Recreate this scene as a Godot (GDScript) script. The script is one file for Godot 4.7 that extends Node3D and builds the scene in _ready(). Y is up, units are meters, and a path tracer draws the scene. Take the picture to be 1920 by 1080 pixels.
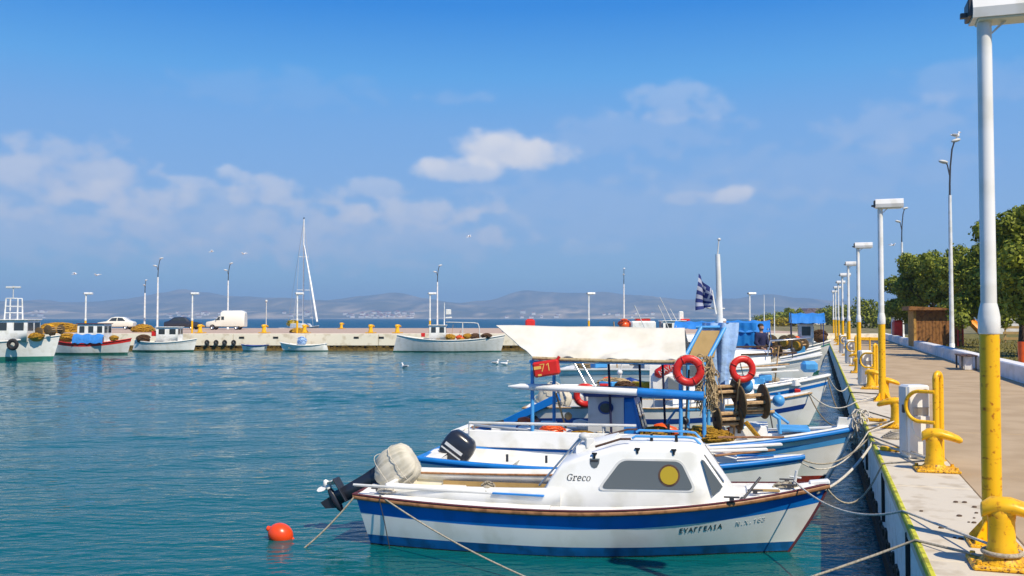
extends Node3D

# A small fishing harbour: moored boats along a quay, a pier across the basin, hills beyond the bay.
const FOCAL := 1750.0           # focal length in pixels of the 1920 wide photograph
const EYE := Vector3(0, 2.65, 0)
const QY := 1.0                 # quay top above the water
const PY := 1.4                 # pier top above the water
const QV := Vector3(0.312, 0, -0.950)   # along the quay, away from the viewer
const RV := Vector3(0.950, 0, 0.312)    # across the quay, to the landward side
var tilt := atan(57.0 / FOCAL)
var M := {}
var T := {}
var counts := {}
var rng := RandomNumberGenerator.new()


class Mb:
	var st := SurfaceTool.new()
	func _init() -> void:
		st.begin(Mesh.PRIMITIVE_TRIANGLES)
	func smooth(n: int) -> void:
		st.set_smooth_group(n)
	func tint(c: Color) -> void:
		st.set_color(c)
	func face(p: Array, out: Vector3) -> void:
		var n: Vector3 = (p[1] - p[0]).cross(p[2] - p[0])
		if p.size() > 3:
			n += (p[2] - p[0]).cross(p[3] - p[0])
		var flip := n.dot(out) > 0.0
		for i in range(1, p.size() - 1):
			st.add_vertex(p[0])
			st.add_vertex(p[i + 1] if flip else p[i])
			st.add_vertex(p[i] if flip else p[i + 1])
	func box(c: Vector3, s: Vector3, b := Basis(), bev := 0.0) -> void:
		st.set_smooth_group(-1)
		var h := s / 2.0
		for ax in 3:
			var u := (ax + 1) % 3
			var v := (ax + 2) % 3
			for sg in [-1.0, 1.0]:
				var pts := []
				for k in [[-1.0, -1.0], [1.0, -1.0], [1.0, 1.0], [-1.0, 1.0]]:
					var p := Vector3()
					p[ax] = sg * h[ax]
					p[u] = k[0] * (h[u] - bev)
					p[v] = k[1] * (h[v] - bev)
					pts.append(c + b * p)
				var o := Vector3()
				o[ax] = sg
				face(pts, b * o)
		if bev <= 0.0:
			return
		for ax in 3:
			var u := (ax + 1) % 3
			var v := (ax + 2) % 3
			for su in [-1.0, 1.0]:
				for sv in [-1.0, 1.0]:
					var pts := []
					for k in [[0, -1.0], [0, 1.0], [1, 1.0], [1, -1.0]]:
						var p := Vector3()
						p[ax] = k[1] * (h[ax] - bev)
						p[u] = su * (h[u] - (bev if k[0] else 0.0))
						p[v] = sv * (h[v] - (0.0 if k[0] else bev))
						pts.append(c + b * p)
					var o := Vector3()
					o[u] = su
					o[v] = sv
					face(pts, b * o)
		for sx in [-1.0, 1.0]:
			for sy in [-1.0, 1.0]:
				for sz in [-1.0, 1.0]:
					var sgn := Vector3(sx, sy, sz)
					face([c + b * (sgn * Vector3(h.x, h.y - bev, h.z - bev)), c + b * (sgn * Vector3(h.x - bev, h.y, h.z - bev)), c + b * (sgn * Vector3(h.x - bev, h.y - bev, h.z))], b * sgn)
	# box between two points, w across and t thick
	func bar(a: Vector3, e: Vector3, w: float, t: float, up := Vector3.UP, bev := 0.0) -> void:
		var z := (e - a).normalized()
		var x := up.cross(z)
		if x.length() < 0.01:
			x = Vector3.RIGHT.cross(z)
		x = x.normalized()
		box((a + e) / 2.0, Vector3(w, t, a.distance_to(e)), Basis(x, z.cross(x), z), bev)
	func tube(path: Array, r, n := 8, caps := true) -> void:
		var rings := []
		var x := Vector3()
		for i in path.size():
			var d: Vector3 = (path[mini(i + 1, path.size() - 1)] - path[maxi(i - 1, 0)]).normalized()
			if i == 0:
				x = d.cross(Vector3.UP if absf(d.y) < 0.9 else Vector3.RIGHT).normalized()
			else:
				x = (x - d * x.dot(d)).normalized()
			var y := d.cross(x)
			var rr: float = r[i] if r is Array else r
			var ring := []
			for k in n:
				var a := TAU * k / n
				ring.append(path[i] + (x * cos(a) + y * sin(a)) * rr)
			rings.append(ring)
		loft(rings, caps)
	func cyl(a: Vector3, b: Vector3, r0: float, r1: float, n := 12) -> void:
		tube([a, b], [r0, r1], n)
	func loft(rings: Array, caps := true, closed := true) -> void:
		st.set_smooth_group(0)
		var mid := []
		for g in rings:
			var m := Vector3()
			for p in g:
				m += p
			mid.append(m / g.size())
		for i in rings.size() - 1:
			var a: Array = rings[i]
			var b: Array = rings[i + 1]
			var n := a.size()
			for k in (n if closed else n - 1):
				var l := (k + 1) % n
				var c: Vector3 = (a[k] + a[l] + b[k] + b[l]) / 4.0
				var o: Vector3 = c - (mid[i] + mid[i + 1]) / 2.0
				face([a[k], a[l], b[l], b[k]], o)
		if caps and rings.size() > 1:
			st.set_smooth_group(-1)
			face(rings[0], mid[0] - mid[1])
			face(rings[-1], mid[-1] - mid[-2])
	# profile of (radius, height) turned about the y axis of xf
	func lathe(prof: Array, xf := Transform3D(), n := 16, caps := true) -> void:
		var rings := []
		for p in prof:
			var ring := []
			for k in n:
				var a := TAU * k / n
				ring.append(xf * Vector3(cos(a) * maxf(p.x, 0.0005), p.y, sin(a) * maxf(p.x, 0.0005)))
			rings.append(ring)
		loft(rings, caps)
	func ball(c: Vector3, r: Vector3, n := 12, b := Basis()) -> void:
		var prof := []
		var m := n / 2 + 1
		for i in m + 1:
			var a := PI * i / m - PI / 2
			prof.append(Vector2(cos(a), sin(a)))
		lathe(prof, Transform3D(b * Basis.from_scale(r), c), n, false)
	func torus(c: Vector3, b: Basis, R: float, r: float, n := 24, m := 10, flat := 1.0) -> void:
		st.set_smooth_group(0)
		for i in n:
			for j in m:
				var q := []
				var o := Vector3()
				for k in [[0, 0], [1, 0], [1, 1], [0, 1]]:
					var a: float = TAU * (i + k[0]) / n
					var e: float = TAU * (j + k[1]) / m
					var p := Vector3(cos(a) * (R + r * cos(e)), sin(a) * (R + r * cos(e)), r * flat * sin(e))
					q.append(c + b * p)
					o += b * (p - Vector3(cos(a), sin(a), 0) * R)
				face(q, o)
	# polygon in the xy plane of xf, extruded by depth along its z
	func prism(poly: PackedVector2Array, xf: Transform3D, depth: float) -> void:
		st.set_smooth_group(-1)
		var idx := Geometry2D.triangulate_polygon(poly)
		for i in range(0, idx.size(), 3):
			var a := poly[idx[i]]
			var b := poly[idx[i + 1]]
			var c := poly[idx[i + 2]]
			face([xf * Vector3(a.x, a.y, depth), xf * Vector3(b.x, b.y, depth), xf * Vector3(c.x, c.y, depth)], xf.basis.z)
			face([xf * Vector3(a.x, a.y, 0), xf * Vector3(b.x, b.y, 0), xf * Vector3(c.x, c.y, 0)], -xf.basis.z)
		var cw := Geometry2D.is_polygon_clockwise(poly)
		for i in poly.size():
			var a := poly[i]
			var b := poly[(i + 1) % poly.size()]
			var e := b - a
			var o := Vector3(e.y, -e.x, 0) * (-1.0 if cw else 1.0)
			face([xf * Vector3(a.x, a.y, 0), xf * Vector3(b.x, b.y, 0), xf * Vector3(b.x, b.y, depth), xf * Vector3(a.x, a.y, depth)], xf.basis * o)
	# rows of points; with a thickness it becomes a closed sheet
	func sheet(rows: Array, out: Vector3, thick := 0.0, is_smooth := true) -> void:
		st.set_smooth_group(0 if is_smooth else -1)
		var nr := rows.size()
		var nc: int = rows[0].size()
		for i in nr - 1:
			for j in nc - 1:
				face([rows[i][j], rows[i][j + 1], rows[i + 1][j + 1], rows[i + 1][j]], out)
		if thick <= 0.0:
			return
		var d := out.normalized() * -thick
		st.set_smooth_group(1 if is_smooth else -1)
		for i in nr - 1:
			for j in nc - 1:
				face([rows[i][j] + d, rows[i][j + 1] + d, rows[i + 1][j + 1] + d, rows[i + 1][j] + d], -out)
		st.set_smooth_group(-1)
		var rim := []
		for j in nc:
			rim.append(rows[0][j])
		for i in range(1, nr):
			rim.append(rows[i][nc - 1])
		for j in range(nc - 2, -1, -1):
			rim.append(rows[nr - 1][j])
		for i in range(nr - 2, 0, -1):
			rim.append(rows[i][0])
		var mid := Vector3()
		for p in rim:
			mid += p / rim.size()
		for i in rim.size():
			var a: Vector3 = rim[i]
			var b: Vector3 = rim[(i + 1) % rim.size()]
			face([a, b, b + d, a + d], (a + b) / 2.0 - mid)
	func done() -> ArrayMesh:
		st.generate_normals()
		return st.commit()


# ---------- naming and placing ----------
func numbered(called: String, parent: Node) -> String:
	var key := "%d/%s" % [parent.get_instance_id(), called]
	var n: int = counts.get(key, 0)
	counts[key] = n + 1
	return called if n == 0 else "%s_%03d" % [called, n]


func tag(o: Node3D, label := "", category := "", group := "", kind := "") -> Node3D:
	if label: o.set_meta("label", label)
	if category: o.set_meta("category", category)
	if group: o.set_meta("group", group)
	if kind: o.set_meta("kind", kind)
	return o


func thing(called: String, label: String, category: String, pos := Vector3(), yaw := 0.0, group := "") -> Node3D:
	var o := Node3D.new()
	o.name = numbered(called, self)
	add_child(o, true)
	o.position = pos
	o.rotation.y = yaw
	tag(o, label, category, group)
	return o


func sub(called: String, parent: Node3D) -> Node3D:
	var o := Node3D.new()
	o.name = numbered(called, parent)
	parent.add_child(o, true)
	return o


func put(called: String, mb: Mb, m: Material, parent: Node3D = self) -> MeshInstance3D:
	var o := MeshInstance3D.new()
	o.mesh = mb.done()
	o.material_override = m
	o.name = numbered(called, parent)
	parent.add_child(o, true)
	return o


func put_mesh(called: String, mesh: Mesh, m: Material, parent: Node3D = self) -> MeshInstance3D:
	var o := MeshInstance3D.new()
	o.mesh = mesh
	o.material_override = m
	o.name = numbered(called, parent)
	parent.add_child(o, true)
	return o


func copy(o: Node3D, called: String, label: String, pos: Vector3, yaw: float) -> Node3D:
	var c: Node3D = o.duplicate()
	c.name = numbered(called, self)
	add_child(c, true)
	c.position = pos
	c.rotation.y = yaw
	c.set_meta("label", label)
	return c


func ray(px: float, py: float) -> Vector3:
	var x := (px - 960.0) / FOCAL
	var y := (540.0 - py) / FOCAL
	return Vector3(x, y * cos(tilt) + sin(tilt), -cos(tilt) + y * sin(tilt))


# the place at depth d that lies in the direction of a spot of the photograph
func at(px: float, py: float, d: float) -> Vector3:
	var r := ray(px, py)
	return EYE + r * (d / -r.z)


func quay(s: float, t: float, y := QY) -> Vector3:
	return QV * s + RV * t + Vector3(0, y, 0)


func quay_s(d: float, t: float) -> float:
	return (d + 0.312 * t) / 0.95


func C(r: float, g: float, b: float) -> Color:
	return Color(r, g, b).linear_to_srgb()


func box_part(called: String, c: Vector3, s: Vector3, m: Material, parent: Node3D, bev := 0.0, b := Basis()) -> MeshInstance3D:
	var k := Mb.new()
	k.box(c, s, b, bev)
	return put(called, k, m, parent)


func tube_part(called: String, path: Array, r, m: Material, parent: Node3D, n := 8) -> MeshInstance3D:
	var k := Mb.new()
	k.tube(path, r, n)
	return put(called, k, m, parent)


func arc(c: Vector3, x: Vector3, y: Vector3, a0: float, a1: float, n: int) -> Array:
	var out := []
	for i in n + 1:
		var a := lerpf(a0, a1, float(i) / n)
		out.append(c + x * cos(a) + y * sin(a))
	return out


func sag(a: Vector3, b: Vector3, drop: float, n := 14) -> Array:
	var out := []
	for i in n + 1:
		var t := float(i) / n
		out.append(a.lerp(b, t) - Vector3(0, drop * 4.0 * t * (1.0 - t), 0))
	return out


func lettering(called: String, text: String, height: float, m: Material, parent: Node3D, xf: Transform3D, italic := false) -> void:
	var f := SystemFont.new()
	f.font_names = PackedStringArray(["Droid Serif" if italic else "Droid Sans"])
	var tm := TextMesh.new()
	tm.text = text
	tm.font = f
	tm.font_size = 48
	tm.pixel_size = height / 36.0
	tm.depth = 0.004
	tm.curve_step = 1.0
	var o := put_mesh(called, tm, m, parent)
	o.transform = xf * Transform3D(Basis(Vector3(1, 0, 0), Vector3(0.22 if italic else 0.0, 1, 0), Vector3(0, 0, 1)), Vector3())


# a body as one surface: bones [a, b, ra, rb] joined by a smooth minimum and meshed as surface nets
func nets(mb: Mb, bones: Array, cell: float, k: float) -> void:
	var lo := Vector3(1e9, 1e9, 1e9)
	var hi := -lo
	for e in bones:
		var r := maxf(e[2], e[3]) + cell * 2.5
		for p in [e[0], e[1]]:
			lo = lo.min(p - Vector3(r, r, r))
			hi = hi.max(p + Vector3(r, r, r))
	var nx := int((hi.x - lo.x) / cell) + 2
	var ny := int((hi.y - lo.y) / cell) + 2
	var nz := int((hi.z - lo.z) / cell) + 2
	var f := PackedFloat32Array()
	f.resize(nx * ny * nz)
	f.fill(1.0)
	for e in bones:
		var a: Vector3 = e[0]
		var ab: Vector3 = e[1] - a
		var ra: float = e[2]
		var rb: float = e[3]
		var reach := maxf(ra, rb) + k + cell * 2.0
		var l := (a.min(e[1]) - lo - Vector3(reach, reach, reach)) / cell
		var h := (a.max(e[1]) - lo + Vector3(reach, reach, reach)) / cell
		var ll := maxf(ab.length_squared(), 1e-9)
		for x in range(maxi(0, int(l.x)), mini(nx, int(h.x) + 2)):
			for y in range(maxi(0, int(l.y)), mini(ny, int(h.y) + 2)):
				for z in range(maxi(0, int(l.z)), mini(nz, int(h.z) + 2)):
					var p := lo + Vector3(x, y, z) * cell
					var t := clampf((p - a).dot(ab) / ll, 0.0, 1.0)
					var d := (p - a - ab * t).length() - lerpf(ra, rb, t)
					var i := (x * ny + y) * nz + z
					var o := f[i]
					var w := maxf(k - absf(d - o), 0.0) / k
					f[i] = minf(d, o) - w * w * k * 0.25
	var vert := {}
	var step := [0, nz, 1, nz + 1, ny * nz, ny * nz + nz, ny * nz + 1, ny * nz + nz + 1]
	var corner := [Vector3(0, 0, 0), Vector3(0, 1, 0), Vector3(0, 0, 1), Vector3(0, 1, 1), Vector3(1, 0, 0), Vector3(1, 1, 0), Vector3(1, 0, 1), Vector3(1, 1, 1)]
	var pairs := [[0, 1], [0, 2], [0, 4], [1, 3], [1, 5], [2, 3], [2, 6], [3, 7], [4, 5], [4, 6], [5, 7], [6, 7]]
	for x in nx - 1:
		for y in ny - 1:
			for z in nz - 1:
				var i := (x * ny + y) * nz + z
				var s := 0
				for q in 8:
					if f[i + step[q]] < 0.0:
						s += 1
				if s == 0 or s == 8:
					continue
				var sum := Vector3()
				var n := 0
				for e in pairs:
					var u: float = f[i + step[e[0]]]
					var v: float = f[i + step[e[1]]]
					if (u < 0.0) != (v < 0.0):
						sum += corner[e[0]].lerp(corner[e[1]], u / (u - v))
						n += 1
				vert[i] = lo + (Vector3(x, y, z) + sum / n) * cell
	mb.smooth(0)
	for i in vert:
		var z: int = i % nz
		var y: int = (i / nz) % ny
		var x: int = i / (nz * ny)
		for ax in 3:
			var sa: int = [ny * nz, nz, 1][ax]
			var s1: int = [nz, 1, ny * nz][ax]
			var s2: int = [1, ny * nz, nz][ax]
			var inside: bool = f[i] < 0.0
			if inside == (f[i + sa] < 0.0) or not (vert.has(i - s1) and vert.has(i - s2) and vert.has(i - s1 - s2)):
				continue
			var o := Vector3()
			o[ax] = 1.0 if inside else -1.0
			mb.face([vert[i], vert[i - s1], vert[i - s1 - s2], vert[i - s2]], o)


# ---------- textures and materials ----------
func noise_tex(seed_: int, freq: float, lo: Color, hi: Color, a := 0.25, b := 0.75, size := 512, kind := FastNoiseLite.TYPE_SIMPLEX_SMOOTH, oct := 5) -> NoiseTexture2D:
	var n := FastNoiseLite.new()
	n.seed = seed_
	n.noise_type = kind
	n.frequency = freq
	n.fractal_octaves = oct
	var t := NoiseTexture2D.new()
	t.width = size
	t.height = size
	t.seamless = true
	t.noise = n
	var g := Gradient.new()
	g.offsets = PackedFloat32Array([a, b])
	g.colors = PackedColorArray([lo, hi])
	t.color_ramp = g
	return t


func mat(name_: String, col: Color, rough := 0.5, tex := "", scale := 1.0, bump := "", depth := 0.0, metal := 0.0, world := false) -> StandardMaterial3D:
	var m := StandardMaterial3D.new()
	m.resource_name = name_
	m.albedo_color = col
	m.roughness = rough
	m.metallic = metal
	if tex or bump:
		m.uv1_triplanar = true
		m.uv1_world_triplanar = world
		m.uv1_scale = Vector3(scale, scale, scale)
	if tex:
		m.albedo_texture = T[tex]
	if bump:
		m.heightmap_enabled = true
		m.heightmap_texture = T[bump]
		m.heightmap_scale = depth
	M[name_] = m
	return m


func make_materials() -> void:
	var g := func(v: float) -> Color: return Color(v, v, v)
	T.wear = noise_tex(3, 0.006, Color(0.93, 0.925, 0.90), Color(1, 1, 1), 0.22, 0.52)
	T.worn = noise_tex(11, 0.01, Color(0.72, 0.70, 0.66), Color(1, 1, 1), 0.18, 0.55)
	T.chips = noise_tex(15, 0.035, Color(0.74, 0.58, 0.45), Color(1, 1, 1), 0.16, 0.28)
	T.rust = noise_tex(16, 0.03, Color(0.30, 0.16, 0.10), Color(1, 1, 1), 0.24, 0.42)
	T.blotch = noise_tex(7, 0.008, Color(0.90, 0.88, 0.85), Color(1, 1, 1), 0.15, 0.42, 1024)
	T.paving = noise_tex(21, 0.012, Color(0.93, 0.92, 0.90), Color(1, 1, 1), 0.25, 0.7, 1024)
	T.grain = noise_tex(5, 0.08, g.call(0.0), g.call(1.0), 0.1, 0.9)
	T.folds = noise_tex(9, 0.012, g.call(0.0), g.call(1.0), 0.1, 0.9, 512, FastNoiseLite.TYPE_SIMPLEX_SMOOTH, 3)
	T.ripple = noise_tex(31, 0.011, g.call(0.0), g.call(1.0), 0.05, 0.95, 1024, FastNoiseLite.TYPE_SIMPLEX_SMOOTH, 4)
	T.grass = noise_tex(14, 0.02, Color(0.55, 0.6, 0.4), Color(1, 1, 1), 0.2, 0.8)
	mat("white", C(0.84, 0.84, 0.81), 0.35, "wear", 0.5)
	mat("deck", C(0.82, 0.81, 0.77), 0.55, "wear", 0.7)
	mat("cream", C(0.74, 0.70, 0.58), 0.5, "wear", 0.6)
	mat("grey_white", C(0.60, 0.61, 0.60), 0.5, "wear", 0.6)
	mat("blue", C(0.004, 0.16, 0.56), 0.35, "wear", 0.7)
	mat("deep_blue", C(0.008, 0.045, 0.24), 0.4, "wear", 0.7)
	mat("sea_blue", C(0.012, 0.20, 0.60), 0.4, "wear", 0.7)
	mat("sky_blue", C(0.07, 0.33, 0.70), 0.45, "wear", 0.7)
	mat("bottom_blue", C(0.004, 0.14, 0.42), 0.5, "worn", 0.6)
	mat("bottom_red", C(0.30, 0.035, 0.02), 0.55, "worn", 0.6)
	mat("bottom_green", C(0.02, 0.12, 0.09), 0.55, "worn", 0.6)
	mat("green", C(0.03, 0.22, 0.16), 0.45, "wear", 0.6)
	mat("wood", C(0.36, 0.17, 0.07), 0.45, "worn", 1.6, "grain", 0.1)
	mat("pale_wood", C(0.52, 0.33, 0.14), 0.5, "worn", 1.4)
	mat("dark_wood", C(0.10, 0.05, 0.03), 0.6, "worn", 1.4)
	mat("red", C(0.62, 0.02, 0.012), 0.4, "wear", 1.0)
	mat("orange", C(0.78, 0.10, 0.01), 0.35, "wear", 0.8)
	mat("slide_orange", C(0.85, 0.30, 0.01), 0.4)
	mat("float_orange", C(0.80, 0.065, 0.008), 0.3)
	mat("yellow", C(0.86, 0.47, 0.002), 0.42, "chips", 0.8, "grain", 0.03)
	mat("rusty_yellow", C(0.80, 0.42, 0.005), 0.5, "rust", 2.0, "grain", 0.08)
	mat("edge_yellow", C(0.58, 0.56, 0.03), 0.7, "worn", 1.2, "", 0.0, 0.0, true)
	mat("pole_white", C(0.80, 0.81, 0.80), 0.35, "wear", 0.5)
	mat("lamp_white", C(0.80, 0.80, 0.78), 0.35, "wear", 0.8)
	mat("diffuser", C(0.50, 0.56, 0.47), 0.3)
	mat("black", C(0.012, 0.012, 0.014), 0.3)
	mat("rubber", C(0.018, 0.018, 0.018), 0.8, "worn", 2.0)
	mat("dark_metal", C(0.05, 0.05, 0.055), 0.45)
	mat("engine", C(0.02, 0.024, 0.035), 0.25)
	mat("steel", C(0.55, 0.56, 0.57), 0.3, "", 1.0, "", 0.0, 0.85)
	mat("canvas", C(0.60, 0.56, 0.46), 0.85, "wear", 1.5)
	mat("awning_edge_shade", C(0.46, 0.36, 0.20), 0.85, "worn", 2.0)  # tan standing in for the shade along the lower edge of the awning
	mat("awning", C(0.72, 0.69, 0.60), 0.8, "wear", 0.35, "folds", 1.5)
	M.awning.backlight_enabled = true
	M.awning.backlight = Color(0.25, 0.22, 0.16)
	mat("blue_tarp", C(0.02, 0.20, 0.60), 0.7, "wear", 0.6, "folds", 2.0)
	mat("pale_blue_cloth", C(0.36, 0.55, 0.86), 0.85, "wear", 1.4, "folds", 0.6)
	mat("navy_cloth", C(0.012, 0.015, 0.06), 0.9)
	mat("brown_cloth", C(0.06, 0.035, 0.03), 0.9)
	mat("trousers", C(0.10, 0.02, 0.03), 0.9)
	mat("skin", C(0.42, 0.23, 0.15), 0.6)
	mat("cap_white", C(0.72, 0.70, 0.66), 0.8)
	mat("rope", C(0.42, 0.37, 0.28), 0.9, "worn", 6.0)
	mat("rope_pale", C(0.62, 0.58, 0.50), 0.9, "worn", 6.0)
	mat("rope_brown", C(0.22, 0.17, 0.10), 0.9, "worn", 6.0)
	mat("net_beige", C(0.50, 0.37, 0.20), 0.95, "worn", 4.0)
	mat("net_yellow", C(0.50, 0.27, 0.015), 0.95, "worn", 4.0, "grain", 1.2)
	mat("net_brown", C(0.12, 0.06, 0.025), 0.95, "worn", 4.0, "grain", 1.2)
	mat("reel_brown", C(0.13, 0.085, 0.035), 0.75, "worn", 2.0)
	mat("reel_wood", C(0.52, 0.34, 0.17), 0.7, "worn", 2.0)
	mat("letter", C(0.02, 0.02, 0.02), 0.6)
	mat("letter_pale", C(0.5, 0.52, 0.52), 0.6)
	mat("letter_yellow", C(0.75, 0.45, 0.1), 0.6)
	mat("window_dark", C(0.035, 0.045, 0.05), 0.07)
	mat("window_grey", C(0.11, 0.125, 0.13), 0.12)
	mat("disc_yellow", C(0.42, 0.30, 0.01), 0.5)
	mat("tan_board", C(0.38, 0.25, 0.09), 0.7, "wear", 1.0)
	mat("plaster", C(0.74, 0.72, 0.68), 0.8, "wear", 0.3)
	mat("hut_wood", C(0.32, 0.14, 0.035), 0.8, "worn", 0.8)
	mat("hut_trim", C(0.52, 0.28, 0.06), 0.8, "worn", 0.8)
	mat("tile_roof", C(0.34, 0.11, 0.05), 0.8, "worn", 0.8)
	mat("slate_roof", C(0.16, 0.13, 0.17), 0.8, "worn", 0.3)
	mat("quay_wall", C(0.84, 0.82, 0.76), 0.85, "blotch", 0.35, "grain", 0.6, 0.0, true)
	mat("weed", C(0.02, 0.028, 0.016), 0.75, "worn", 1.2, "grain", 2.5, 0.0, true)
	mat("coping", C(0.60, 0.53, 0.41), 0.85, "blotch", 0.30, "grain", 0.15, 0.0, true)
	mat("paving", C(0.45, 0.33, 0.195), 0.9, "paving", 0.075, "", 0.0, 0.0, true)
	mat("low_wall", C(0.76, 0.75, 0.74), 0.75, "wear", 0.5, "grain", 0.3, 0.0, true)
	mat("pier_top", C(0.50, 0.37, 0.28), 0.9, "paving", 0.08, "", 0.0, 0.0, true)
	mat("pier_wall", C(0.80, 0.73, 0.58), 0.85, "blotch", 0.12, "", 0.0, 0.0, true)
	mat("pier_weed", C(0.20, 0.12, 0.02), 0.9, "worn", 0.6, "", 0.0, 0.0, true)
	mat("lawn", C(0.24, 0.19, 0.03), 0.95, "grass", 0.15, "grain", 3.0, 0.0, true)
	mat("shore_land", C(0.30, 0.24, 0.12), 0.95, "grass", 0.05, "", 0.0, 0.0, true)
	mat("bark", C(0.09, 0.055, 0.035), 0.95, "worn", 1.0)
	mat("gull_white", C(0.75, 0.75, 0.75), 0.7)
	mat("gull_grey", C(0.28, 0.30, 0.33), 0.7)
	mat("beak", C(0.65, 0.35, 0.05), 0.5)
	mat("car_white", C(0.78, 0.76, 0.66), 0.25)
	M.car_white.clearcoat_enabled = true
	mat("car_dark", C(0.012, 0.016, 0.03), 0.25)
	M.car_dark.clearcoat_enabled = true
	mat("leaf", Color(1, 1, 1), 0.75)
	M.leaf.vertex_color_use_as_albedo = true
	M.leaf.backlight_enabled = true
	M.leaf.backlight = Color(0.55, 0.6, 0.18)
	mat("hills", Color(1, 1, 1), 0.95)
	M.hills.vertex_color_use_as_albedo = true
	mat("flag", Color(1, 1, 1), 0.85)
	M.flag.vertex_color_use_as_albedo = true
	var w := mat("water", C(0.002, 0.090, 0.098), 0.04, "", 1.0, "ripple", 1.3, 0.0, true)
	w.uv1_scale = Vector3(0.16, 0.16, 0.34)
	w.metallic_specular = 0.18
	var o := mat("open_sea", C(0.004, 0.075, 0.16), 0.3, "", 1.0, "ripple", 14.0, 0.0, true)
	o.uv1_scale = Vector3(0.03, 0.03, 0.07)
	o.metallic_specular = 0.05


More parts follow.
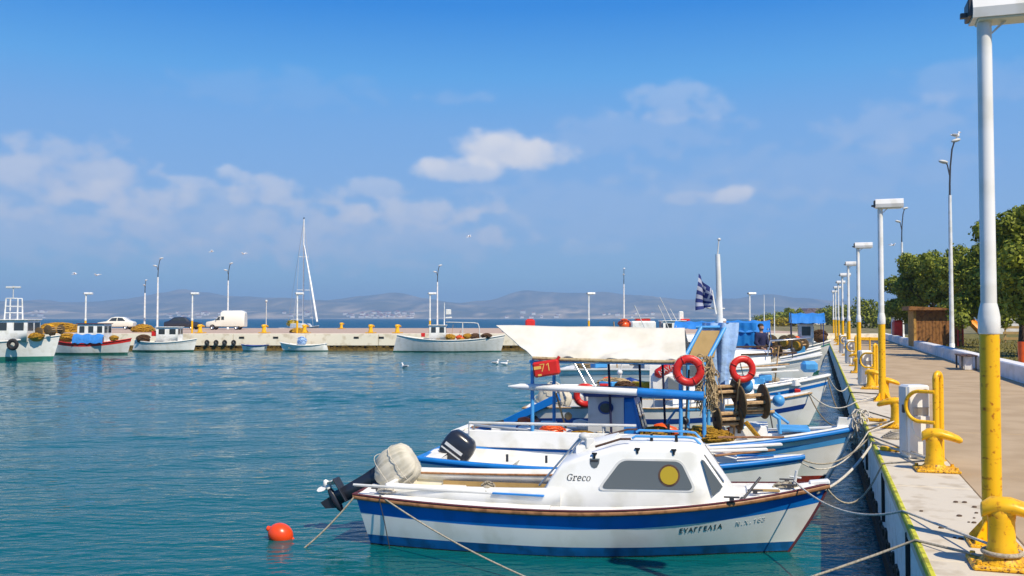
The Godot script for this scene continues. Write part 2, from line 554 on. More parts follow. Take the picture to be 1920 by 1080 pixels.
# ---------- sky, light ----------
func make_sky() -> ImageTexture:
	var W := 3072
	var H := 1536
	var px := PackedFloat32Array()
	# clear sky by elevation, linear
	var stops := [[-90.0, Color(0.05, 0.10, 0.14)], [-1.5, Color(0.16, 0.27, 0.42)], [0.0, Color(0.255, 0.435, 0.61)], [2.5, Color(0.26, 0.465, 0.665)], [5.0, Color(0.246, 0.427, 0.695)], [8.0, Color(0.212, 0.40, 0.71)], [11.7, Color(0.165, 0.37, 0.715)], [14.6, Color(0.098, 0.342, 0.73)], [18.6, Color(0.026, 0.225, 0.665)], [30.0, Color(0.018, 0.16, 0.55)], [90.0, Color(0.018, 0.10, 0.38)]]
	for j in H:
		var el := 90.0 - (j + 0.5) * 180.0 / H
		var c := Color()
		for i in stops.size() - 1:
			if el >= stops[i][0] and el <= stops[i + 1][0]:
				var t: float = (el - stops[i][0]) / (stops[i + 1][0] - stops[i][0])
				c = stops[i][1].lerp(stops[i + 1][1], t)
		var line := PackedFloat32Array([c.r, c.g, c.b])
		while line.size() < W * 3:
			line.append_array(line.duplicate())
		line.resize(W * 3)
		px.append_array(line)
	var n1 := FastNoiseLite.new()
	n1.seed = 40
	n1.frequency = 0.022
	n1.fractal_octaves = 6
	# every cloud: middle (azimuth, elevation), half size in degrees, thickness, whiteness, raggedness
	var clouds := []
	var put_cloud := func(x: float, y: float, rx: float, ry: float, a: float, white: float) -> void:
		var r := ray(x, y)
		clouds.append([rad_to_deg(atan2(r.x, -r.z)), rad_to_deg(atan2(r.y, Vector2(r.x, r.z).length())), rx * 0.0327, ry * 0.0327, a, white])
	# the white heap in the middle of the sky and the ones about it, by where they stand in the photograph
	for c in [[935, 282, 88, 40, 0.92, 1.0], [1010, 293, 72, 30, 0.85, 0.96], [870, 320, 92, 28, 0.75, 0.95], [815, 308, 28, 15, 0.6, 0.95], [1380, 366, 36, 20, 0.8, 0.95], [1290, 374, 50, 14, 0.35, 0.7], [1265, 195, 110, 38, 0.28, 0.75], [120, 320, 140, 62, 0.46, 0.55], [25, 350, 90, 60, 0.42, 0.55], [255, 378, 95, 36, 0.5, 0.68], [200, 345, 90, 50, 0.34, 0.5], [435, 330, 32, 18, 0.5, 0.9], [365, 342, 50, 14, 0.45, 0.85], [505, 362, 70, 30, 0.5, 0.72], [710, 358, 80, 22, 0.42, 0.75], [665, 400, 45, 20, 0.5, 0.7], [790, 402, 115, 36, 0.52, 0.7], [920, 386, 34, 22, 0.45, 0.7], [920, 445, 22, 30, 0.35, 0.65], [100, 440, 240, 60, 0.34, 0.42], [420, 430, 260, 80, 0.36, 0.42], [700, 450, 280, 70, 0.34, 0.42], [1150, 400, 380, 70, 0.16, 0.40], [1500, 330, 300, 60, 0.14, 0.40], [850, 183, 70, 16, 0.14, 0.7], [1180, 255, 200, 50, 0.16, 0.55], [1690, 240, 130, 50, 0.20, 0.6], [1850, 150, 150, 40, 0.14, 0.6], [520, 170, 200, 40, 0.08, 0.6], [1110, 465, 60, 20, 0.2, 0.6]]:
		put_cloud.call(c[0], c[1], c[2], c[3], c[4], c[5])
	# the rest of the sky goes on in the same way
	var rn := RandomNumberGenerator.new()
	rn.seed = 12
	var az := 34.0
	while az < 326.0:
		var big := rn.randf()
		clouds.append([az, rn.randf_range(4.5, 13.0), rn.randf_range(1.2, 5.5), rn.randf_range(0.7, 2.0), rn.randf_range(0.3, 0.75), rn.randf_range(0.5, 0.95)])
		az += rn.randf_range(2.0, 6.5) + big * 3.0
	for c in clouds:
		var x0 := int(floor((c[0] - c[2] * 1.5) / 360.0 * W))
		var x1 := int(floor((c[0] + c[2] * 1.5) / 360.0 * W))
		var y0 := int((90.0 - c[1] - c[3] * 1.6) / 180.0 * H)
		var y1 := int((90.0 - c[1] + c[3] * 1.6) / 180.0 * H)
		for j in range(maxi(0, y0), mini(H, y1 + 1)):
			var el := 90.0 - (j + 0.5) * 180.0 / H
			for i in range(x0, x1 + 1):
				var a := (i + 0.5) / W * 360.0
				var dx: float = (a - c[0]) / c[2]
				var dy: float = (el - c[1]) / c[3]
				# flatter below than above
				var q := dx * dx + dy * dy * (1.0 if dy > 0.0 else 1.5)
				if q > 2.3:
					continue
				var nn := n1.get_noise_2d(a * 17.0, el * 27.0) * (0.6 if c[5] >= 0.95 else 1.0)
				var d := 1.0 - q * 0.72 + nn * 0.95
				var al: float = smoothstep(0.05, 0.85, d) * c[4]
				if al <= 0.004:
					continue
				var lit := clampf(0.55 + dy * 0.38 + nn * 0.5, 0.0, 1.0)
				var w: float = c[5]
				var hi := Color(0.40 + 0.32 * w, 0.46 + 0.26 * w, 0.62 + 0.14 * w)
				var lo := Color(0.34 + 0.16 * w, 0.42 + 0.13 * w, 0.64 + 0.04 * w)
				var col := lo.lerp(hi, lit)
				var k := (j * W + posmod(i, W)) * 3
				px[k] = lerpf(px[k], col.r, al)
				px[k + 1] = lerpf(px[k + 1], col.g, al)
				px[k + 2] = lerpf(px[k + 2], col.b, al)
	return ImageTexture.create_from_image(Image.create_from_data(W, H, false, Image.FORMAT_RGBF, px.to_byte_array()))


func make_camera_and_light() -> void:
	var cam := Camera3D.new()
	cam.name = "camera"
	cam.fov = rad_to_deg(2.0 * atan(540.0 / FOCAL))
	cam.near = 0.1
	cam.far = 20000.0
	cam.position = EYE
	cam.rotation.x = tilt
	add_child(cam)
	cam.current = true
	var sm := PanoramaSkyMaterial.new()
	sm.panorama = make_sky()
	var sky := Sky.new()
	sky.sky_material = sm
	var env := Environment.new()
	env.background_mode = Environment.BG_SKY
	env.sky = sky
	env.tonemap_mode = Environment.TONE_MAPPER_LINEAR
	env.tonemap_exposure = 1.15
	env.sdfgi_enabled = true
	env.ssao_enabled = true
	env.ssil_enabled = true
	env.fog_enabled = true
	env.fog_density = 0.00024
	env.fog_light_color = Color(0.68, 0.84, 1.0)
	var we := WorldEnvironment.new()
	we.name = "environment"
	we.environment = env
	add_child(we)
	var sun := DirectionalLight3D.new()
	sun.name = "sun"
	sun.light_energy = 1.6
	sun.light_color = Color(1.0, 0.95, 0.86)
	sun.light_angular_distance = 0.5
	sun.shadow_enabled = true
	add_child(sun)
	sun.look_at_from_position(Vector3(0.36, 0.77, 0.53), Vector3.ZERO)


# ---------- water, hills, land ----------
func make_water() -> void:
	var n := FastNoiseLite.new()
	n.seed = 4
	n.frequency = 0.9
	n.fractal_octaves = 3
	var n2 := FastNoiseLite.new()
	n2.seed = 8
	n2.frequency = 0.22
	n2.fractal_octaves = 2
	var n3 := FastNoiseLite.new()
	n3.seed = 19
	n3.frequency = 0.05
	n3.fractal_octaves = 2
	var xs := PackedFloat32Array()
	var x := -46.0
	while x < 29.0:
		xs.append(x)
		x += 0.10 if x > -9.0 and x < 8.0 else 0.26
	var zs := PackedFloat32Array()
	var z := 4.0
	while z < 77.4:
		zs.append(z)
		z += clampf(z * 0.0075, 0.045, 0.4)
	var st := SurfaceTool.new()
	st.begin(Mesh.PRIMITIVE_TRIANGLES)
	st.set_smooth_group(0)
	var nx := xs.size()
	for j in zs.size():
		for i in nx:
			var edge := clampf(minf(minf(xs[i] - xs[0], xs[nx - 1] - xs[i]), minf(zs[j] - zs[0], zs[zs.size() - 1] - zs[j])) / 2.0, 0.0, 1.0)
			# long low crests that run across the view, shorter ripples on them
			var calm := lerpf(0.5, 1.9, smoothstep(12.0, 28.0, zs[j])) * (0.55 + 0.8 * smoothstep(-0.25, 0.35, n3.get_noise_2d(xs[i], zs[j] * 1.6)))
			var h := n.get_noise_2d(xs[i] * 0.55 + zs[j] * 0.10, zs[j] * 1.5) * 0.022 * calm + n2.get_noise_2d(xs[i] * 0.7 - zs[j] * 0.25, zs[j] * 1.3) * 0.030 * (0.5 + 0.5 * calm)
			st.add_vertex(Vector3(xs[i], h * edge, -zs[j]))
	for j in zs.size() - 1:
		for i in nx - 1:
			var a := j * nx + i
			for k in [a, a + nx, a + nx + 1, a, a + nx + 1, a + 1]:
				st.add_index(k)
	st.generate_normals()
	var near := put_mesh("harbour_water", st.commit(), M.water)
	tag(near, "teal harbour water rippled by a light breeze between the pier and the quay", "water", "", "structure")
	var far := Mb.new()
	var x0 := xs[0]
	var x1 := xs[nx - 1]
	var z1 := zs[zs.size() - 1]
	for r in [[-400.0, x0, 4.0, z1], [x1, 60.0, 4.0, z1], [-400.0, 60.0, -60.0, 4.0]]:
		far.smooth(-1)
		far.face([Vector3(r[0], 0, -r[2]), Vector3(r[1], 0, -r[2]), Vector3(r[1], 0, -r[3]), Vector3(r[0], 0, -r[3])], Vector3.UP)
	tag(put("harbour_water", far, M.water), "calm harbour water outside the basin to the left", "water", "", "structure")
	var sea := Mb.new()
	sea.smooth(-1)
	sea.face([Vector3(-7000, 0, -z1), Vector3(7000, 0, -z1), Vector3(7000, 0, -7500), Vector3(-7000, 0, -7500)], Vector3.UP)
	tag(put("open_sea", sea, M.open_sea), "deep blue open sea of the bay behind the pier", "water", "", "structure")


func make_hills() -> void:
	# height of the skyline above the horizon, in pixels of the photograph, along its width
	var back := [[-900, 25], [-400, 30], [-100, 26], [0, 27], [70, 36], [150, 30], [250, 38], [310, 50], [340, 56], [385, 49], [440, 42], [520, 39], [600, 34], [680, 42], [740, 49], [800, 40], [850, 30], [905, 34], [980, 52], [1050, 50], [1120, 51], [1200, 44], [1290, 36], [1370, 37], [1440, 47], [1500, 40], [1580, 34], [1700, 30], [1900, 36], [2300, 28], [2900, 24]]
	var mid := [[-900, 16], [-100, 24], [30, 33], [120, 26], [200, 22], [330, 30], [420, 24], [480, 30], [530, 39], [600, 33], [660, 27], [720, 33], [760, 28], [830, 32], [870, 26], [940, 20], [1040, 26], [1140, 22], [1230, 36], [1290, 26], [1400, 26], [1600, 20], [2000, 18], [2900, 14]]
	var near := [[-900, 8], [0, 16], [90, 15], [180, 10], [330, 11], [420, 14], [520, 13], [640, 9], [760, 12], [860, 15], [900, 10], [1000, 12], [1110, 9], [1250, 11], [1400, 10], [1900, 9], [2900, 8]]
	var nz := FastNoiseLite.new()
	nz.seed = 77
	nz.frequency = 0.0022
	nz.fractal_octaves = 5
	var pick := func(rows: Array, x: float) -> float:
		for i in rows.size() - 1:
			if x <= rows[i + 1][0]:
				var t: float = (x - rows[i][0]) / (rows[i + 1][0] - rows[i][0])
				return lerpf(rows[i][1], rows[i + 1][1], smoothstep(0.0, 1.0, t))
		return rows[-1][1]
	var depths := [4300.0, 4330.0, 4420.0, 4540.0, 4640.0, 4760.0, 4900.0, 5050.0, 5180.0, 5320.0, 5480.0, 5650.0, 5850.0, 6100.0, 6400.0, 6700.0, 7000.0, 7400.0]
	var st := SurfaceTool.new()
	st.begin(Mesh.PRIMITIVE_TRIANGLES)
	st.set_smooth_group(0)
	var cols := 300
	for d in depths:
		for i in cols:
			var wx := lerpf(-6400.0, 6400.0, i / float(cols - 1))
			var ppx: float = 960.0 + wx * FOCAL / d
			var ha: float = pick.call(near, ppx) * 4640.0 / FOCAL
			var hb: float = pick.call(mid, ppx) * 5320.0 / FOCAL
			var hc: float = pick.call(back, ppx) * 6400.0 / FOCAL
			var wa := smoothstep(4290.0, 4640.0, d)
			var wb := smoothstep(4640.0, 5320.0, d) * 1.0
			var wc := smoothstep(5320.0, 6400.0, d)
			var h := ha * wa
			h = lerpf(h, hb, wb)
			h = lerpf(h, hc, wc)
			if d > 6400.0:
				h *= 1.0 - (d - 6400.0) / 1400.0
			var nn := nz.get_noise_2d(wx, d * 1.6)
			h += nn * 14.0 * wa * (0.4 + 0.6 * wb)
			var f := nz.get_noise_2d(wx * 2.3 + 900.0, d * 4.0)
			var col := Color(0.20, 0.17, 0.10).lerp(Color(0.05, 0.065, 0.05), clampf(0.5 + nn * 1.4, 0, 1))
			col = col.lerp(Color(0.66, 0.50, 0.30), clampf(f * 2.6 - 0.15, 0, 0.95) * (1.0 - wb * 0.7))
			if d < 4400.0:
				col = col.lerp(Color(0.42, 0.36, 0.26), 0.5)
			st.set_color(col)
			st.add_vertex(Vector3(wx, maxf(h, -2.0) if d > 4310.0 else -2.0, -d))
	for j in depths.size() - 1:
		for i in cols - 1:
			var a := j * cols + i
			for k in [a, a + cols, a + cols + 1, a, a + cols + 1, a + 1]:
				st.add_index(k)
	st.generate_normals()
	tag(put_mesh("hills", st.commit(), M.hills), "hazy dry hills on the far side of the bay", "hills", "", "structure")
	# white villages at the foot of the hills
	var house := thing("far_house", "tiny white house of the villages on the far shore", "house", Vector3(), 0.0, "white houses of the villages on the far shore")
	var w := Mb.new()
	w.box(Vector3(0, 3, 0), Vector3(11, 8, 9))
	put("wall", w, M.plaster, house)
	var r := Mb.new()
	r.prism(PackedVector2Array([Vector2(-6, 7), Vector2(6, 7), Vector2(0, 9.5)]), Transform3D(Basis(), Vector3(0, 0, -5)), 10.0)
	put("roof", r, M.tile_roof, house)
	rng.seed = 5
	var first := true
	for v in [[700, 590, 60, 34], [745, 586, 40, 14], [350, 590, 38, 16], [400, 592, 30, 8], [560, 588, 40, 8], [1000, 584, 60, 9], [1180, 590, 50, 7], [60, 588, 40, 7]]:
		for i in v[3]:
			var x: float = v[0] + rng.randf_range(-1, 1) * v[2]
			var d := rng.randf_range(4340.0, 4600.0)
			var wx := (x - 960.0) / FOCAL * d
			var y: float = pick.call(near, x) * 4640.0 / FOCAL * smoothstep(4290.0, 4640.0, d) - 1.0
			var o := house if first else copy(house, "far_house", house.get_meta("label"), Vector3(), 0.0)
			first = false
			o.position = Vector3(wx, y, -d)
			o.rotation.y = rng.randf_range(-0.6, 0.6)
			var sc := rng.randf_range(0.9, 1.8)
			o.scale = Vector3(sc * 1.2, sc, sc)


func slab(mb: Mb, s0: float, s1: float, t0: float, t1: float, y0: float, y1: float, bev := 0.0) -> void:
	mb.box(quay((s0 + s1) / 2, (t0 + t1) / 2, (y0 + y1) / 2), Vector3(t1 - t0, y1 - y0, s1 - s0), Basis(RV, Vector3.UP, -QV), bev)


func make_quay() -> void:
	rng.seed = 3
	var q := thing("quay", "long concrete quay with whitewashed coping and yellow edge line", "quay")
	tag(q, "", "", "", "structure")
	var w := Mb.new()
	slab(w, -6, 97, 0.69, 1.38, 0.16, QY - 0.14)
	put("quay_wall", w, M.quay_wall, q)
	w = Mb.new()
	slab(w, -6, 97, 0.64, 1.38, -1.5, 0.17)
	put("weed_band", w, M.weed, q)
	# ragged upper edge of the weed
	w = Mb.new()
	for i in 420:
		var s := -2.0 + i * 0.2 + rng.randf() * 0.1
		var h := rng.randf_range(0.02, 0.17)
		slab(w, s, s + rng.randf_range(0.08, 0.22), 0.665, 0.70, 0.1, 0.165 + h, 0.01)
	tag(put("weed_fringe", w, M.weed, q), "", "", "", "stuff")
	var s := -5.0
	while s < 96.0:
		var l := 2.98
		w = Mb.new()
		slab(w, s, s + l, 0.665, 1.40, QY - 0.14, QY + rng.randf_range(-0.003, 0.006), 0.012)
		put("coping_slab", w, M.coping, q)
		s += 3.0
	w = Mb.new()
	slab(w, -5, 96, 0.655, 0.70, QY - 0.055, QY + 0.012, 0.01)
	put("yellow_edge_line", w, M.edge_yellow, q)
	# vertical rubber strips and stains on the wall face
	for k in [11.4, 15.2, 8.3]:
		w = Mb.new()
		slab(w, k, k + 0.06, 0.655, 0.70, 0.35, QY - 0.1, 0.01)
		put("rubber_strip", w, M.rubber, q)
	var p := thing("pavement", "tan concrete pavement along the quay with cross joints", "pavement")
	tag(p, "", "", "", "structure")
	s = -5.0
	while s < 96.0:
		for k in 1:
			w = Mb.new()
			slab(w, s + 0.012, s + 3.988, 1.412, 4.95, QY - 0.2, QY - 0.01 + rng.randf_range(-0.003, 0.003), 0.006)
			put("paving_slab", w, M.paving, p)
		s += 4.0
	w = Mb.new()
	slab(w, -5, 96, 1.39, 5.0, QY - 0.3, QY - 0.05)
	put("bedding", w, M.paving, p)
	# low white wall between pavement and lawn
	var lw := thing("low_wall", "long low white wall along the landward side of the pavement", "wall")
	s = 1.0
	while s < 84.0:
		w = Mb.new()
		slab(w, s, s + 5.98, 4.95, 5.36, QY - 0.1, QY + 0.43 + rng.randf_range(-0.006, 0.006), 0.03)
		put("wall_block", w, M.low_wall, lw)
		s += 6.0
	# land behind
	var g := Mb.new()
	slab(g, -10, 100, 5.36, 90, -1, QY + 0.16)
	tag(put("lawn", g, M.lawn), "dry yellow green lawn behind the low white wall", "lawn", "", "structure")
	g = Mb.new()
	g.smooth(-1)
	var poly := PackedVector2Array()
	for e in [[100, 0.7], [104, -7], [118, -9], [160, -12], [215, -17], [260, -15], [330, 0], [420, 40], [420, 500], [60, 500], [60, 90], [100, 90]]:
		var v := quay(e[0], e[1])
		poly.append(Vector2(v.x, -v.z))
	g.prism(poly, Transform3D(Basis(Vector3(1, 0, 0), Vector3(0, 0, -1), Vector3(0, 1, 0)), Vector3(0, -1, 0)), 2.1)
	tag(put("shore", g, M.shore_land), "sandy dry headland beyond the end of the quay", "ground", "", "structure")


func grass_tufts() -> void:
	rng.seed = 18
	var g := Mb.new()
	g.smooth(-1)
	for i in 5200:
		var s := rng.randf_range(9.0, 75.0)
		var t := 5.42 + pow(rng.randf(), 1.5) * 9.0
		var b := quay(s, t, QY + 0.15)
		var a := rng.randf() * TAU
		var h := rng.randf_range(0.04, 0.16)
		var d := Vector3(cos(a), 0, sin(a))
		g.face([b - d * 0.03, b + d * 0.03, b + Vector3(rng.randf_range(-0.06, 0.06), h, rng.randf_range(-0.06, 0.06))], Vector3(d.z, 0, -d.x))
	var o := put("lawn_grass", g, M.lawn)
	tag(o, "short dry grass tufts growing on the lawn behind the low wall", "grass", "", "stuff")


# ---------- leaves ----------
# blobs: [centre, radii]; leaves are small bent faces spread through them
func crown(called: String, parent: Node3D, blobs: Array, n: int, size: float, dark: Color, pale: Color) -> MeshInstance3D:
	var v := PackedVector3Array()
	var c := PackedColorArray()
	var total := 0.0
	for b in blobs:
		total += b[1].x * b[1].y + b[1].x * b[1].z
	for b in blobs:
		var k := int(n * (b[1].x * b[1].y + b[1].x * b[1].z) / total)
		var warm := rng.randf()
		for i in k:
			var d := Vector3(rng.randfn(), rng.randfn(), rng.randfn()).normalized()
			var r := pow(rng.randf(), 0.32) * rng.randf_range(0.82, 1.12)
			var p: Vector3 = b[0] + d * b[1] * r
			var nrm := (d + Vector3(rng.randfn(), rng.randfn(), rng.randfn()) * 0.55).normalized()
			var x := nrm.cross(Vector3(rng.randfn(), rng.randfn(), rng.randfn())).normalized() * size * rng.randf_range(0.5, 1.1)
			var y := nrm.cross(x) * rng.randf_range(0.4, 0.8)
			var col := dark.lerp(pale, clampf(rng.randf() * 0.7 + warm * 0.35, 0, 1))
			v.append_array(PackedVector3Array([p - x, p + y, p + x, p - x, p + x, p - y]))
			for q in 6:
				c.append(col)
	var arr := []
	arr.resize(Mesh.ARRAY_MAX)
	arr[Mesh.ARRAY_VERTEX] = v
	arr[Mesh.ARRAY_COLOR] = c
	var m := ArrayMesh.new()
	m.add_surface_from_arrays(Mesh.PRIMITIVE_TRIANGLES, arr)
	return put_mesh(called, m, M.leaf, parent)


func tree(label: String, pos: Vector3, h: float, spread: float, n: int, category := "tree", low := 0.3, group := "") -> Node3D:
	var t := thing("broadleaf_tree" if category == "tree" else "shore_bush", label, category, pos, 0.0, group)
	var blobs := []
	var k := 17
	for i in k:
		var a := rng.randf() * TAU
		var r := spread * sqrt(rng.randf()) * 0.72
		var y := lerpf(low, 0.93, pow(rng.randf(), 0.85)) * h
		var s := rng.randf_range(0.18, 0.34) * spread * (1.2 - 0.55 * y / h)
		blobs.append([Vector3(cos(a) * r, y, sin(a) * r), Vector3(s * 1.15, s, s * 1.1)])
	blobs.append([Vector3(0, h * 0.62, 0), Vector3(spread * 0.5, h * 0.24, spread * 0.5)])
	blobs.append([Vector3(0, h * 0.86, 0), Vector3(spread * 0.3, h * 0.13, spread * 0.3)])
	crown("crown", t, blobs, n, 0.12 if category == "tree" else 0.3, Color(0.08, 0.115, 0.008), Color(0.32, 0.345, 0.025))
	var w := Mb.new()
	w.tube([Vector3(0, -0.2, 0), Vector3(0.05, h * 0.2, 0.03), Vector3(-0.06, h * 0.45, 0.02), Vector3(0.02, h * 0.7, 0)], [0.19, 0.14, 0.10, 0.03], 8)
	put("trunk", w, M.bark, t)
	for i in 5:
		var a := TAU * i / 5.0 + rng.randf()
		var b := Mb.new()
		b.tube([Vector3(0, h * (0.18 + 0.05 * i), 0), Vector3(cos(a) * spread * 0.25, h * (0.35 + 0.05 * i), sin(a) * spread * 0.25), Vector3(cos(a) * spread * 0.55, h * (0.5 + 0.04 * i), sin(a) * spread * 0.55)], [0.08, 0.05, 0.015], 6)
		put("limb", b, M.bark, t)
	return t


func make_vegetation() -> void:
	rng.seed = 21
	for e in [[1716, 66, 6.1, 2.4, "bushy green tree leaning over the brown hut, farthest of the row"], [1752, 60, 6.0, 2.7, "rounded green tree right behind the brown wooden hut"], [1800, 54, 5.9, 2.5, "dense green tree just right of the tall white lamp post"], [1846, 47, 5.5, 2.4, "dark green tree between the tall lamp post and the nearest pole"], [1915, 38, 6.2, 2.7, "tallest green tree, to the right of the nearest yellow and white pole"], [1985, 35, 6.0, 2.6, "green tree at the right edge, partly out of view"], [1722, 80, 5.2, 1.8, "small green tree left of the hut beside the far tall lamp post"]]:
		tree(e[4], at(e[0], 620, e[1]) * Vector3(1, 0, 1) + Vector3(0, QY + 0.1, 0), e[2], e[3], 15000, "tree", 0.26)
	# bushes on the headland
	for e in [[1462, 200, 3.2, 5.0, "dark shrub on the headland behind the blue canopy boat"], [1484, 215, 3.9, 3.4, "rounded dark bush left of the grey roofed house on the headland"], [1550, 215, 4.4, 5.0, "green bush right of the grey roofed house on the headland"], [1582, 190, 4.6, 4.0, "tall bush behind the row of far yellow posts"], [1622, 150, 4.8, 4.2, "green bush seen between the third and the second lamp post"], [1668, 140, 3.4, 2.6, "green bush left of the white shore house"], [1440, 230, 2.2, 4.5, "small dark bush at the left tip of the headland"]]:
		tree(e[4], at(e[0], 600, e[1]) * Vector3(1, 0, 1) + Vector3(0, QY, 0), e[2], e[3], 1600, "bush", 0.1)
	var yb := thing("yellow_bush", "low yellow flowering hedge on the headland above the blue canopy boat", "bush", at(1466, 603, 180) * Vector3(1, 0, 1) + Vector3(0, QY, 0))
	crown("crown", yb, [[Vector3(-3, 0.8, 0), Vector3(2.2, 0.9, 1.2)], [Vector3(0, 0.9, 0), Vector3(2.4, 1.0, 1.2)], [Vector3(3, 0.8, 0), Vector3(2.0, 0.8, 1.2)]], 1400, 0.28, Color(0.20, 0.16, 0.01), Color(0.42, 0.32, 0.01))


# ---------- street furniture of the quay ----------
func make_lamp() -> Node3D:
	var t := thing("quay_lamp", "", "lamp post", Vector3(), 0.0, "yellow and white lamp posts along the quay")
	var w := Mb.new()
	w.tube([Vector3(0, 0.02, 0), Vector3(0, 1.54, 0)], 0.068, 20)
	put("lower_pole", w, M.yellow, t)
	w = Mb.new()
	w.lathe([Vector2(0.07, 1.535), Vector2(0.076, 1.545), Vector2(0.076, 1.66), Vector2(0.066, 1.72), Vector2(0.056, 1.76)], Transform3D(), 20)
	put("collar", w, M.pole_white, t)
	w = Mb.new()
	w.tube([Vector3(0, 1.74, 0), Vector3(0, 3.86, 0)], [0.055, 0.05], 20)
	put("upper_pole", w, M.pole_white, t)
	w = Mb.new()
	w.box(Vector3(0, 0.012, 0), Vector3(0.34, 0.024, 0.34), Basis(), 0.006)
	put("base_plate", w, M.rusty_yellow, t)
	for k in 4:
		w = Mb.new()
		var a := PI / 2 * k + PI / 4
		w.prism(PackedVector2Array([Vector2(0.06, 0.024), Vector2(0.19, 0.024), Vector2(0.19, 0.045), Vector2(0.06, 0.19)]), Transform3D(Basis(Vector3.UP, a), Vector3()) * Transform3D(Basis(), Vector3(0, 0, -0.005)), 0.01)
		put("gusset", w, M.yellow, t)
		w = Mb.new()
		w.cyl(Vector3(cos(a + PI / 4) * 0.14, 0.024, sin(a + PI / 4) * 0.14), Vector3(cos(a + PI / 4) * 0.14, 0.05, sin(a + PI / 4) * 0.14), 0.014, 0.014, 6)
		put("bolt", w, M.rusty_yellow, t)
	# lamp head: a long box that reaches over the pavement (local x is the landward side)
	var h := sub("lamp_head", t)
	w = Mb.new()
	w.prism(PackedVector2Array([Vector2(-0.11, 3.86), Vector2(0.11, 3.86), Vector2(0.125, 3.93), Vector2(0.10, 4.015), Vector2(0.07, 4.03), Vector2(-0.07, 4.03), Vector2(-0.10, 4.015), Vector2(-0.125, 3.93)]), Transform3D(Basis(Vector3(0, 0, -1), Vector3(0, 1, 0), Vector3(1, 0, 0)), Vector3(-0.09, 0, 0)), 0.52)
	put("housing", w, M.lamp_white, h)
	w = Mb.new()
	w.box(Vector3(0.17, 3.853, 0), Vector3(0.44, 0.018, 0.19), Basis(), 0.005)
	put("diffuser", w, M.diffuser, h)
	w = Mb.new()
	w.box(Vector3(-0.105, 3.94, 0), Vector3(0.03, 0.13, 0.20), Basis(), 0.006)
	w.box(Vector3(-0.14, 3.90, 0.03), Vector3(0.05, 0.035, 0.04))
	put("end_cap", w, M.dark_metal, h)
	w = Mb.new()
	w.prism(PackedVector2Array([Vector2(0.04, 3.76), Vector2(0.055, 3.76), Vector2(0.15, 3.845), Vector2(0.12, 3.845)]), Transform3D(Basis(), Vector3(0, 0, -0.006)), 0.012)
	put("bracket", w, M.grey_white, h)
	return t


func make_bollard() -> Node3D:
	var t := thing("mooring_bollard", "", "bollard", Vector3(), 0.0, "yellow mooring bollards along the quay")
	var w := Mb.new()
	w.lathe([Vector2(0.10, 0.03), Vector2(0.10, 0.10), Vector2(0.085, 0.16), Vector2(0.082, 0.30), Vector2(0.095, 0.38), Vector2(0.06, 0.43)], Transform3D(), 18)
	put("stem", w, M.yellow, t)
	w = Mb.new()
	# the horn: a thick lip that leans to the landward side
	var rings := []
	for e in [[-0.12, 0.37, 0.045, 0.05], [-0.06, 0.405, 0.095, 0.055], [0.06, 0.405, 0.115, 0.055], [0.17, 0.375, 0.105, 0.05], [0.25, 0.345, 0.075, 0.042], [0.28, 0.335, 0.03, 0.02]]:
		var g := []
		for k in 14:
			var a := TAU * k / 14
			g.append(Vector3(e[0], e[1] + sin(a) * e[3], cos(a) * e[2]))
		rings.append(g)
	w.loft(rings)
	put("horn", w, M.yellow, t)
	w = Mb.new()
	w.box(Vector3(0.02, 0.018, 0), Vector3(0.44, 0.036, 0.36), Basis(), 0.012)
	put("base_plate", w, M.rusty_yellow, t)
	w = Mb.new()
	w.lathe([Vector2(0.15, 0.034), Vector2(0.13, 0.05), Vector2(0.10, 0.08), Vector2(0.09, 0.12)], Transform3D(), 16)
	put("flange", w, M.rusty_yellow, t)
	for e in [[-0.16, -0.13], [-0.16, 0.13], [0.2, -0.13], [0.2, 0.13]]:
		w = Mb.new()
		w.cyl(Vector3(e[0], 0.034, e[1]), Vector3(e[0], 0.062, e[1]), 0.022, 0.018, 6)
		put("bolt", w, M.rusty_yellow, t)
	return t


func make_pedestal() -> Node3D:
	var t := thing("service_pedestal", "", "service pedestal", Vector3(), 0.0, "white service pedestals along the quay")
	var w := Mb.new()
	w.box(Vector3(0, 0.43, 0), Vector3(0.26, 0.86, 0.24), Basis(), 0.02)
	put("cabinet", w, M.white, t)
	w = Mb.new()
	w.box(Vector3(-0.137, 0.44, 0), Vector3(0.018, 0.80, 0.20), Basis(), 0.004)
	put("side_panel", w, M.grey_white, t)
	# recessed socket bay on the seaward front with a rounded cover
	w = Mb.new()
	w.box(Vector3(0.02, 0.60, 0.122), Vector3(0.19, 0.012, 0.012))
	w.box(Vector3(0.02, 0.55, 0.121), Vector3(0.18, 0.09, 0.008), Basis(), 0.003)
	put("socket_bay", w, M.steel, t)
	w = Mb.new()
	var p := PackedVector2Array([Vector2(-0.06, 0.50), Vector2(-0.085, 0.46), Vector2(-0.09, 0.38), Vector2(-0.06, 0.29), Vector2(-0.01, 0.25), Vector2(0.11, 0.25), Vector2(0.11, 0.50)])
	w.prism(p, Transform3D(Basis(), Vector3(0, 0, 0.118)), 0.035)
	put("cover", w, M.white, t)
	w = Mb.new()
	w.box(Vector3(-0.145, 0.58, 0.04), Vector3(0.03, 0.10, 0.06), Basis(), 0.008)
	put("handle", w, M.black, t)
	return t


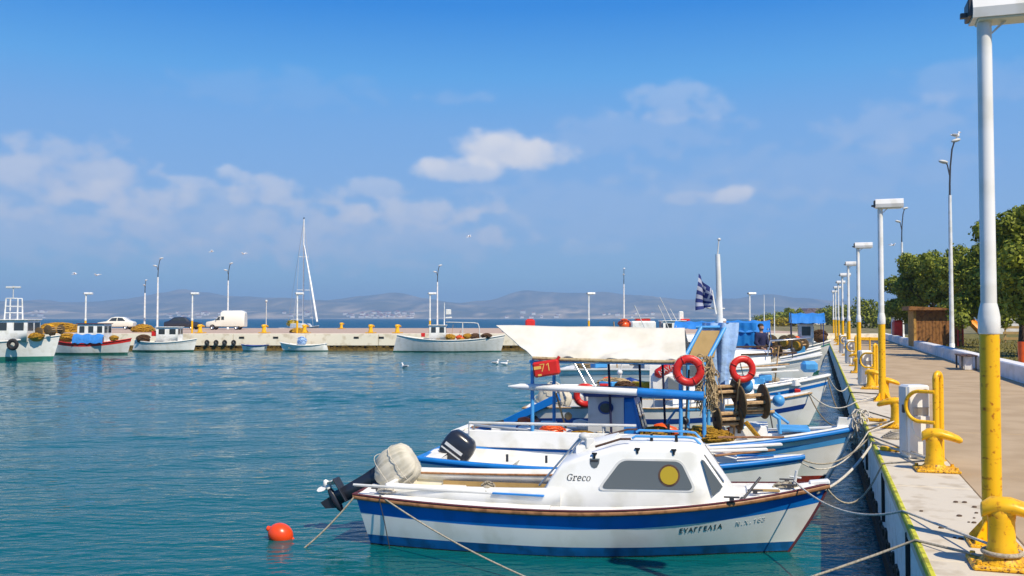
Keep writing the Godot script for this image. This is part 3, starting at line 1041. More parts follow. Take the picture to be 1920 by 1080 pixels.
func make_guard() -> Node3D:
	var t := thing("pedestal_guard", "", "guard rail", Vector3(), 0.0, "yellow tubular guards beside the service pedestals")
	var w := Mb.new()
	# tall narrow hoop
	var path := [Vector3(0, 0, -0.06), Vector3(0, 0.94, -0.06)]
	path.append_array(arc(Vector3(0, 0.94, 0), Vector3(0, 0, -0.06), Vector3(0, 0.07, 0), 0.2, PI - 0.2, 8))
	path.append_array([Vector3(0, 0.94, 0.06), Vector3(0, 0, 0.06)])
	w.tube(path, 0.036, 14)
	put("tall_hoop", w, M.yellow, t)
	# low hoop that reaches round the cabinet
	w = Mb.new()
	path = [Vector3(0.0, 0.80, 0.09), Vector3(-0.18, 0.80, 0.09)]
	path.append_array(arc(Vector3(-0.18, 0.625, 0.09), Vector3(0, 0.175, 0), Vector3(-0.16, 0, 0), 0.15, PI - 0.15, 10))
	path.append_array([Vector3(-0.18, 0.45, 0.09), Vector3(0.0, 0.45, 0.09)])
	w.tube(path, 0.022, 10)
	put("side_hoop", w, M.yellow, t)
	for z in [-0.06, 0.06]:
		w = Mb.new()
		w.lathe([Vector2(0.056, 0.0), Vector2(0.056, 0.015), Vector2(0.04, 0.02)], Transform3D(Basis(), Vector3(0, 0, z)), 12)
		put("foot", w, M.rusty_yellow, t)
	return t


func make_tall_lamp(h: float) -> Node3D:
	var t := thing("tall_lamp", "", "lamp post", Vector3(), 0.0, "tall white street lamps with twin curved heads")
	var w := Mb.new()
	w.tube([Vector3(0, 0, 0), Vector3(0, h * 0.74, 0)], [0.11, 0.075], 12)
	put("pole", w, M.pole_white, t)
	w = Mb.new()
	w.tube([Vector3(0, h * 0.735, 0), Vector3(0.01, h * 0.80, 0), Vector3(0.05, h * 0.88, 0), Vector3(0.14, h * 0.96, 0), Vector3(0.27, h, 0)], [0.05, 0.045, 0.04, 0.04, 0.035], 8)
	put("upper_arm", w, M.dark_metal, t)
	w = Mb.new()
	w.tube([Vector3(0.02, h * 0.83, 0), Vector3(-0.10, h * 0.885, 0.02), Vector3(-0.22, h * 0.90, 0.03)], [0.035, 0.03, 0.03], 8)
	put("lower_arm", w, M.dark_metal, t)
	for e in [[Vector3(0.33, h + 0.03, 0), 0.25], [Vector3(-0.30, h * 0.90, 0.03), -0.2]]:
		w = Mb.new()
		w.ball(e[0], Vector3(0.24, 0.085, 0.13), 12, Basis(Vector3(0, 0, 1), e[1]))
		put("lamp_head", w, M.grey_white, t)
	w = Mb.new()
	w.lathe([Vector2(0.16, 0), Vector2(0.16, 0.03), Vector2(0.125, 0.05), Vector2(0.12, 0.35), Vector2(0.1, 0.37)], Transform3D(), 12)
	put("base", w, M.pole_white, t)
	return t


func make_quay_things() -> void:
	var yaw := atan2(-RV.z, RV.x)
	var lamps := [[7.62, "nearest lamp post, yellow below and white above, at the right edge of the view"], [20.0, "second yellow and white lamp post from the front, rising behind the near service pedestal"], [31.2, "third yellow and white lamp post from the front of the quay row"], [41.5, "fourth yellow and white lamp post from the front, close behind the third"], [52.0, "fifth yellow and white lamp post from the front of the quay row"], [62.5, "sixth yellow and white lamp post from the front of the quay row"], [73.0, "seventh yellow and white lamp post, last but one of the quay row"], [84.0, "farthest yellow and white lamp post at the end of the quay row"]]
	var l0 := make_lamp()
	for i in lamps.size():
		var o := l0 if i == 0 else copy(l0, "quay_lamp", "", Vector3(), 0.0)
		o.position = quay(lamps[i][0], 1.19)
		o.rotation.y = yaw + [0.0, 0.0, 0.02, -0.03, 0.0, 0.03, 0.0, 0.0][i]
		o.set_meta("label", lamps[i][1])
	# bollards
	var b0 := make_bollard()
	var words := ["nearest yellow mooring bollard with a horned top, at the foot of the nearest lamp post", "yellow mooring bollard in front of the near white service pedestal", "yellow mooring bollard just behind the near white service pedestal", "yellow mooring bollard at the foot of the second lamp post", "fifth yellow mooring bollard from the front, before the second pedestal", "sixth yellow mooring bollard from the front, beside the second pedestal", "seventh yellow mooring bollard from the front, past the second pedestal", "eighth yellow mooring bollard from the front, near the third lamp post", "ninth yellow mooring bollard from the front of the quay", "tenth yellow mooring bollard from the front of the quay", "eleventh yellow mooring bollard from the front of the quay", "twelfth yellow mooring bollard from the front of the quay", "thirteenth yellow mooring bollard from the front of the quay", "farthest yellow mooring bollard of the quay row"]
	var where := [6.95, 11.05, 15.2, 20.3, 23.4, 27.0, 30.2, 34.5, 38.0, 44.0, 49.0, 55.0, 61.0, 68.0]
	for i in where.size():
		var o := b0 if i == 0 else copy(b0, "mooring_bollard", "", Vector3(), 0.0)
		o.position = quay(where[i], [1.14, 1.17, 1.10, 1.25][i % 4], QY + 0.004)
		o.rotation.y = yaw + [0.0, 0.05, PI * 0.9, 0.0, -0.2][i % 5]
		o.set_meta("label", words[i])
	var p0 := make_pedestal()
	var g0 := make_guard()
	var ps := [[12.05, "near white service pedestal with a yellow guard, between the first two lamp posts"], [24.6, "second white service pedestal, just past the second lamp post"], [36.5, "third white service pedestal, partly hidden by yellow posts"], [47.0, "farthest white service pedestal of the quay"]]
	var gs := ["yellow tubular guard hoop beside the near service pedestal", "yellow guard hoop beside the second service pedestal", "yellow guard hoop beside the third service pedestal", "yellow guard hoop beside the farthest service pedestal"]
	for i in 4:
		var o := p0 if i == 0 else copy(p0, "service_pedestal", "", Vector3(), 0.0)
		o.position = quay(ps[i][0], 1.07, QY + 0.004)
		o.rotation.y = 0.0
		o.set_meta("label", ps[i][1])
		o = g0 if i == 0 else copy(g0, "pedestal_guard", "", Vector3(), 0.0)
		o.position = quay(ps[i][0] - 0.25, 1.30, QY + 0.004)
		o.rotation.y = -0.85
		o.set_meta("label", gs[i])
	# yellow steel bar lying on the coping
	var w := Mb.new()
	w.bar(quay(12.55, 0.72, QY + 0.035), quay(12.45, 1.02, QY + 0.035), 0.10, 0.05, Vector3.UP, 0.008)
	tag(put("steel_bar", w, M.yellow), "short yellow steel bar lying across the coping left of the near pedestal", "steel bar")
	w = Mb.new()
	w.bar(quay(16.1, 0.72, QY + 0.03), quay(16.0, 1.0, QY + 0.03), 0.09, 0.045, Vector3.UP, 0.008)
	tag(put("steel_bar", w, M.rusty_yellow), "short rusty yellow steel bar on the coping behind the near pedestal", "steel bar")
	# yellow railing far along the quay
	var r := thing("railing", "low yellow railing on the quay beside the third lamp post", "railing", quay(44.5, 1.6), yaw)
	for x in [0.0, 0.55, 1.1]:
		w = Mb.new()
		w.cyl(Vector3(x, 0, 0), Vector3(x, 0.82, 0), 0.035, 0.035, 8)
		put("post", w, M.yellow, r)
	w = Mb.new()
	w.box(Vector3(0.55, 0.74, 0), Vector3(1.3, 0.14, 0.05), Basis(), 0.01)
	put("rail", w, M.yellow, r)
	# benches
	var b := thing("bench", "small dark wooden bench with white legs in front of the low white wall", "bench", quay(33.6, 4.55), yaw)
	for i in 3:
		w = Mb.new()
		w.box(Vector3(-0.17 + i * 0.17, 0.455, 0), Vector3(0.15, 0.04, 1.5), Basis(), 0.008)
		put("seat_plank", w, M.dark_wood, b)
	for z in [-0.55, 0.55]:
		w = Mb.new()
		w.box(Vector3(0, 0.217, z), Vector3(0.26, 0.434, 0.09), Basis(), 0.012)
		put("leg", w, M.low_wall, b)
	for z in [-0.75, 0.75]:
		w = Mb.new()
		w.box(Vector3(-0.2, 0.217, z * 0.86), Vector3(0.05, 0.434, 0.05))
		w.box(Vector3(0.2, 0.217, z * 0.86), Vector3(0.05, 0.434, 0.05))
		put("side_frame", w, M.dark_metal, b)
	# tall street lamps on the landward side
	var t0 := make_tall_lamp(10.05)
	t0.position = at(1785, 640, 44.5) * Vector3(1, 0, 1) + Vector3(0, QY + 0.1, 0)
	t0.set_meta("label", "tall white street lamp behind the low wall with a gull on its upper head")
	var t1 := copy(t0, "tall_lamp", "tall white street lamp beside the red bin, second along the low wall", at(1693, 620, 72.0) * Vector3(1, 0, 1) + Vector3(0, QY + 0.1, 0), 0.0)
	t1.rotation.y = 0.1
	# red bin
	var rb := thing("fire_cabinet", "red cabinet at the far end of the low white wall", "cabinet", at(1683, 638, 67.5) * Vector3(1, 0, 1) + Vector3(0, QY, 0))
	w = Mb.new()
	w.box(Vector3(0, 0.78, 0), Vector3(0.62, 1.3, 0.5), Basis(), 0.06)
	put("body", w, M.red, rb)
	w = Mb.new()
	w.box(Vector3(0, 1.46, 0), Vector3(0.5, 0.12, 0.4), Basis(), 0.04)
	put("top", w, M.red, rb)
	w = Mb.new()
	w.box(Vector3(0.03, 0.07, 0), Vector3(0.3, 0.15, 0.3))
	put("foot", w, M.red, rb)
	# brown hut
	var h := thing("hut", "small brown wooden hut under the trees behind the low wall", "hut", at(1752, 620, 52.0) * Vector3(1, 0, 1) + Vector3(0, QY + 0.1, 0), -0.25)
	for i in 13:
		w = Mb.new()
		w.box(Vector3(-1.05 + i * 0.175, 1.0, 0.9), Vector3(0.165, 2.0, 0.05), Basis(), 0.008)
		put("plank", w, M.hut_wood, h)
	for i in 10:
		w = Mb.new()
		w.box(Vector3(-1.2, 1.0, -0.8 + i * 0.175), Vector3(0.05, 2.0, 0.165), Basis(), 0.008)
		put("plank", w, M.hut_trim, h)
	w = Mb.new()
	w.box(Vector3(0, 0.99, 0), Vector3(2.34, 1.96, 1.72))
	put("core", w, M.hut_wood, h)
	w = Mb.new()
	w.box(Vector3(-1.16, 1.0, 0.92), Vector3(0.14, 2.02, 0.14), Basis(), 0.01)
	w.box(Vector3(1.18, 1.0, 0.92), Vector3(0.14, 2.02, 0.14), Basis(), 0.01)
	put("corner_post", w, M.hut_trim, h)
	w = Mb.new()
	w.prism(PackedVector2Array([Vector2(-1.5, 2.0), Vector2(1.45, 2.0), Vector2(1.45, 2.06), Vector2(-1.5, 2.22)]), Transform3D(Basis(), Vector3(0, 0, -1.15)), 2.4)
	put("roof", w, M.hut_wood, h)
	# white house with tiled roof farther off
	var wh := thing("white_house", "white house with a red tiled roof left of the brown hut", "house", at(1703, 620, 84.0) * Vector3(1, 0, 1) + Vector3(0, QY, 0), -0.3)
	w = Mb.new()
	w.box(Vector3(0, 1.3, 0), Vector3(2.6, 2.6, 3.0))
	put("wall", w, M.plaster, wh)
	w = Mb.new()
	w.prism(PackedVector2Array([Vector2(-1.7, 2.6), Vector2(1.7, 2.6), Vector2(0.0, 3.3)]), Transform3D(Basis(), Vector3(0, 0, -1.7)), 3.4)
	put("roof", w, M.tile_roof, wh)
	w = Mb.new()
	w.box(Vector3(-0.3, 1.2, 1.51), Vector3(0.7, 1.9, 0.04))
	put("door", w, M.window_dark, wh)
	# pale house behind the right hand trees
	var ph := thing("pale_house", "pale low house behind the trees at the right edge", "house", at(1935, 612, 92.0) * Vector3(1, 0, 1) + Vector3(0, QY, 0), -0.25)
	w = Mb.new()
	w.box(Vector3(0, 1.2, 0), Vector3(9, 2.4, 4))
	put("wall", w, M.plaster, ph)
	w = Mb.new()
	w.prism(PackedVector2Array([Vector2(-5, 2.4), Vector2(5, 2.4), Vector2(4, 3.3), Vector2(-4, 3.3)]), Transform3D(Basis(), Vector3(0, 0, -2.3)), 4.6)
	put("roof", w, M.tile_roof, ph)
	# grey roofed house on the headland
	var gh := thing("headland_house", "house with a wide grey roof on the headland between dark bushes", "house", at(1519, 604, 235.0) * Vector3(1, 0, 1) + Vector3(0, QY, 0), 0.1)
	w = Mb.new()
	w.box(Vector3(0, 1.3, 0), Vector3(5.6, 2.8, 5))
	put("wall", w, M.plaster, gh)
	w = Mb.new()
	w.prism(PackedVector2Array([Vector2(-3.6, 2.6), Vector2(3.6, 2.6), Vector2(1.6, 4.2), Vector2(-1.6, 4.2)]), Transform3D(Basis(), Vector3(0, 0, -3)), 6.0)
	put("roof", w, M.slate_roof, gh)
	for x in [-1.6, 0.0, 1.6]:
		w = Mb.new()
		w.box(Vector3(x, 1.5, 2.51), Vector3(0.8, 1.1, 0.04))
		put("window", w, M.window_dark, gh)
	# playground slide
	var sl := thing("slide", "orange playground slide under the trees on the lawn", "slide", at(1826, 622, 50.0) * Vector3(1, 0, 1) + Vector3(0, QY + 0.16, 0), -0.9)
	w = Mb.new()
	var rows := []
	for i in 9:
		var u := i / 8.0
		var y := 1.35 * (1.0 - smoothstep(0.0, 1.0, u)) + 0.12
		var row := []
		for e in [[-0.38, 0.28], [-0.30, 0.0], [0.30, 0.0], [0.38, 0.28]]:
			row.append(Vector3(u * 1.9 - 0.7, y + e[1], e[0]))
		rows.append(row)
	w.sheet(rows, Vector3.UP, 0.03)
	put("chute", w, M.slide_orange, sl)
	for z in [-0.28, 0.28]:
		w = Mb.new()
		w.cyl(Vector3(-0.72, 0, z), Vector3(-0.72, 2.0, z), 0.04, 0.04, 8)
		put("post", w, M.red, sl)
	for i in 4:
		w = Mb.new()
		w.cyl(Vector3(-0.74, 0.3 + i * 0.3, -0.28), Vector3(-0.74, 0.3 + i * 0.3, 0.28), 0.02, 0.02, 6)
		put("rung", w, M.dark_metal, sl)
	w = Mb.new()
	w.cyl(Vector3(0, 0, 0), Vector3(0, 0.75, 0), 0.12, 0.14, 14)
	var bin := put("litter_bin", w, M.orange)
	bin.position = at(1917, 665, 30.0) * Vector3(1, 0, 1) + Vector3(0, QY + 0.15, 0)
	tag(bin, "small orange litter bin on the lawn at the right edge of the view", "bin")
	# pale fence post by the far trees
	var fe := thing("wooden_fence", "low tan wooden fence under the right hand trees", "fence", at(1885, 640, 58.0) * Vector3(1, 0, 1) + Vector3(0, QY + 0.1, 0), -0.1)
	for x in [0.0, 1.0, 2.0, 3.0]:
		w = Mb.new()
		w.box(Vector3(x, 0.6, 0), Vector3(0.08, 1.2, 0.08))
		put("post", w, M.tan_board, fe)
	for y in [0.3, 0.65, 1.0]:
		w = Mb.new()
		w.box(Vector3(1.5, y, 0.067), Vector3(3.3, 0.16, 0.05))
		put("rail", w, M.tan_board, fe)


# ---------- boats ----------
class Hull:
	var L := 5.0       # length
	var B := 1.9       # beam
	var s0 := 0.6      # sheer height at the stern, amidships, at the bow
	var s1 := 0.55
	var s2 := 0.8
	var um := 0.42
	var k := -0.35
	var rake := 0.6
	var tr := 0.12
	var fb := 0.8      # breadth of the transom
	var p0 := 0.25
	var p1 := 0.85
	var pp := 0.3
	var be := 1.9
	func _init(d: Dictionary) -> void:
		for key in d:
			set(key, d[key])
	func sh(u: float) -> float:
		if u < um:
			return s1 + (s0 - s1) * pow((um - u) / um, 2.0)
		return s1 + (s2 - s1) * pow((u - um) / (1.0 - um), 2.0)
	func hb(u: float) -> float:
		if u < um:
			return B / 2.0 * (1.0 - (1.0 - fb) * pow((um - u) / um, 2.2))
		return B / 2.0 * (1.0 - pow(clampf((u - um) / (1.0 - um), 0, 1), be))
	func tt(u: float, y: float) -> float:
		return clampf((y - k) / (sh(u) - k), 0.0, 1.15)
	func w(u: float, y: float) -> float:
		var e := p0
		if u > um:
			e += (p1 - p0) * pow((u - um) / (1.0 - um), 1.5)
		else:
			e += (pp - p0) * pow((um - u) / um, 1.5)
		return hb(u) * pow(tt(u, y), e)
	func pt(u: float, y: float, side: float, off := 0.0) -> Vector3:
		var t := 1.0 - minf(tt(u, y), 1.0)
		var x := (u - 0.5) * L - rake * pow(t, 1.2) * pow(u, 4.0) + tr * t * pow(1.0 - u, 4.0)
		return Vector3(x + off * maxf(0.0, u - 0.93) * 14.0, y, side * (w(u, y) + off))
	# u at a lengthwise place
	func u_at(x: float) -> float:
		return x / L + 0.5


# one paint band of a hull between two heights, each given as [fixed, share of the sheer height]
func band(h: Hull, lo: Array, hi: Array, off := 0.0, nv := 5, transom := true) -> Mb:
	var mb := Mb.new()
	var nu := 36
	for side in [1.0, -1.0]:
		mb.smooth(1 if side > 0 else 2)
		for i in nu:
			var u0 := 1.0 - pow(1.0 - float(i) / nu, 1.2)
			var u1 := 1.0 - pow(1.0 - float(i + 1) / nu, 1.2)
			for j in nv:
				var q := []
				for e in [[u0, j], [u0, j + 1], [u1, j + 1], [u1, j]]:
					var s := h.sh(e[0])
					q.append(h.pt(e[0], lerpf(lo[0] + lo[1] * s, hi[0] + hi[1] * s, float(e[1]) / nv), side, off))
				mb.face(q, Vector3(0.05, 0, side))
	if transom:
		mb.smooth(3)
		for j in nv:
			var s := h.sh(0.0)
			var ya := lerpf(lo[0] + lo[1] * s, hi[0] + hi[1] * s, float(j) / nv)
			var yb := lerpf(lo[0] + lo[1] * s, hi[0] + hi[1] * s, float(j + 1) / nv)
			var d := Vector3(-off, 0, 0)
			mb.face([h.pt(0, ya, 1, off) + d, h.pt(0, yb, 1, off) + d, h.pt(0, yb, -1, off) + d, h.pt(0, ya, -1, off) + d], Vector3.LEFT)
	return mb


# a rail that runs round the sheer: dy below it, hh high, ww out
func rail(h: Hull, dy: float, hh: float, ww: float, inward := 0.0) -> Mb:
	var mb := Mb.new()
	for side in [1.0, -1.0]:
		var rings := []
		for i in 41:
			var u := 1.0 - pow(1.0 - i / 40.0, 1.25)
			var s := h.sh(u) + dy
			var p := h.pt(u, h.sh(u), side)
			p.y = s
			var o := Vector3(maxf(0.0, u - 0.9) * 5.0 * ww, 0, side * ww)
			var q := Vector3(0, 0, side * minf(inward, absf(p.z)))
			rings.append([p - q - Vector3(0, hh / 2, 0), p + o * 0.8 - Vector3(0, hh / 2, 0), p + o - Vector3(0, hh * 0.2, 0), p + o + Vector3(0, hh * 0.2, 0), p + o * 0.8 + Vector3(0, hh / 2, 0), p - q + Vector3(0, hh / 2, 0)])
		mb.loft(rings)
	var a := h.pt(0, h.sh(0), 1)
	mb.box(Vector3(a.x - ww * 0.4, h.sh(0) + dy, 0), Vector3(ww + inward, hh, absf(a.z) * 2 + ww * 1.6), Basis(), minf(hh, ww) * 0.2)
	return mb


# deck with a well: the well reaches from u0 to u1 and leaves a side deck of share inset
func deck(h: Hull, u0: float, u1: float, inset: float, camber := 0.05, dy := -0.015) -> Mb:
	var mb := Mb.new()
	mb.smooth(0)
	var us := []
	for i in 41:
		us.append(i / 40.0)
	us.append(u0 - 0.0001)
	us.append(u0)
	us.append(u1)
	us.append(u1 + 0.0001)
	us.sort()
	for side in [1.0, -1.0]:
		for i in us.size() - 1:
			var q := []
			for e in [[us[i], 1], [us[i], 0], [us[i + 1], 0], [us[i + 1], 1]]:
				var p := h.pt(e[0], h.sh(e[0]), side)
				var well: bool = us[i] >= u0 - 0.00005 and us[i + 1] <= u1 + 0.00005
				var z := absf(p.z)
				if e[1] == 0:
					z = z * (1.0 - inset) if well else 0.0
				var cam := camber * (1.0 - pow(z / maxf(absf(p.z), 0.001), 2.0))
				q.append(Vector3(p.x, p.y + dy + cam, z * side))
			mb.face(q, Vector3.UP)
	return mb


func well(h: Hull, u0: float, u1: float, inset: float, floor_y: float, camber := 0.05) -> Mb:
	var mb := Mb.new()
	mb.smooth(-1)
	var n := 12
	for i in n:
		var a := lerpf(u0, u1, float(i) / n)
		var b := lerpf(u0, u1, float(i + 1) / n)
		for side in [1.0, -1.0]:
			var q := []
			var f := []
			for u in [a, b]:
				var p := h.pt(u, h.sh(u), side)
				var z := absf(p.z) * (1.0 - inset)
				var cam := camber * (1.0 - pow(1.0 - inset, 2.0))
				q.append(Vector3(p.x, p.y - 0.015 + cam, z * side))
				f.append(Vector3(p.x, floor_y, z * side * 0.92))
			mb.face([q[0], q[1], f[1], f[0]], Vector3(0, 0.1, -side))
			mb.face([f[0], f[1], Vector3(f[1].x, floor_y, 0), Vector3(f[0].x, floor_y, 0)], Vector3.UP)
	for e in [[u0, 1.0], [u1, -1.0]]:
		var p := h.pt(e[0], h.sh(e[0]), 1)
		var z := p.z * (1.0 - inset)
		mb.face([Vector3(p.x, p.y, z), Vector3(p.x, p.y, -z), Vector3(p.x, floor_y, -z * 0.92), Vector3(p.x, floor_y, z * 0.92)], Vector3(e[1], 0, 0))
	return mb


# a trunk or house lofted along x from stations [x, base, roof, half width at base, half width at roof]
func house(stations: Array, r := 0.06, camber := 0.03) -> Mb:
	var mb := Mb.new()
	var rings := []
	for e in stations:
		var g := []
		var half := []
		var hgt: float = e[2] - e[1]
		var rr := minf(r, hgt * 0.45)
		half.append(Vector2(e[3], e[1]))
		half.append(Vector2(lerpf(e[3], e[4], 0.5), lerpf(e[1], e[2] - rr, 0.5)))
		half.append(Vector2(e[4], e[2] - rr))
		half.append(Vector2(e[4] - rr * 0.1, e[2] - rr * 0.6))
		half.append(Vector2(e[4] - rr * 0.4, e[2] - rr * 0.2))
		half.append(Vector2(e[4] - rr, e[2]))
		half.append(Vector2(e[4] * 0.4, e[2] + camber * 0.9))
		for p in half:
			g.append(Vector3(e[0], p.y, p.x))
		for i in range(half.size() - 1, -1, -1):
			g.append(Vector3(e[0], half[i].y, -half[i].x))
		rings.append(g)
	mb.loft(rings)
	return mb


# a flat panel laid on the side of a house: outline in (x, y); side plane given by half widths at two heights
func side_panel(poly: Array, y0: float, w0: float, y1: float, w1: float, side: float, proud := 0.006, thick := 0.012, taper := 0.0, x_ref := 0.0) -> Mb:
	var mb := Mb.new()
	mb.smooth(-1)
	var outer := []
	var inner := []
	for p in poly:
		var z: float = lerpf(w0, w1, (p.y - y0) / (y1 - y0)) + taper * (p.x - x_ref)
		outer.append(Vector3(p.x, p.y, (z + proud) * side))
		inner.append(Vector3(p.x, p.y, (z + proud - thick) * side))
	var c := Vector3()
	for p in outer:
		c += p / outer.size()
	mb.face(outer, Vector3(0, 0, side))
	for i in outer.size():
		var j := (i + 1) % outer.size()
		mb.face([outer[i], outer[j], inner[j], inner[i]], (outer[i] + outer[j]) / 2.0 - c)
	return mb


# rounds the corners of an outline
func rounded(poly: Array, r: float, n := 3) -> Array:
	var out := []
	for i in poly.size():
		var p: Vector2 = poly[i]
		var a: Vector2 = (poly[i - 1] - p).normalized()
		var b: Vector2 = (poly[(i + 1) % poly.size()] - p).normalized()
		for k in n + 1:
			var t := float(k) / n
			out.append((p + a * r).lerp(p, t).lerp(p.lerp(p + b * r, t), t))
	return out


func outboard(boat: Node3D, pos: Vector3, tilt_deg: float, cover: bool, size := 1.0, yaw := 0.0) -> Node3D:
	var o := sub("outboard_engine", boat)
	o.position = pos
	o.rotation = Vector3(0, yaw, deg_to_rad(tilt_deg))
	o.scale = Vector3(size, size, size)
	var w := Mb.new()
	var rings := []
	var prof := [[0.06, 0.13, 0.10], [0.10, 0.20, 0.145], [0.22, 0.235, 0.155], [0.36, 0.235, 0.155], [0.46, 0.215, 0.145], [0.52, 0.16, 0.11], [0.535, 0.08, 0.05]]
	for e in prof:
		var g := []
		var grow := 1.12 if cover else 1.0
		for i in 96:
			var a := TAU * i / 96
			var fold := 1.0
			if cover:
				fold = 1.05 - 0.10 * absf(sin(a * 8.0 + e[0] * 1.6 + 1.6 * sin(a * 2.0 + 0.7))) - 0.05 * absf(sin(a * 15.5 - e[0] * 1.5)) + 0.03 * sin(a * 2.0 + e[0] * 7.0)
			var cx := signf(cos(a)) * pow(absf(cos(a)), 0.7)
			var cz := signf(sin(a)) * pow(absf(sin(a)), 0.7)
			g.append(Vector3(-0.10 + cx * e[1] * grow * fold, e[0] + (0.04 * sin(a * 3.0) if cover and e[0] < 0.15 else 0.0) - (0.05 if cover and e[0] < 0.15 else 0.0), cz * e[2] * grow * fold))
		rings.append(g)
	w.loft(rings)
	if cover:
		put("canvas_cover", w, M.canvas, o)
		w = Mb.new()
		for e in [0.12, 0.34]:
			var path := []
			for i in 25:
				var a := TAU * i / 24
				path.append(Vector3(-0.10 + signf(cos(a)) * pow(absf(cos(a)), 0.7) * 0.275, e + 0.02 * sin(a * 2), signf(sin(a)) * pow(absf(sin(a)), 0.7) * 0.188))
			w.tube(path, 0.005, 5, false)
		put("lashing", w, M.rope_pale, o)
	else:
		put("cowl", w, M.engine, o)
		for s in [1.0, -1.0]:
			w = Mb.new()
			w.box(Vector3(-0.12, 0.30, 0.155 * s), Vector3(0.30, 0.045, 0.006))
			w.box(Vector3(-0.12, 0.225, 0.157 * s), Vector3(0.34, 0.02, 0.006))
			put("cowl_stripe", w, M.grey_white, o)
	w = Mb.new()
	w.loft([[Vector3(-0.26, 0.08, -0.085), Vector3(0.04, 0.08, -0.085), Vector3(0.04, 0.08, 0.085), Vector3(-0.26, 0.08, 0.085)], [Vector3(-0.25, -0.15, -0.06), Vector3(-0.02, -0.15, -0.06), Vector3(-0.02, -0.15, 0.06), Vector3(-0.25, -0.15, 0.06)], [Vector3(-0.26, -0.52, -0.035), Vector3(-0.08, -0.52, -0.035), Vector3(-0.08, -0.52, 0.035), Vector3(-0.26, -0.52, 0.035)], [Vector3(-0.27, -0.66, -0.03), Vector3(-0.08, -0.66, -0.03), Vector3(-0.08, -0.66, 0.03), Vector3(-0.27, -0.66, 0.03)]])
	put("leg", w, M.engine, o)
	w = Mb.new()
	w.box(Vector3(-0.24, -0.53, 0), Vector3(0.34, 0.018, 0.20), Basis(), 0.005)
	put("cavitation_plate", w, M.engine, o)
	w = Mb.new()
	w.ball(Vector3(-0.17, -0.68, 0), Vector3(0.19, 0.055, 0.055), 12)
	put("gearcase", w, M.engine, o)
	w = Mb.new()
	w.prism(PackedVector2Array([Vector2(-0.24, -0.70), Vector2(-0.06, -0.70), Vector2(-0.14, -0.86), Vector2(-0.24, -0.88)]), Transform3D(Basis(), Vector3(0, 0, -0.008)), 0.016)
	put("skeg", w, M.engine, o)
	var pr := Mb.new()
	pr.lathe([Vector2(0.045, 0.0), Vector2(0.045, 0.09), Vector2(0.02, 0.13)], Transform3D(Basis(Vector3(0, 0, 1), Vector3(-1, 0, 0), Vector3(0, -1, 0)), Vector3(-0.33, -0.68, 0)), 10)
	for i in 3:
		var b := Basis(Vector3.RIGHT, TAU * i / 3 + 0.4)
		var rows := []
		for j in 5:
			var t := j / 4.0
			var wd := 0.06 * sin(0.5 + t * 2.3)
			rows.append([Vector3(-0.38, -0.68, 0) + b * Vector3(wd * 0.6, 0.04 + t * 0.11, -wd), Vector3(-0.38, -0.68, 0) + b * Vector3(-wd * 0.6, 0.04 + t * 0.11, wd)])
		pr.sheet(rows, b * Vector3(-1, 0, -1), 0.006)
	put("propeller", pr, M.white if cover else M.dark_metal, o)
	w = Mb.new()
	w.box(Vector3(0.05, -0.02, 0), Vector3(0.08, 0.26, 0.20), Basis(), 0.01)
	put("bracket", w, M.dark_metal, o)
	return o


func ring_buoy(label: String, pos: Vector3, basis: Basis, R := 0.17, r := 0.062) -> Node3D:
	var o := thing("life_ring", label, "life ring", pos, 0.0, "red life rings hanging on the moored boats")
	o.basis = basis
	var w := Mb.new()
	w.torus(Vector3(), Basis(), R, r, 30, 12, 0.8)
	put("ring", w, M.red, o)
	for i in 4:
		w = Mb.new()
		var a := TAU * i / 4 + 0.5
		w.torus(Vector3(cos(a) * R, sin(a) * R, 0), Basis(Vector3(cos(a), sin(a), 0), Vector3(0, 0, 1), Vector3(sin(a), -cos(a), 0)), r * 0.98, 0.008, 14, 5)
		put("band", w, M.red, o)
	w = Mb.new()
	var path := []
	for i in 49:
		var a := TAU * i / 48 + 0.5
		path.append(Vector3(cos(a), sin(a), 0) * (R + r * (1.02 + 0.12 * sin(a * 4 - 2.0 + PI / 2))))
	w.tube(path, 0.006, 5, false)
	put("grab_line", w, M.rope_pale, o)
	return o


# net drum: two discs on an axle with wooden slats
func net_reel(boat: Node3D, a: Vector3, b: Vector3, R: float, slats := 5) -> void:
	var o := sub("net_reel", boat)
	var ax := (b - a).normalized()
	for p in [a, b]:
		var w := Mb.new()
		var bas := Basis(Quaternion(Vector3.UP, ax))
		w.lathe([Vector2(R * 0.2, -0.03), Vector2(R * 0.93, -0.018), Vector2(R, -0.008), Vector2(R, 0.008), Vector2(R * 0.93, 0.018), Vector2(R * 0.2, 0.03)], Transform3D(bas, p), 26)
		put("disc", w, M.reel_brown, o)
	var w2 := Mb.new()
	w2.cyl(a - ax * 0.06, b + ax * 0.06, 0.03, 0.03, 10)
	put("axle", w2, M.dark_metal, o)
	var x := ax.cross(Vector3.UP).normalized()
	var y := ax.cross(x)
	for i in slats:
		var w := Mb.new()
		var c := (x * cos(TAU * i / slats) + y * sin(TAU * i / slats)) * R * 0.42
		w.bar(a + c, b + c, 0.075, 0.05, Vector3.UP, 0.01)
		put("slat", w, M.reel_wood, o)


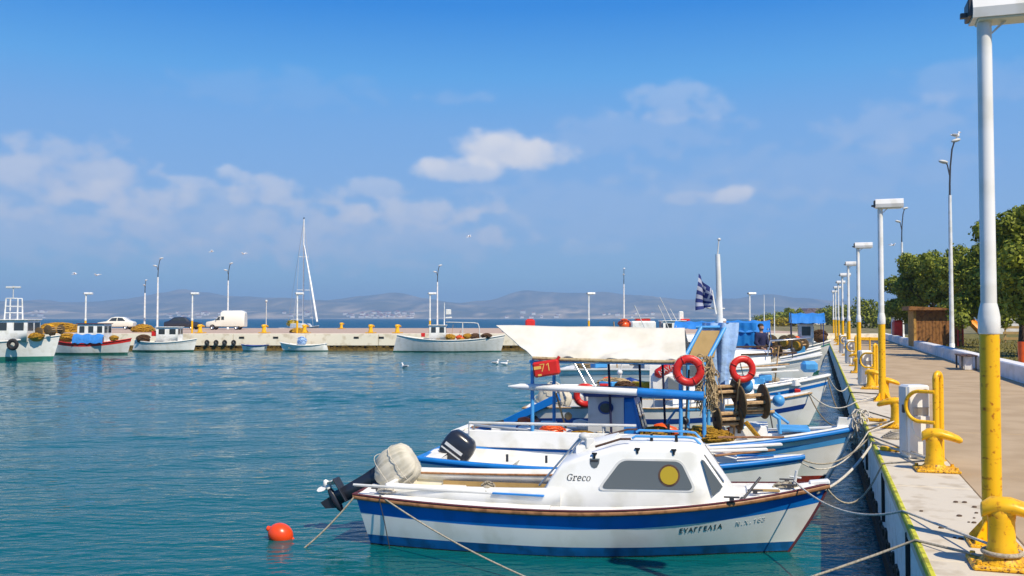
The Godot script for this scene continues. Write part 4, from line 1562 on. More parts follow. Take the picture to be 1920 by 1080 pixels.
func base_hull(root: Node3D, h: Hull, look: Dictionary) -> void:
	# look: bottom, side, stripe (colour and share), rail, deck, inner, well [u0, u1, inset, floor]
	var bt: float = look.get("boot", 0.12)
	var st: float = look.get("stripe_h", 0.0)
	put("bottom_paint", band(h, [-0.15, 0.0], [bt, 0.0], 0.0, 3), M[look.bottom], root)
	put("hull", band(h, [bt, 0.0], [-st - look.get("gap", 0.0), 1.0], 0.0, 6), M[look.side], root)
	if look.get("gap", 0.0) > 0.0:
		put("stripe", band(h, [-st - look.gap, 1.0], [-look.gap, 1.0], 0.003, 2), M[look.stripe], root)
		put("top_strake", band(h, [-look.gap, 1.0], [0.0, 1.0], 0.0, 2), M[look.side], root)
	elif st > 0.0:
		put("stripe", band(h, [-st, 1.0], [0.0, 1.0], 0.0, 2), M[look.stripe], root)
	put("rub_rail", rail(h, look.get("rail_y", -0.01), look.get("rail_h", 0.05), look.get("rail_w", 0.03), look.get("rail_in", 0.02)), M[look.rail], root)
	var wl: Array = look.well
	put("deck", deck(h, wl[0], wl[1], wl[2]), M[look.deck], root)
	put("well", well(h, wl[0], wl[1], wl[2], wl[3]), M[look.inner], root)


func box_house(root: Node3D, x0: float, x1: float, yb: float, yt: float, w: float, wall: Material, roof: Material, lean := 0.08, panes := 2) -> void:
	var d := sub("wheelhouse", root)
	put("wall", house([[x0, yb, yt, w, w * 0.94], [x1 - lean, yb, yt, w, w * 0.94], [x1, yb, yb + 0.02, w, w * 0.97]] if false else [[x0, yb, yt, w, w * 0.94], [x1, yb, yt, w, w * 0.94]], 0.03, 0.0), wall, d)
	box_part("roof", Vector3((x0 + x1) / 2, yt + 0.02, 0), Vector3(x1 - x0 + 0.16, 0.05, w * 2 + 0.14), roof, d, 0.015)
	var hh := yt - yb
	for s in [1.0, -1.0]:
		for i in panes:
			var a := lerpf(x0, x1, (i + 0.22) / panes)
			var b := lerpf(x0, x1, (i + 0.80) / panes)
			put("window", side_panel(rounded([Vector2(a, yb + hh * 0.52), Vector2(a, yb + hh * 0.88), Vector2(b, yb + hh * 0.88), Vector2(b, yb + hh * 0.52)], 0.03), yb, w, yt, w * 0.94, s), M.window_dark, d)
	for i in 2:
		var z := (i - 0.5) * w * 0.95
		for e in [x0 - 0.004, x1 + 0.004]:
			if e < x0 and i == 0:
				box_part("door", Vector3(e, yb + hh * 0.5, z), Vector3(0.02, hh * 0.9, w * 0.7), M.window_grey, d)
			else:
				box_part("window", Vector3(e, yb + hh * 0.7, z), Vector3(0.02, hh * 0.36, w * 0.74), M.window_dark, d)


func canopy(root: Node3D, called: String, x0: float, x1: float, y: float, w: float, arch: float, m: Material, posts: Material, foot: float) -> void:
	var rows := []
	for i in 13:
		var x := lerpf(x0, x1, i / 12.0)
		var row := []
		for j in 11:
			var z := (j / 10.0 - 0.5) * 2.0
			var sagy := 0.05 * sin(PI * fmod(i / 12.0 * 3.0, 1.0)) * (1.0 - absf(z) * 0.3)
			row.append(Vector3(x, y + arch * (1.0 - pow(absf(z), 2.2)) - sagy - (0.10 if absf(z) > 0.95 else 0.0), z * w))
		rows.append(row)
	var mb := Mb.new()
	mb.sheet(rows, Vector3.UP, 0.015)
	put(called, mb, m, root)
	for x in [x0 + 0.08, x1 - 0.08]:
		for s in [1.0, -1.0]:
			tube_part("canopy_post", [Vector3(x, foot, s * w * 0.93), Vector3(x, y, s * w * 0.93)], 0.02, posts, root, 6)


# loose gear on a deck between two lengthwise places
func gear(boat: Node3D, x0: float, x1: float, y: float, w: float, n: int) -> void:
	for i in n:
		var p := Vector3(rng.randf_range(x0, x1), y, rng.randf_range(-w, w))
		var k := i % 5
		var mb := Mb.new()
		if k == 0:
			mb.box(p + Vector3(0, 0.09, 0), Vector3(0.42, 0.18, 0.30), Basis(Vector3.UP, rng.randf() * 3.0), 0.02)
			put("fish_box", mb, [M.sky_blue, M.orange, M.white, M.disc_yellow][rng.randi() % 4], boat)
		elif k == 1:
			for j in 4:
				mb.torus(p + Vector3(0, 0.03 + j * 0.035, 0), Basis(Vector3.RIGHT, PI / 2), 0.16 - j * 0.015, 0.02, 14, 5)
			put("rope_coil", mb, [M.rope, M.rope_pale, M.sky_blue][rng.randi() % 3], boat)
		elif k == 2:
			mb.lathe([Vector2(0.03, 0.0), Vector2(0.085, 0.05), Vector2(0.09, 0.3), Vector2(0.05, 0.38), Vector2(0.02, 0.42)], Transform3D(Basis(Vector3(0, 0, 1), 1.3), p + Vector3(0, 0.1, 0)), 12)
			put("fender", mb, [M.white, M.orange, M.deep_blue][rng.randi() % 3], boat)
		elif k == 3:
			mb.tube([p, p + Vector3(rng.randf_range(-0.25, 0.25), rng.randf_range(0.7, 1.5), 0.05)], 0.018, 6)
			mb.ball(p + Vector3(0, 0.35, 0.0), Vector3(0.07, 0.07, 0.07), 8)
			put("float_pole", mb, [M.pale_wood, M.dark_metal, M.pole_white][rng.randi() % 3], boat)
		else:
			heap(mb, p + Vector3(0, 0.03, 0), Vector3(0.32, 0.16, 0.26), 30, 0.014)
			put("net_pile", mb, [M.net_yellow, M.net_brown, M.net_beige, M.orange][rng.randi() % 4], boat)


# a heap of net or rope: many loops of line over a mound
func heap(mb: Mb, c: Vector3, r: Vector3, n: int, line := 0.018) -> void:
	mb.ball(c, r * Vector3(0.86, 0.8, 0.86), 14)
	for i in n:
		var path := []
		var a := rng.randf() * TAU
		var t := rng.randf_range(0.1, 1.2)
		for k in 7:
			a += rng.randf_range(-0.2, 0.7)
			t = clampf(t + rng.randf_range(-0.3, 0.3), 0.05, 1.45)
			path.append(c + Vector3(cos(a) * sin(t) * r.x, cos(t) * r.y, sin(a) * sin(t) * r.z) * rng.randf_range(0.92, 1.04))
		mb.tube(path, line, 4, false)


var near_boat: Node3D
var second_boat: Node3D
var awning_boat: Node3D
var cruiser: Node3D
var fishing_boat: Node3D


func make_near_boat() -> void:
	var r := thing("cabin_boat", "white cabin boat with blue stripe and canvas covered outboard, nearest to the viewer", "boat", Vector3(0.95, 0, -11.15), deg_to_rad(-12.0))
	near_boat = r
	rng.seed = 2
	var h := Hull.new({"L": 5.35, "B": 1.92, "s0": 0.60, "s1": 0.545, "s2": 0.79, "um": 0.40, "rake": 0.72, "tr": 0.24, "fb": 0.80, "p0": 0.22, "p1": 1.15, "pp": 0.2, "k": -0.38, "be": 2.35})
	put("bottom_paint", band(h, [-0.15, 0.0], [0.125, 0.0], 0.0, 3), M.bottom_blue, r)
	put("weed_line", band(h, [-0.15, 0.0], [0.018, 0.0], 0.003, 2), M.weed, r)
	put("hull", band(h, [0.125, 0.0], [-0.215, 1.0], 0.0, 8), M.white, r)
	put("sheer_stripe", band(h, [-0.215, 1.0], [-0.045, 1.0], 0.0, 3), M.blue, r)
	put("top_strake", band(h, [-0.045, 1.0], [0.0, 1.0], 0.0, 1), M.white, r)
	put("rub_rail", rail(h, -0.028, 0.05, 0.034, 0.0), M.wood, r)
	put("red_pinstripe", rail(h, 0.006, 0.016, 0.036, 0.0), M.trousers, r)
	put("deck", deck(h, 0.06, 0.43, 0.30, 0.05), M.deck, r)
	put("cockpit", well(h, 0.06, 0.43, 0.30, 0.16), M.cream, r)
	# coaming round the cockpit
	var w := Mb.new()
	for side in [1.0, -1.0]:
		var rings := []
		for i in 13:
			var u := lerpf(0.06, 0.45, i / 12.0)
			var p := h.pt(u, h.sh(u), side)
			var z := absf(p.z) * 0.70
			var y := p.y + 0.02
			var t := lerpf(0.10, 0.17, i / 12.0)
			rings.append([Vector3(p.x, y - 0.03, side * (z + 0.035)), Vector3(p.x, y + t, side * (z + 0.02)), Vector3(p.x, y + t + 0.012, side * (z - 0.005)), Vector3(p.x, y + t, side * (z - 0.03)), Vector3(p.x, y - 0.03, side * (z - 0.03))])
		w.loft(rings)
	var pa := h.pt(0.06, h.sh(0.06), 1)
	w.box(Vector3(pa.x, pa.y + 0.06, 0), Vector3(0.05, 0.12, pa.z * 1.42), Basis(), 0.012)
	put("coaming", w, M.white, r)
	for side in [1.0, -1.0]:
		w = Mb.new()
		var path := []
		for i in 13:
			var u := lerpf(0.07, 0.44, i / 12.0)
			var p := h.pt(u, h.sh(u), side)
			path.append(Vector3(p.x, p.y + lerpf(0.07, 0.13, i / 12.0), side * (absf(p.z) * 0.70 - 0.037)))
		w.tube(path, 0.014, 5)
		put("coaming_trim", w, M.wood, r)
	for e in [[-2.25, 0.36, 0.28], [-1.15, 0.36, 0.30]]:
		box_part("thwart", Vector3(e[0], e[1], 0), Vector3(e[2], 0.04, 1.12), M.cream, r, 0.008)
	box_part("locker", Vector3(-1.85, 0.33, -0.52), Vector3(0.32, 0.36, 0.16), M.white, r, 0.01)
	box_part("inner_lining", Vector3(-1.2, 0.46, -0.575), Vector3(1.6, 0.20, 0.012), M.tan_board, r)
	# cabin trunk
	var st := [[-0.50, 0.50, 0.63, 0.70, 0.68], [-0.40, 0.50, 0.84, 0.70, 0.64], [-0.26, 0.50, 1.02, 0.70, 0.60], [-0.02, 0.50, 1.10, 0.70, 0.585], [0.30, 0.50, 1.20, 0.69, 0.57], [0.42, 0.50, 1.225, 0.683, 0.563], [1.16, 0.50, 1.225, 0.638, 0.518], [1.26, 0.50, 1.20, 0.62, 0.505], [1.54, 0.54, 0.80, 0.52, 0.48], [1.64, 0.56, 0.66, 0.47, 0.44]]
	put("cabin", house(st, 0.07, 0.035), M.white, r)
	for side in [1.0, -1.0]:
		var wd := [0.50, 0.72, 1.16, 0.60]
		put("window_seal", side_panel(rounded([Vector2(0.13, 0.735), Vector2(0.385, 1.085), Vector2(1.07, 1.085), Vector2(1.235, 0.745)], 0.09, 6), wd[0], wd[1] - 0.03, wd[2], wd[3] - 0.03, side, 0.008, 0.03, -0.0608, 0.30), M.grey_white, r)
		var pane := put("window", side_panel(rounded([Vector2(0.175, 0.755), Vector2(0.405, 1.065), Vector2(1.055, 1.065), Vector2(1.20, 0.765)], 0.075, 6), wd[0], wd[1] - 0.03, wd[2], wd[3] - 0.03, side, 0.014, 0.02, -0.0608, 0.30), M.window_grey, r)
		var disc := []
		var ring := []
		for i in 22:
			var a := TAU * i / 22
			disc.append(Vector2(0.93 + cos(a) * 0.098, 0.915 + sin(a) * 0.098))
			ring.append(Vector2(0.93 + cos(a) * 0.118, 0.915 + sin(a) * 0.118))
		put("vent_rim", side_panel(ring, wd[0], wd[1] - 0.03, wd[2], wd[3] - 0.03, side, 0.019, 0.02, -0.0608, 0.30), M.dark_wood, pane)
		put("vent_disc", side_panel(disc, wd[0], wd[1] - 0.03, wd[2], wd[3] - 0.03, side, 0.024, 0.02, -0.0608, 0.30), M.disc_yellow, pane)
		# front window on the raked face, wrapped near its outer edge
		w = Mb.new()
		var o := Vector3(0.42, 0.36, 0) * 0.02
		w.smooth(-1)
		var q := []
		for e in [[1.305, 1.125, 0.05], [1.305, 1.125, 0.455], [1.515, 0.83, 0.455], [1.515, 0.83, 0.05]]:
			q.append(Vector3(e[0], e[1], e[2] * side) + o)
		w.sheet([[q[0], q[1]], [q[3], q[2]]], Vector3(0.75, 0.6, 0), 0.018, false)
		put("windscreen", w, M.window_grey, r)
		# quarter pane just behind the screen
		put("quarter_window", side_panel([Vector2(1.285, 1.09), Vector2(1.31, 1.08), Vector2(1.51, 0.80), Vector2(1.40, 0.70)], 0.50, 0.605, 1.20, 0.50, side, 0.012, 0.04, -0.20, 1.3), M.window_grey, r)
	# name and emblem on the starboard side
	var zz := 0.624
	lettering("name_lettering", "Greco", 0.075, M.letter, r, Transform3D(Basis(Vector3.RIGHT, -0.21), Vector3(-0.07, 0.86, zz)), true)
	lettering("name_lettering", "Greco", 0.075, M.letter, r, Transform3D(Basis(Vector3.UP, PI) * Basis(Vector3.RIGHT, -0.21), Vector3(-0.07, 0.86, -zz)), true)
	w = Mb.new()
	w.prism(PackedVector2Array([Vector2(-0.05, 0.055), Vector2(0.06, 0.055), Vector2(0.055, 0.0), Vector2(0.03, -0.045), Vector2(0, -0.055), Vector2(-0.03, -0.04), Vector2(-0.05, 0.0)]), Transform3D(Basis(Vector3.RIGHT, -0.21), Vector3(0.10, 1.02, 0.588)), 0.006)
	put("emblem", w, M.window_grey, r)
	w = Mb.new()
	w.box(Vector3(0.10, 1.05, 0.590), Vector3(0.085, 0.02, 0.006), Basis(Vector3.RIGHT, -0.21))
	put("emblem_mark", w, M.letter, r)
	# roof fittings
	w = Mb.new()
	w.tube([Vector3(0.10, 1.195, 0.50), Vector3(0.38, 1.285, 0.47), Vector3(0.50, 1.29, 0.47)], 0.014, 6)
	w.tube([Vector3(0.10, 1.195, -0.50), Vector3(0.38, 1.285, -0.47), Vector3(0.50, 1.29, -0.47)], 0.014, 6)
	put("hatch_rail", w, M.dark_wood, r)
	for s in [1.0, -1.0]:
		w = Mb.new()
		w.tube([Vector3(0.50, 1.275, 0.30 * s), Vector3(0.54, 1.30, 0.30 * s), Vector3(1.10, 1.30, 0.27 * s), Vector3(1.20, 1.29, 0.26 * s), Vector3(1.27, 1.22, 0.25 * s)], 0.014, 8)
		put("roof_rail", w, M.sky_blue, r)
	for x in [0.72, 1.0]:
		w = Mb.new()
		w.cyl(Vector3(x, 1.25, 0.28), Vector3(x, 1.33, 0.28), 0.02, 0.015, 8)
		put("rail_foot", w, M.black, r)
	for e in [[0.58, 1.195], [0.98, 1.19], [0.10, 1.13]]:
		w = Mb.new()
		w.box(Vector3(e[0], e[1], 0.575 - (e[0] - 0.1) * 0.05), Vector3(0.06, 0.018, 0.03), Basis(), 0.004)
		w.box(Vector3(e[0], e[1] - 0.03, 0.582 - (e[0] - 0.1) * 0.05), Vector3(0.025, 0.05, 0.02), Basis(), 0.004)
		put("snap_fitting", w, M.black, r)
	# sliding hatch and the clutter at the after end of the roof
	put("sliding_hatch", house([[-0.15, 1.0, 1.16, 0.30, 0.28], [0.30, 1.1, 1.27, 0.30, 0.28]], 0.03, 0.02), M.white, r)
	w = Mb.new()
	w.tube([Vector3(-0.52, 0.66, 0.25), Vector3(-0.05, 1.30, 0.20)], 0.016, 6)
	w.tube([Vector3(-0.62, 0.66, 0.1), Vector3(-0.10, 1.27, 0.16)], 0.013, 6)
	put("boat_hook", w, M.steel, r)
	w = Mb.new()
	w.ball(Vector3(-0.06, 1.27, 0.2), Vector3(0.07, 0.05, 0.06), 10)
	w.box(Vector3(0.0, 1.20, 0.24), Vector3(0.10, 0.12, 0.08), Basis(Vector3.UP, 0.4), 0.01)
	put("deck_lamp", w, M.grey_white, r)
	# foredeck: hatch, cleats, samson post, bow fairlead
	put("fore_hatch", house([[1.78, 0.62, 0.715, 0.24, 0.22], [2.14, 0.66, 0.735, 0.20, 0.18]], 0.02, 0.01), M.deck, r)
	for e in [[1.86, 0.35, 0.06], [2.24, 0.18, 0.05], [2.24, -0.18, 0.05], [1.6, 0.66, 0.05], [-2.45, 0.62, 0.06]]:
		w = Mb.new()
		var yy: float = h.sh(h.u_at(e[0])) + 0.03
		w.box(Vector3(e[0], yy + 0.012, e[1]), Vector3(0.05, 0.03, 0.03))
		w.box(Vector3(e[0], yy + 0.032, e[1]), Vector3(0.17, 0.018, 0.028), Basis(), 0.006)
		put("cleat", w, M.dark_metal, r)
	w = Mb.new()
	w.tube([Vector3(2.30, 0.74, 0.05), Vector3(2.33, 0.93, 0.05)], 0.018, 8)
	w.tube([Vector3(2.25, 0.86, 0.05), Vector3(2.38, 0.85, 0.05)], 0.012, 6)
	put("samson_post", w, M.grey_white, r)
	w = Mb.new()
	w.box(Vector3(2.58, 0.80, 0), Vector3(0.22, 0.05, 0.12), Basis(Vector3(0, 0, 1), 0.12), 0.012)
	put("bow_fairlead", w, M.white, r)
	w = Mb.new()
	w.tube([Vector3(1.72, 0.655, 0.46), Vector3(1.92, 0.88, 0.30)], 0.014, 6)
	w.ball(Vector3(1.72, 0.66, 0.46), Vector3(0.03, 0.03, 0.03), 8)
	put("stay_bar", w, M.dark_metal, r)
	w = Mb.new()
	heap(w, Vector3(2.22, 0.735, 0.05), Vector3(0.16, 0.06, 0.12), 14, 0.011)
	put("coiled_rope", w, M.rope, r)
	w = Mb.new()
	w.box(Vector3(1.98, 0.735, 0.28), Vector3(0.30, 0.025, 0.05), Basis(Vector3.UP, 0.1), 0.005)
	put("fender_board", w, M.tan_board, r)
	# stem band
	w = Mb.new()
	var path := []
	for i in 9:
		path.append(h.pt(1.0, lerpf(-0.05, 0.70, i / 8.0), 1.0) + Vector3(0.008, 0, 0))
	w.tube(path, 0.016, 6)
	put("stem_band", w, M.trousers, r)
	# registration on the bow: the plane of the flared side
	for e in [["EYAΓΓEΛIA", 0.705, 0.066, "letter"], ["N.X.163", 0.825, 0.060, "letter_pale"]]:
		for i in e[0].length():
			var u: float = e[1] + i * e[2] * 0.155
			var y := h.sh(u) - 0.285
			letter_on(r, h, u, y, e[0][i], e[2], M[e[3]])
	outboard(r, Vector3(-2.56, 0.60, 0.10), -58.0, true, 0.96)
	w = Mb.new()
	w.tube([Vector3(-2.72, 0.70, 0.72), Vector3(-1.6, 0.665, 0.66), Vector3(-0.55, 0.655, 0.70)], 0.017, 8)
	put("oar_shaft", w, M.grey_white, r)
	w = Mb.new()
	w.bar(Vector3(-1.05, 0.665, 0.70), Vector3(-0.45, 0.66, 0.72), 0.05, 0.02, Vector3.UP, 0.006)
	put("oar_blade", w, M.sea_blue, r)
	w = Mb.new()
	heap(w, Vector3(-1.12, 0.68, 0.62), Vector3(0.09, 0.10, 0.08), 12, 0.010)
	put("rope_coil", w, M.rope, r)
	w = Mb.new()
	heap(w, Vector3(-2.35, 0.62, 0.6), Vector3(0.16, 0.035, 0.08), 10, 0.009)
	put("stern_line_coil", w, M.rope_pale, r)


func letter_on(boat: Node3D, h: Hull, u: float, y: float, text: String, size: float, m: Material) -> void:
	if text == " ":
		return
	var p := h.pt(u, y, 1.0)
	var tx := (h.pt(u + 0.01, y + 0.003, 1.0) - h.pt(u - 0.01, y - 0.003, 1.0)).normalized()
	var ty := (h.pt(u, y + 0.03, 1.0) - h.pt(u, y - 0.03, 1.0)).normalized()
	var tz := tx.cross(ty).normalized()
	ty = tz.cross(tx)
	lettering("registration_letter", text, size, m, boat, Transform3D(Basis(tx, ty, tz), p + tz * 0.002))


func make_second_boat() -> void:
	var r := thing("open_boat", "white open boat with a blue rim and black outboard, second from the viewer", "boat", Vector3(1.42, 0, -13.45), deg_to_rad(-12.5))
	second_boat = r
	var h := Hull.new({"L": 5.3, "B": 1.7, "s0": 0.66, "s1": 0.60, "s2": 0.76, "rake": 0.6, "tr": 0.15, "fb": 0.8, "p1": 0.9})
	base_hull(r, h, {"bottom": "bottom_blue", "side": "white", "stripe": "sea_blue", "stripe_h": 0.07, "rail": "sea_blue", "rail_h": 0.06, "rail_w": 0.03, "rail_in": 0.06, "deck": "deck", "inner": "white", "well": [0.05, 0.55, 0.10, 0.2]})
	for x in [-1.6, -0.6, 0.1]:
		box_part("thwart", Vector3(x, 0.50, 0), Vector3(0.26, 0.035, 1.4), M.white, r, 0.008)
	# raised side boards on the far side
	box_part("side_board", Vector3(-1.0, 0.78, -0.72), Vector3(2.6, 0.26, 0.04), M.white, r, 0.01)
	put("foredeck_house", house([[0.55, 0.55, 0.80, 0.55, 0.48], [1.3, 0.6, 0.84, 0.45, 0.38], [1.75, 0.64, 0.72, 0.32, 0.26]], 0.05), M.white, r)
	for e in [[1.0, 0.82, 0.2, 0.05], [1.25, 0.86, 0.1, 0.04], [0.75, 0.84, 0.25, 0.05]]:
		var c := Mb.new()
		c.box(Vector3(e[0], e[1] + 0.03, e[2]), Vector3(0.12, 0.05, 0.08), Basis(Vector3.UP, e[0]), 0.01)
		put("deck_fitting", c, M.dark_wood, r)
	# oars and boards stowed over the bow
	for e in [[1.15, 0.86, 0.34, 2.35, 0.93, 0.12], [1.05, 0.83, 0.46, 2.15, 0.88, 0.30]]:
		var w := Mb.new()
		w.bar(Vector3(e[0], e[1], e[2]), Vector3(e[3], e[4], e[5]), 0.10, 0.035, Vector3.UP, 0.008)
		put("stowed_board", w, M.deck, r)
	for e in [[1.45, 0.80, 0.50, 2.25, 0.87, 0.26], [1.5, 0.97, -0.15, 2.4, 1.0, -0.1]]:
		var w := Mb.new()
		w.bar(Vector3(e[0], e[1], e[2]), Vector3(e[3], e[4], e[5]), 0.07, 0.025, Vector3.UP, 0.006)
		put("stowed_oar", w, M.wood, r)
	var w3 := Mb.new()
	w3.tube([Vector3(0.8, 0.8, -0.35), Vector3(0.8, 1.12, -0.35)], 0.02, 6)
	w3.tube([Vector3(0.72, 0.84, -0.35), Vector3(0.88, 0.84, -0.35)], 0.03, 6)
	put("stanchion", w3, M.black, r)
	var gr := Mb.new()
	gr.tube([Vector3(-0.2, 0.66, -0.72), Vector3(-0.2, 1.0, -0.72)], 0.012, 6)
	gr.tube([Vector3(-2.3, 1.02, -0.72), Vector3(0.3, 1.04, -0.70)], 0.022, 8)
	gr.tube([Vector3(-2.3, 0.7, -0.72), Vector3(-2.3, 1.02, -0.72)], 0.015, 6)
	put("grab_rail", gr, M.grey_white, r)
	for x in [-1.35, -0.8]:
		box_part("rowlock", Vector3(x, 0.72, 0.78), Vector3(0.03, 0.10, 0.03), M.dark_metal, r)
	outboard(r, Vector3(-2.36, 0.42, 0.05), -35.0, false, 1.02)
	var o := Mb.new()
	o.ball(Vector3(-2.52, 0.60, 0.25), Vector3(0.05, 0.05, 0.05), 10)
	put("fuel_cap", o, M.disc_yellow, r)


func make_awning_boat() -> void:
	var r := thing("fishing_boat", "blue and white wooden fishing boat under a cream awning with net reels at the bow", "boat", Vector3(2.30, 0, -15.85), deg_to_rad(-14.0))
	awning_boat = r
	rng.seed = 6
	var h := Hull.new({"L": 6.5, "B": 2.2, "s0": 0.66, "s1": 0.58, "s2": 0.88, "um": 0.42, "rake": 0.75, "tr": -0.3, "fb": 0.45, "p0": 0.3, "p1": 0.9, "pp": 0.6, "k": -0.5, "be": 2.1})
	base_hull(r, h, {"bottom": "bottom_red", "side": "white", "stripe": "sky_blue", "stripe_h": 0.09, "gap": 0.13, "rail": "sea_blue", "rail_h": 0.07, "rail_w": 0.05, "rail_in": 0.08, "deck": "deck", "inner": "grey_white", "well": [0.05, 0.60, 0.12, 0.35]})
	put("bulwark_cap", rail(h, 0.045, 0.03, 0.03, 0.10), M.deck, r)
	# stem post
	var w := Mb.new()
	w.prism(PackedVector2Array([Vector2(3.02, 0.88), Vector2(3.30, 0.90), Vector2(3.37, 1.04), Vector2(3.06, 1.06)]), Transform3D(Basis(), Vector3(0, 0, -0.06)), 0.12)
	put("stem_head", w, M.white, r)
	w = Mb.new()
	var path := []
	for i in 9:
		path.append(h.pt(1.0, lerpf(-0.1, 0.90, i / 8.0), 1.0) + Vector3(0.01, 0, 0))
	w.tube(path, 0.035, 6)
	put("stem", w, M.white, r)
	# turquoise bow platform and lockers
	put("fore_locker", house([[1.35, 0.60, 0.90, 0.42, 0.40], [1.95, 0.62, 0.92, 0.36, 0.34]], 0.02), M.white, r)
	box_part("bow_thwart", Vector3(2.35, 0.86, 0), Vector3(0.5, 0.05, 0.62), M.sky_blue, r, 0.01)
	tube_part("bow_rail", [Vector3(1.55, 0.88, 0.38), Vector3(1.55, 1.10, 0.36), Vector3(2.0, 1.12, 0.32), Vector3(2.12, 1.04, 0.30), Vector3(2.14, 0.80, 0.30)], 0.03, M.sky_blue, r, 8)
	tube_part("bow_rail", [Vector3(0.2, 0.75, -0.9), Vector3(0.4, 1.02, -0.88), Vector3(2.0, 1.12, -0.45), Vector3(2.3, 0.9, -0.35)], 0.025, M.sky_blue, r, 8)
	# small wheelhouse with a port hole, white sides and blue front
	var d := sub("wheelhouse", r)
	d.position.x = 0.66
	put("wall", house([[-1.62, 0.4, 1.36, 0.40, 0.38], [-1.02, 0.4, 1.36, 0.40, 0.38]], 0.02, 0.0), M.grey_white, d)
	w = Mb.new()
	w.loft([[Vector3(-1.015, 0.4, -0.40), Vector3(-1.015, 0.4, 0.40), Vector3(-1.015, 1.36, 0.39), Vector3(-1.015, 1.36, -0.39)], [Vector3(-0.62, 0.4, -0.38), Vector3(-0.62, 0.4, 0.38), Vector3(-0.86, 1.36, 0.37), Vector3(-0.86, 1.36, -0.37)]])
	put("front", w, M.sea_blue, d)
	box_part("roof", Vector3(-1.24, 1.40, 0), Vector3(0.92, 0.12, 0.92), M.deep_blue, d, 0.03)
	for z in [-0.19, 0.19]:
		w = Mb.new()
		var q := [Vector3(-0.835, 1.22, z - 0.12), Vector3(-0.835, 1.22, z + 0.12), Vector3(-0.70, 0.70, z + 0.12), Vector3(-0.70, 0.70, z - 0.12)]
		w.sheet([[q[0], q[1]], [q[3], q[2]]], Vector3(1, 0.26, 0), 0.012, false)
		put("window", w, M.window_grey, d).position = Vector3(0.022, 0.0, 0)
	for s in [1.0, -1.0]:
		var ring := []
		var disc := []
		for i in 20:
			var a := TAU * i / 20
			ring.append(Vector2(-1.32 + cos(a) * 0.13, 1.16 + sin(a) * 0.11))
			disc.append(Vector2(-1.32 + cos(a) * 0.095, 1.155 + sin(a) * 0.08))
		put("porthole_rim", side_panel(ring, 0.4, 0.40, 1.36, 0.38, s, 0.02, 0.03), M.deep_blue, d)
		put("porthole", side_panel(disc, 0.4, 0.40, 1.36, 0.38, s, 0.026, 0.02), M.window_dark, d)
		put("side_window", side_panel([Vector2(-1.0, 1.26), Vector2(-0.88, 1.26), Vector2(-0.76, 0.72), Vector2(-1.0, 0.72)], 0.4, 0.395, 1.36, 0.375, s, 0.012, 0.02), M.sea_blue, d)
	# frame of the awning
	for e in [[-1.80, 0.90], [0.61, 0.94], [0.97, 0.9]]:
		for s in [1.0, -1.0]:
			tube_part("awning_post", [Vector3(e[0], 0.55, e[1] * s), Vector3(e[0], 1.96, e[1] * s)], 0.032, M.sky_blue, r, 8)
	for s in [1.0, -1.0]:
		tube_part("awning_beam", [Vector3(-1.85, 1.94, 0.90 * s), Vector3(1.0, 1.93, 0.92 * s)], 0.022, M.sky_blue, r, 6)
	tube_part("ridge_pole", [Vector3(-2.55, 2.44, 0), Vector3(0.6, 2.40, 0)], 0.028, M.sky_blue, r, 6)
	for x in [-1.80, 0.58]:
		tube_part("ridge_post", [Vector3(x, 1.97, -0.87), Vector3(x, 2.36, 0), Vector3(x, 1.97, 0.87)], 0.02, M.sky_blue, r, 6)
	for e in [[-0.55, 0.85], [-0.15, -0.8], [0.25, -0.8]]:
		tube_part("inner_post", [Vector3(e[0], 0.7, e[1] * 0.6), Vector3(e[0] - 0.05, 2.1, e[1] * 0.6)], 0.022, M.navy_cloth, r, 6)
	# awning: a cloth over the ridge, drawn out to a point at the after end
	var rows := []
	for i in 61:
		var t := i / 60.0
		var row := []
		for j in 33:
			var v := j / 16.0 - 1.0
			var av := absf(v)
			var x0 := lerpf(-2.66, -1.78, pow(av, 0.9))
			var x1 := lerpf(0.62, 0.70, av)
			var x := lerpf(x0, x1, t)
			var y := 2.53 - 0.47 * av - 0.05 * sin(PI * av) - 0.04 * t
			y -= 0.035 * sin(PI * fmod(t * 2.0, 1.0)) * (1.0 - av * 0.5) * sin(PI * av)
			y += 0.006 * sin(t * 23.0 + v * 9.0) * av + 0.006 * sin(t * 13.0 - v * 11.0) - 0.03 * exp(-pow((t - 0.95 + 0.75 * (av - 0.2)) / 0.05, 2.0)) * av - 0.02 * exp(-pow((t - 0.75 + 0.6 * (av - 0.4)) / 0.04, 2.0)) * av
			if av > 0.8:
				y -= (0.05 + 0.03 * sin(t * 19.0) + 0.015 * sin(t * 47.0)) * (av - 0.8) * 5.0
			row.append(Vector3(x, y, v * 0.97))
		rows.append(row)
	w = Mb.new()
	w.sheet(rows, Vector3.UP, 0.012)
	put("awning", w, M.awning, r)
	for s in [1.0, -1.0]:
		tube_part("awning_edge_shade", sag(Vector3(-1.78, 2.0, 0.965 * s), Vector3(0.69, 1.965, 0.965 * s), 0.012), 0.028, M.awning_edge_shade, r, 7)  # tan tube on each eave; shade under the cloth edge put into its colour
	# blue A frame with a tan board forward of the awning
	for e in [[0.80, 0.62], [1.18, 0.62]]:
		tube_part("frame_bar", [Vector3(e[0] - 0.14, 2.02, e[1]), Vector3(e[0] + 0.10, 2.50, e[1] * 0.4)], 0.035, M.sky_blue, r, 6)
	w = Mb.new()
	w.sheet([[Vector3(0.72, 2.03, 0.58), Vector3(1.12, 2.03, 0.58)], [Vector3(0.88, 2.45, 0.26), Vector3(1.20, 2.45, 0.26)]], Vector3(0, 0.6, 0.8), 0.02, false)
	put("tan_board", w, M.tan_board, r)
	tube_part("frame_top", [Vector3(0.82, 2.5, 0.25), Vector3(1.3, 2.51, 0.22)], 0.03, M.sky_blue, r, 6)
